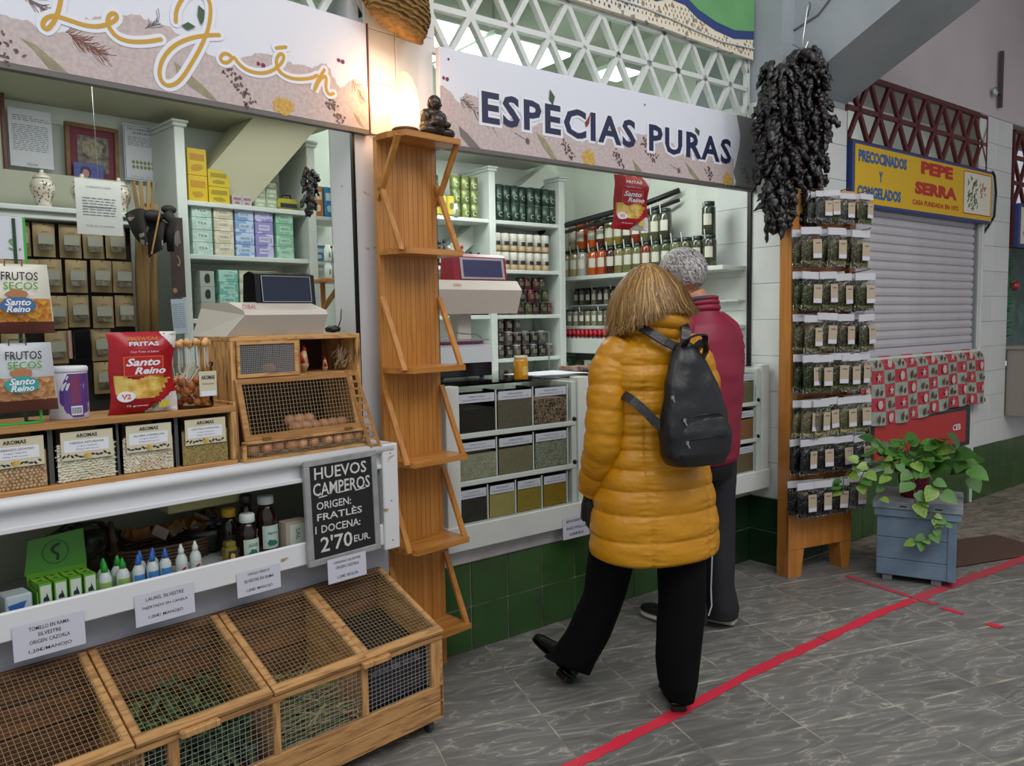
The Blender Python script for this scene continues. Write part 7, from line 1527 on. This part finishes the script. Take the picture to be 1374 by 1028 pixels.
for q in range(5200):
    th=random.uniform(0,2*math.pi)
    if math.sin(th)>.8: continue
    i=random.randrange(5); m=hm[i]; t0=random.uniform(0,.45); t1=random.uniform(.78,1.07); ro=random.uniform(-.006,.008); w_=random.uniform(.0012,.0026); ph=random.uniform(0,6); am=random.uniform(.01,.05); S=7; pv=[]
    for s_ in range(S+1):
        t=t0+(t1-t0)*s_/S; p=hp_(th+am*math.sin(ph+t*5)+(.05*noise.noise(Vector((th*3,t*3,0)))),max(t,.001),ro+.006*noise.noise(Vector((th*9,t*4,1)))*t+(.012*(t-.85)/.15*random.uniform(-.6,1.6) if t>.85 else 0))
        ww=w_*(1-.75*(s_/S)**3); tx=Vector((-math.sin(th),math.cos(th),0)); pv.append((p-tx*ww,p+tx*ww))
    o=len(m.v)
    for a,b in pv: m.v+= [tuple(a),tuple(b)]
    for s_ in range(S): m.f.append((o+2*s_,o+2*s_+1,o+2*s_+3,o+2*s_+2)); m.mi.append(0)
for c,m in zip(hb_,hm): 
    x=m.part('hair_strands',mat('hair_'+c,c,.42,spec=.35),hr,kind='stuff')
# trousers
blk=mat('black_trousers','08080a',.9,bump=.1,bsc=25,spec=.15)
def leg(mb,rows,n=36):
    o=len(mb.v)
    for j,(p,a,b,yaw) in enumerate(rows):
        for k in range(n):
            t=2*math.pi*k/n; x=a*math.cos(t); y=b*math.sin(t); w_=1+.05*noise.noise(Vector((math.cos(t)*2,math.sin(t)*2,p[2]*9)))
            mb.v.append((p[0]+(x*math.cos(yaw)-y*math.sin(yaw))*w_,p[1]+(x*math.sin(yaw)+y*math.cos(yaw))*w_,p[2]+(p[3] if len(p)>3 else 0)*math.cos(t)))
    for j in range(len(rows)-1):
        for k in range(n): mb.f.append((o+j*n+k,o+j*n+(k+1)%n,o+(j+1)*n+(k+1)%n,o+(j+1)*n+k)); mb.mi.append(0)
    mb.f.append(tuple(o+k for k in range(n-1,-1,-1))); mb.f.append(tuple(o+(len(rows)-1)*n+k for k in range(n))); mb.mi+=[0,0]
def dense(rows,n=26):
    out=[]
    for i in range(n+1):
        f=i/n*(len(rows)-1); j=min(int(f),len(rows)-2); u=f-j; (p,a,b,y),(p2,a2,b2,y2)=rows[j],rows[j+1]; L_=max(len(p),len(p2)); p=list(p)+[0]*(L_-len(p)); p2=list(p2)+[0]*(L_-len(p2))
        out.append(([p[q]*(1-u)+p2[q]*u for q in range(L_)],a*(1-u)+a2*u,b*(1-u)+b2*u,y*(1-u)+y2*u))
    return out
WI=FR['F'].inverted()
def wf_(x,y,z): v=WI@Vector((x,y,z)); return [v.x,v.y,v.z]
tr=MB()
leg(tr,dense([(wf_(.62,2.96,.92),.09,.09,0),(wf_(.63,2.95,.62),.09,.095,0),(wf_(.625,2.93,.40),.085,.095,0),(wf_(.605,2.905,.20),.08,.09,0),(wf_(.60,2.89,.11),.066,.085,0),(wf_(.602,2.89,.05),.046,.075,0)]))
leg(tr,dense([(wf_(.45,2.99,.92),.09,.09,0),(wf_(.385,3.0,.62),.095,.10,0),(wf_(.345,3.03,.40),.078,.09,0),(wf_(.285,3.08,.22),.082,.10,0)+() if False else (wf_(.285,3.08,.22),.082,.10,0),(wf_(.225,3.11,.11)+[-.0],.088,.105,0),(wf_(.20,3.12,.075)+[-.045],.085,.10,.2)]))
loft(tr,[(.78,0,0,.17,.13,2.2),(.95,0,0,.17,.125,2.2)],36)
obj_mesh(tr.mesh('trousers',blk,True),'trousers',blk,wo)
bo=mat('boot_black','0e0e10',.25,coat=.3)
def shoe(parent,heel,toe,w_,h,m,name='boot',solem=None,solet=.012,heelh=.0,T=None,up_=Vector((0,0,1))):
    heel=Vector(heel); toe=Vector(toe); d=(toe-heel); L_=d.length; d/=L_; sd=d.cross(up_).normalized(); u=sd.cross(d)
    prof=[(.0,.55,.75,1.0),(.05,.8,1.0,1.0),(.2,.85,1.05,1),(.38,.8,.85,1),(.55,.9,.62,1),(.72,1.0,.48,1),(.86,.85,.40,1),(.95,.55,.30,1),(1.0,.15,.16,1)]
    def mk(z0f,z1f,g):
        mb=MB(); n=20
        for t,w2,h2,_ in prof:
            c=heel+d*(L_*t)
            for k in range(n):
                a=2*math.pi*k/n; y=math.cos(a)*w_/2*w2*g; zz=z0f(t,h2)+(z1f(t,h2)-z0f(t,h2))*(.5+.5*math.sin(a)); mb.v.append(tuple(c+sd*y+u*zz))
        for j in range(len(prof)-1):
            for k in range(n): mb.f.append((j*n+k,j*n+(k+1)%n,(j+1)*n+(k+1)%n,(j+1)*n+k)); mb.mi.append(0)
        mb.f.append(tuple(range(n-1,-1,-1))); mb.f.append(tuple((len(prof)-1)*n+k for k in range(n))); mb.mi+=[0,0]; return mb
    o=mk(lambda t,h2:solet*.6,lambda t,h2:solet+h*h2,1).part(name,m,parent,True)
    mk(lambda t,h2:(0 if t>.35 or heelh==0 else -heelh*0),lambda t,h2:solet,1.08).part('sole',solem or m,o,True)
    if heelh: MB().cbox(-.03,.03,-.03,.03,0,heelh,.006,Matrix.Translation(heel+d*.035-u*heelh)@Matrix((sd,d,u)).transposed().to_4x4()).part('boot_heel',m,o)
    return o
shoe(wo,wf_(.602,2.86,.03),wf_(.60,3.10,.012),.085,.09,bo,heelh=.03)
shoe(wo,wf_(.222,3.09,.035),wf_(.07,3.29,.115),.085,.09,bo,heelh=.03,up_=Vector((.25,.5,.8)))
# ---- backpack ----
bp=thing('backpack',"black faux-leather backpack worn on the mustard coat's back",'backpack','F',(.012,-.16,.07),s=.955); bkm=mat('backpack_black','111214',.38,kind='noise',sc_=6,col2='17181b',bump=.25,bsc=28)
def bdsp(v,t,j): return .005*noise.noise(v*16)+.004*noise.noise(Vector((v.x*30,v.y*30,v.z*12)))
mb=MB(); loft(mb,interp([(.918,0,-.055,.07,.035,2.6),(.928,0,-.06,.105,.055,2.8),(.96,0,-.065,.128,.068,3),(1.04,0,-.068,.140,.07,3),(1.12,0,-.064,.132,.064,2.8),(1.22,-.005,-.055,.108,.052,2.4),(1.30,-.01,-.045,.078,.042,2.2),(1.345,-.015,-.035,.05,.034,2.1),(1.37,-.018,-.03,.03,.026,2)],50),56,bdsp)
pk=mb.part('bag_body',bkm,bp,True)
mb=MB(); loft(mb,interp([(.93,.01,-.085,.10,.05,3),(.97,.01,-.095,.118,.055,3),(1.05,.01,-.095,.120,.052,3),(1.10,.01,-.085,.11,.046,2.6),(1.125,.01,-.075,.10,.036,2.4)],24),48,bdsp); mb.part('front_pocket',bkm,bp,True)
zt_=mat('zip_metal','a8a8a4',.25,metal=.9)
def arc(z,a,b,cy,dip,x0=-.9,x1=.9,n=18): return [(.01+a*math.sin(x),cy-b*math.cos(x),z-dip*(x/1)**2) for x in [x0+(x1-x0)*k/n for k in range(n+1)]]
MB().tube(arc(1.115,.112,.052,-.083,.02),.0035,6).tube(arc(1.035,.123,.058,-.096,.012),.003,6).part('zip_piping',mat('zip_dark','050506',.3),bp)
for p in((-.085,-.135,1.02),(-.09,-.125,1.10),(-.115,-.09,1.18)): MB().tube([p,(p[0]+.01,p[1]-.004,p[2]-.02)],.004,6).box(p[0]-.006,p[0]+.006,p[1]-.006,p[1],p[2]-.006,p[2]+.006).part('zip_pull',zt_,bp)
def strap(pts,w_,name,parent,th=.006,m=bkm,up_=(0,-1,0)):
    P=[Vector(p) for p in pts]; mb=MB(); N=len(P)
    Q=[]
    for i in range((N-1)*5+1):
        f=i/5; j=min(int(f),N-2); u=f-j; p0=P[max(j-1,0)];p1=P[j];p2=P[j+1];p3=P[min(j+2,N-1)]; Q.append(.5*((2*p1)+(p2-p0)*u+(2*p0-5*p1+4*p2-p3)*u*u+(3*p1-p0-3*p2+p3)*u**3))
    vs=[]; M_=len(Q)
    for i,p in enumerate(Q):
        d=(Q[min(i+1,M_-1)]-Q[max(i-1,0)]).normalized(); s_=d.cross(Vector(up_)); s_=s_.normalized() if s_.length>.05 else Vector((1,0,0)); u=s_.cross(d)
        for a,b in((-1,-1),(1,-1),(1,1),(-1,1)): vs.append(p+s_*(w_/2*a)+u*(th/2*b))
    fs=[(i*4+k,i*4+(k+1)%4,(i+1)*4+(k+1)%4,(i+1)*4+k) for i in range(M_-1) for k in range(4)]+[(3,2,1,0),tuple((M_-1)*4+k for k in range(4))]
    mb.add(vs,fs); return mb.part(name,m,parent)
strap([(-.02,-.03,1.345),(-.07,.012,1.375),(-.125,.045,1.415),(-.15,.10,1.438),(-.16,.17,1.44),(-.16,.25,1.40)],.042,'shoulder_strap',bp,up_=(0,-.8,.6))
strap([(-.01,-.03,1.35),(.015,.005,1.38),(.035,.03,1.425),(.05,.09,1.45),(.07,.2,1.44),(.08,.27,1.38)],.038,'shoulder_strap',bp,up_=(0,-.8,.6))
strap([(-.11,-.06,1.05),(-.145,-.035,1.085),(-.175,-.01,1.125),(-.205,.03,1.165),(-.21,.08,1.18)],.034,'lower_strap',bp,up_=(-.3,-1,0))
strap([(-.035,-.045,1.35),(-.04,-.085,1.385),(-.01,-.10,1.40),(.03,-.09,1.395),(.045,-.06,1.36),(.02,-.045,1.33)],.022,'carry_loop',bp,up_=(0,0,1))
strap([(.02,-.04,1.35),(.055,-.05,1.375),(.07,-.045,1.34),(.05,-.05,1.31)],.03,'loose_strap_end',bp,up_=(1,0,0))
# ---- man ----
FR['M']=frame(.895,3.72,38)
ma=thing('person','grey-haired man in a crimson jacket and dark trousers behind the woman, facing the counter','person','M',(0,0,0))
MI=FR['M'].inverted()
def mf(x,y,z): v=MI@Vector((x,y,z)); return [v.x,v.y,v.z]
bd_=MB(); hc=mf(.795,3.76,1.65); TH=head(bd_,hc,.15,.22,1.06)
n1=mf(.845,3.74,1.58); n0=mf(.88,3.73,1.50); bd_.tube([n1,n0,(0,0,1.42)],[.058,.062,.09],14)
bd_.tube([(0,0,1.45),(0,0,1.36),(0,0,1.15),(0,0,1.0),(0,0,.9),(0,0,.84)],[.08,.11,.12,.12,.12,.10],18)
ra=[mf(.93,3.74,1.38),mf(.985,3.76,1.34),mf(1.02,3.77,1.12),mf(.965,3.76,.86)]; la=[(-.1,0,1.42),(-.19,.0,1.38),(-.23,.05,1.12),(-.17,.25,1.08)]
bd_.tube(ra,[.05,.05,.045,.034],12); bd_.tube(la,[.05,.05,.045,.034],12)
d_=Vector(ra[3])-Vector(ra[2]); hand(bd_,ra[3],d_,(0,1,0),(-1,0,0),1.05,.5); hand(bd_,la[3],(.2,1,0),(1,0,.2),(0,0,-1),1.05,.4)
bd_.tube([(-.09,0,.88),(-.10,.01,.5),(-.11,.0,.1)],[.10,.07,.04],12); bd_.tube([(.09,0,.88),(.09,-.02,.5),mf(.975,3.72,.1)],[.10,.07,.04],12)
obj_mesh(remesh(bd_,.008,3),'body',skin,ma)
# grey hair: short strands over the skull
gm_=[mat('greyhair_'+c,c,.5) for c in('a5a2a1','c2bfbd','837f7d','d6d3d0')]; gh=[MB() for _ in gm_]; base=MB(); 
base.ball((0,-.018,.028),(.084,.100,.092),24,16,TH)
vs=[];fs=[]
cap=MB(); N1,N2=28,18
for j in range(N2+1):
    for k in range(N1):
        ph=math.pi*.5-math.pi*.72*j/N2; th=2*math.pi*k/N1; lim=-.62 if math.sin(th)<.1 else .25+.1*math.sin(th)
        ph=max(ph,lim); cap.v.append(tuple(TH@Vector((.084*math.cos(ph)*math.cos(th),-.018+.102*math.cos(ph)*math.sin(th),.026+.094*math.sin(ph)))))
for j in range(N2):
    for k in range(N1): cap.f.append((j*N1+k,j*N1+(k+1)%N1,(j+1)*N1+(k+1)%N1,(j+1)*N1+k)); cap.mi.append(0)
hr=cap.part('hair',mat('greyhair_base','989594',.6),ma,True)
for q in range(3600):
    th=random.uniform(0,6.283); lim=-.66 if math.sin(th)<.1 else .2+.1*math.sin(th); ph=random.uniform(lim,1.5)
    if abs(math.cos(th))>.93 and ph<.1 and abs(math.sin(th))<.35: continue
    m=random.choice(gh); p0=Vector((.085*math.cos(ph)*math.cos(th),-.018+.103*math.cos(ph)*math.sin(th),.026+.095*math.sin(ph))); nn=Vector((p0.x/.085**2,(p0.y+.018)/.103**2,(p0.z-.026)/.095**2)).normalized()
    dn=(Vector((0,-.6,-1))-nn*Vector((0,-.6,-1)).dot(nn)).normalized(); sd=nn.cross(dn); cw_=random.uniform(-.6,.6); l=random.uniform(.015,.03); w_=.0014; o=len(m.v); pts=[]
    for s_ in range(4): t=s_/3; pts.append(p0+nn*(.002+.007*math.sin(t*2.6))+dn*(l*t)+sd*(cw_*l*t*t))
    for p in pts: m.v+=[tuple(TH@(p-sd*w_)),tuple(TH@(p+sd*w_))]
    for s_ in range(3): m.f.append((o+2*s_,o+2*s_+1,o+2*s_+3,o+2*s_+2)); m.mi.append(0)
for m,mm in zip(gh,gm_): m.part('hair_strands',mm,hr,kind='stuff')
cri=mat('crimson_jacket','7c0f2e',.5,kind='noise',sc_=4,col2='861334',bump=.2,bsc=14)
def jd(v,t,j): return .006*noise.noise(v*7)+.005*noise.noise(Vector((v.x*5,v.y*5,v.z*16)))
mb=MB(); loft(mb,interp([(.79,0,0,.175,.13,2.3),(.81,0,0,.185,.14,2.3),(1.0,0,0,.19,.15,2.3),(1.2,0,0,.198,.155,2.3),(1.36,0,0,.198,.14,2.3),(1.43,0,.0,.165,.12,2.1),(1.475,-.01,.01,.11,.10,2),(1.50,-.015,.01,.085,.085,2)],90),72,jd)
arm(mb,[tuple(mf(.93,3.735,1.43)),tuple(mf(1.005,3.76,1.37)),tuple(mf(1.02,3.77,1.18)),tuple(mf(1.015,3.77,1.04)),tuple(mf(.965,3.76,.85))],[.075,.078,.074,.068,.052],.3,.004,wr=.005); arm(mb,[(-.12,0,1.43),(-.2,.0,1.36),(-.235,.03,1.18),(-.22,.10,1.1),(-.17,.23,1.08)],[.06,.068,.066,.06,.045],.3,.004,wr=.005)
jk=obj_mesh(mb.mesh('jacket',cri,True),'jacket',cri,ma)
mb=MB()
for k,(r,z,w_) in enumerate(((.082,1.50,.016),(.08,1.525,.013),(.078,1.545,.010))): mb.tube([(-.015+r*math.cos(a),.012+r*math.sin(a),z-.012*math.sin(a)) for a in [2*math.pi*q/30 for q in range(31)]],w_,10,False)
mb.part('collar',cri,jk,True); MB().tube([(-.018+.078*math.cos(a),.012+.078*math.sin(a),1.545-.012*math.sin(a)) for a in [2*math.pi*q/30 for q in range(31)]],.009,8,False).part('scarf',mat('scarf_blue','3a4258',.7),jk,True)
lp=mf(.955,3.60,1.215); q=text('text',.1,mat('logo_pale','c9a0ac',.5),jk,lp[0],lp[2],lp[1],w=.05,h=.012) if False else None
nav=mat('navy_trousers','16171d',.7,bump=.1,bsc=20); mb=MB(); loft(mb,[(.72,0,0,.15,.12,2.2),(.9,0,0,.16,.125,2.2)],36)
leg(mb,dense([((.085,0,.86),.10,.11,0),((.085,-.01,.5),.085,.09,0),(mf(.965,3.715,.2),.072,.078,0),(mf(.975,3.715,.09),.085,.09,0),(mf(.97,3.715,.045),.08,.09,0)])); leg(mb,dense([((-.09,0,.86),.10,.11,0),((-.10,.01,.5),.085,.09,0),((-.11,.0,.2),.072,.078,0),((-.11,.0,.09),.085,.09,0),((-.11,.0,.045),.08,.09,0)]))
tt=obj_mesh(mb.mesh('trousers',nav,True),'trousers',nav,ma)
MB().tube([mf(.925,3.638,.62),mf(.918,3.640,.35),mf(.915,3.648,.2),mf(.915,3.635,.12),mf(.90,3.632,.075)],.0035,6).part('white_piping',mat('piping_white','c9c9c9',.5),tt)
shm=mat('sneaker_dark','15161a',.5); so=mat('sneaker_sole','b9b4aa',.5)
shoe(ma,mf(1.045,3.70,0),mf(.80,3.86,0),.10,.075,shm,'sneaker',so,.032); shoe(ma,mf(.80,3.66,0),mf(.63,3.88,0),.10,.075,shm,'sneaker',so,.032)
print('verts',sum(len(m.vertices) for m in bpy.data.meshes))
bpy.context.view_layer.update()
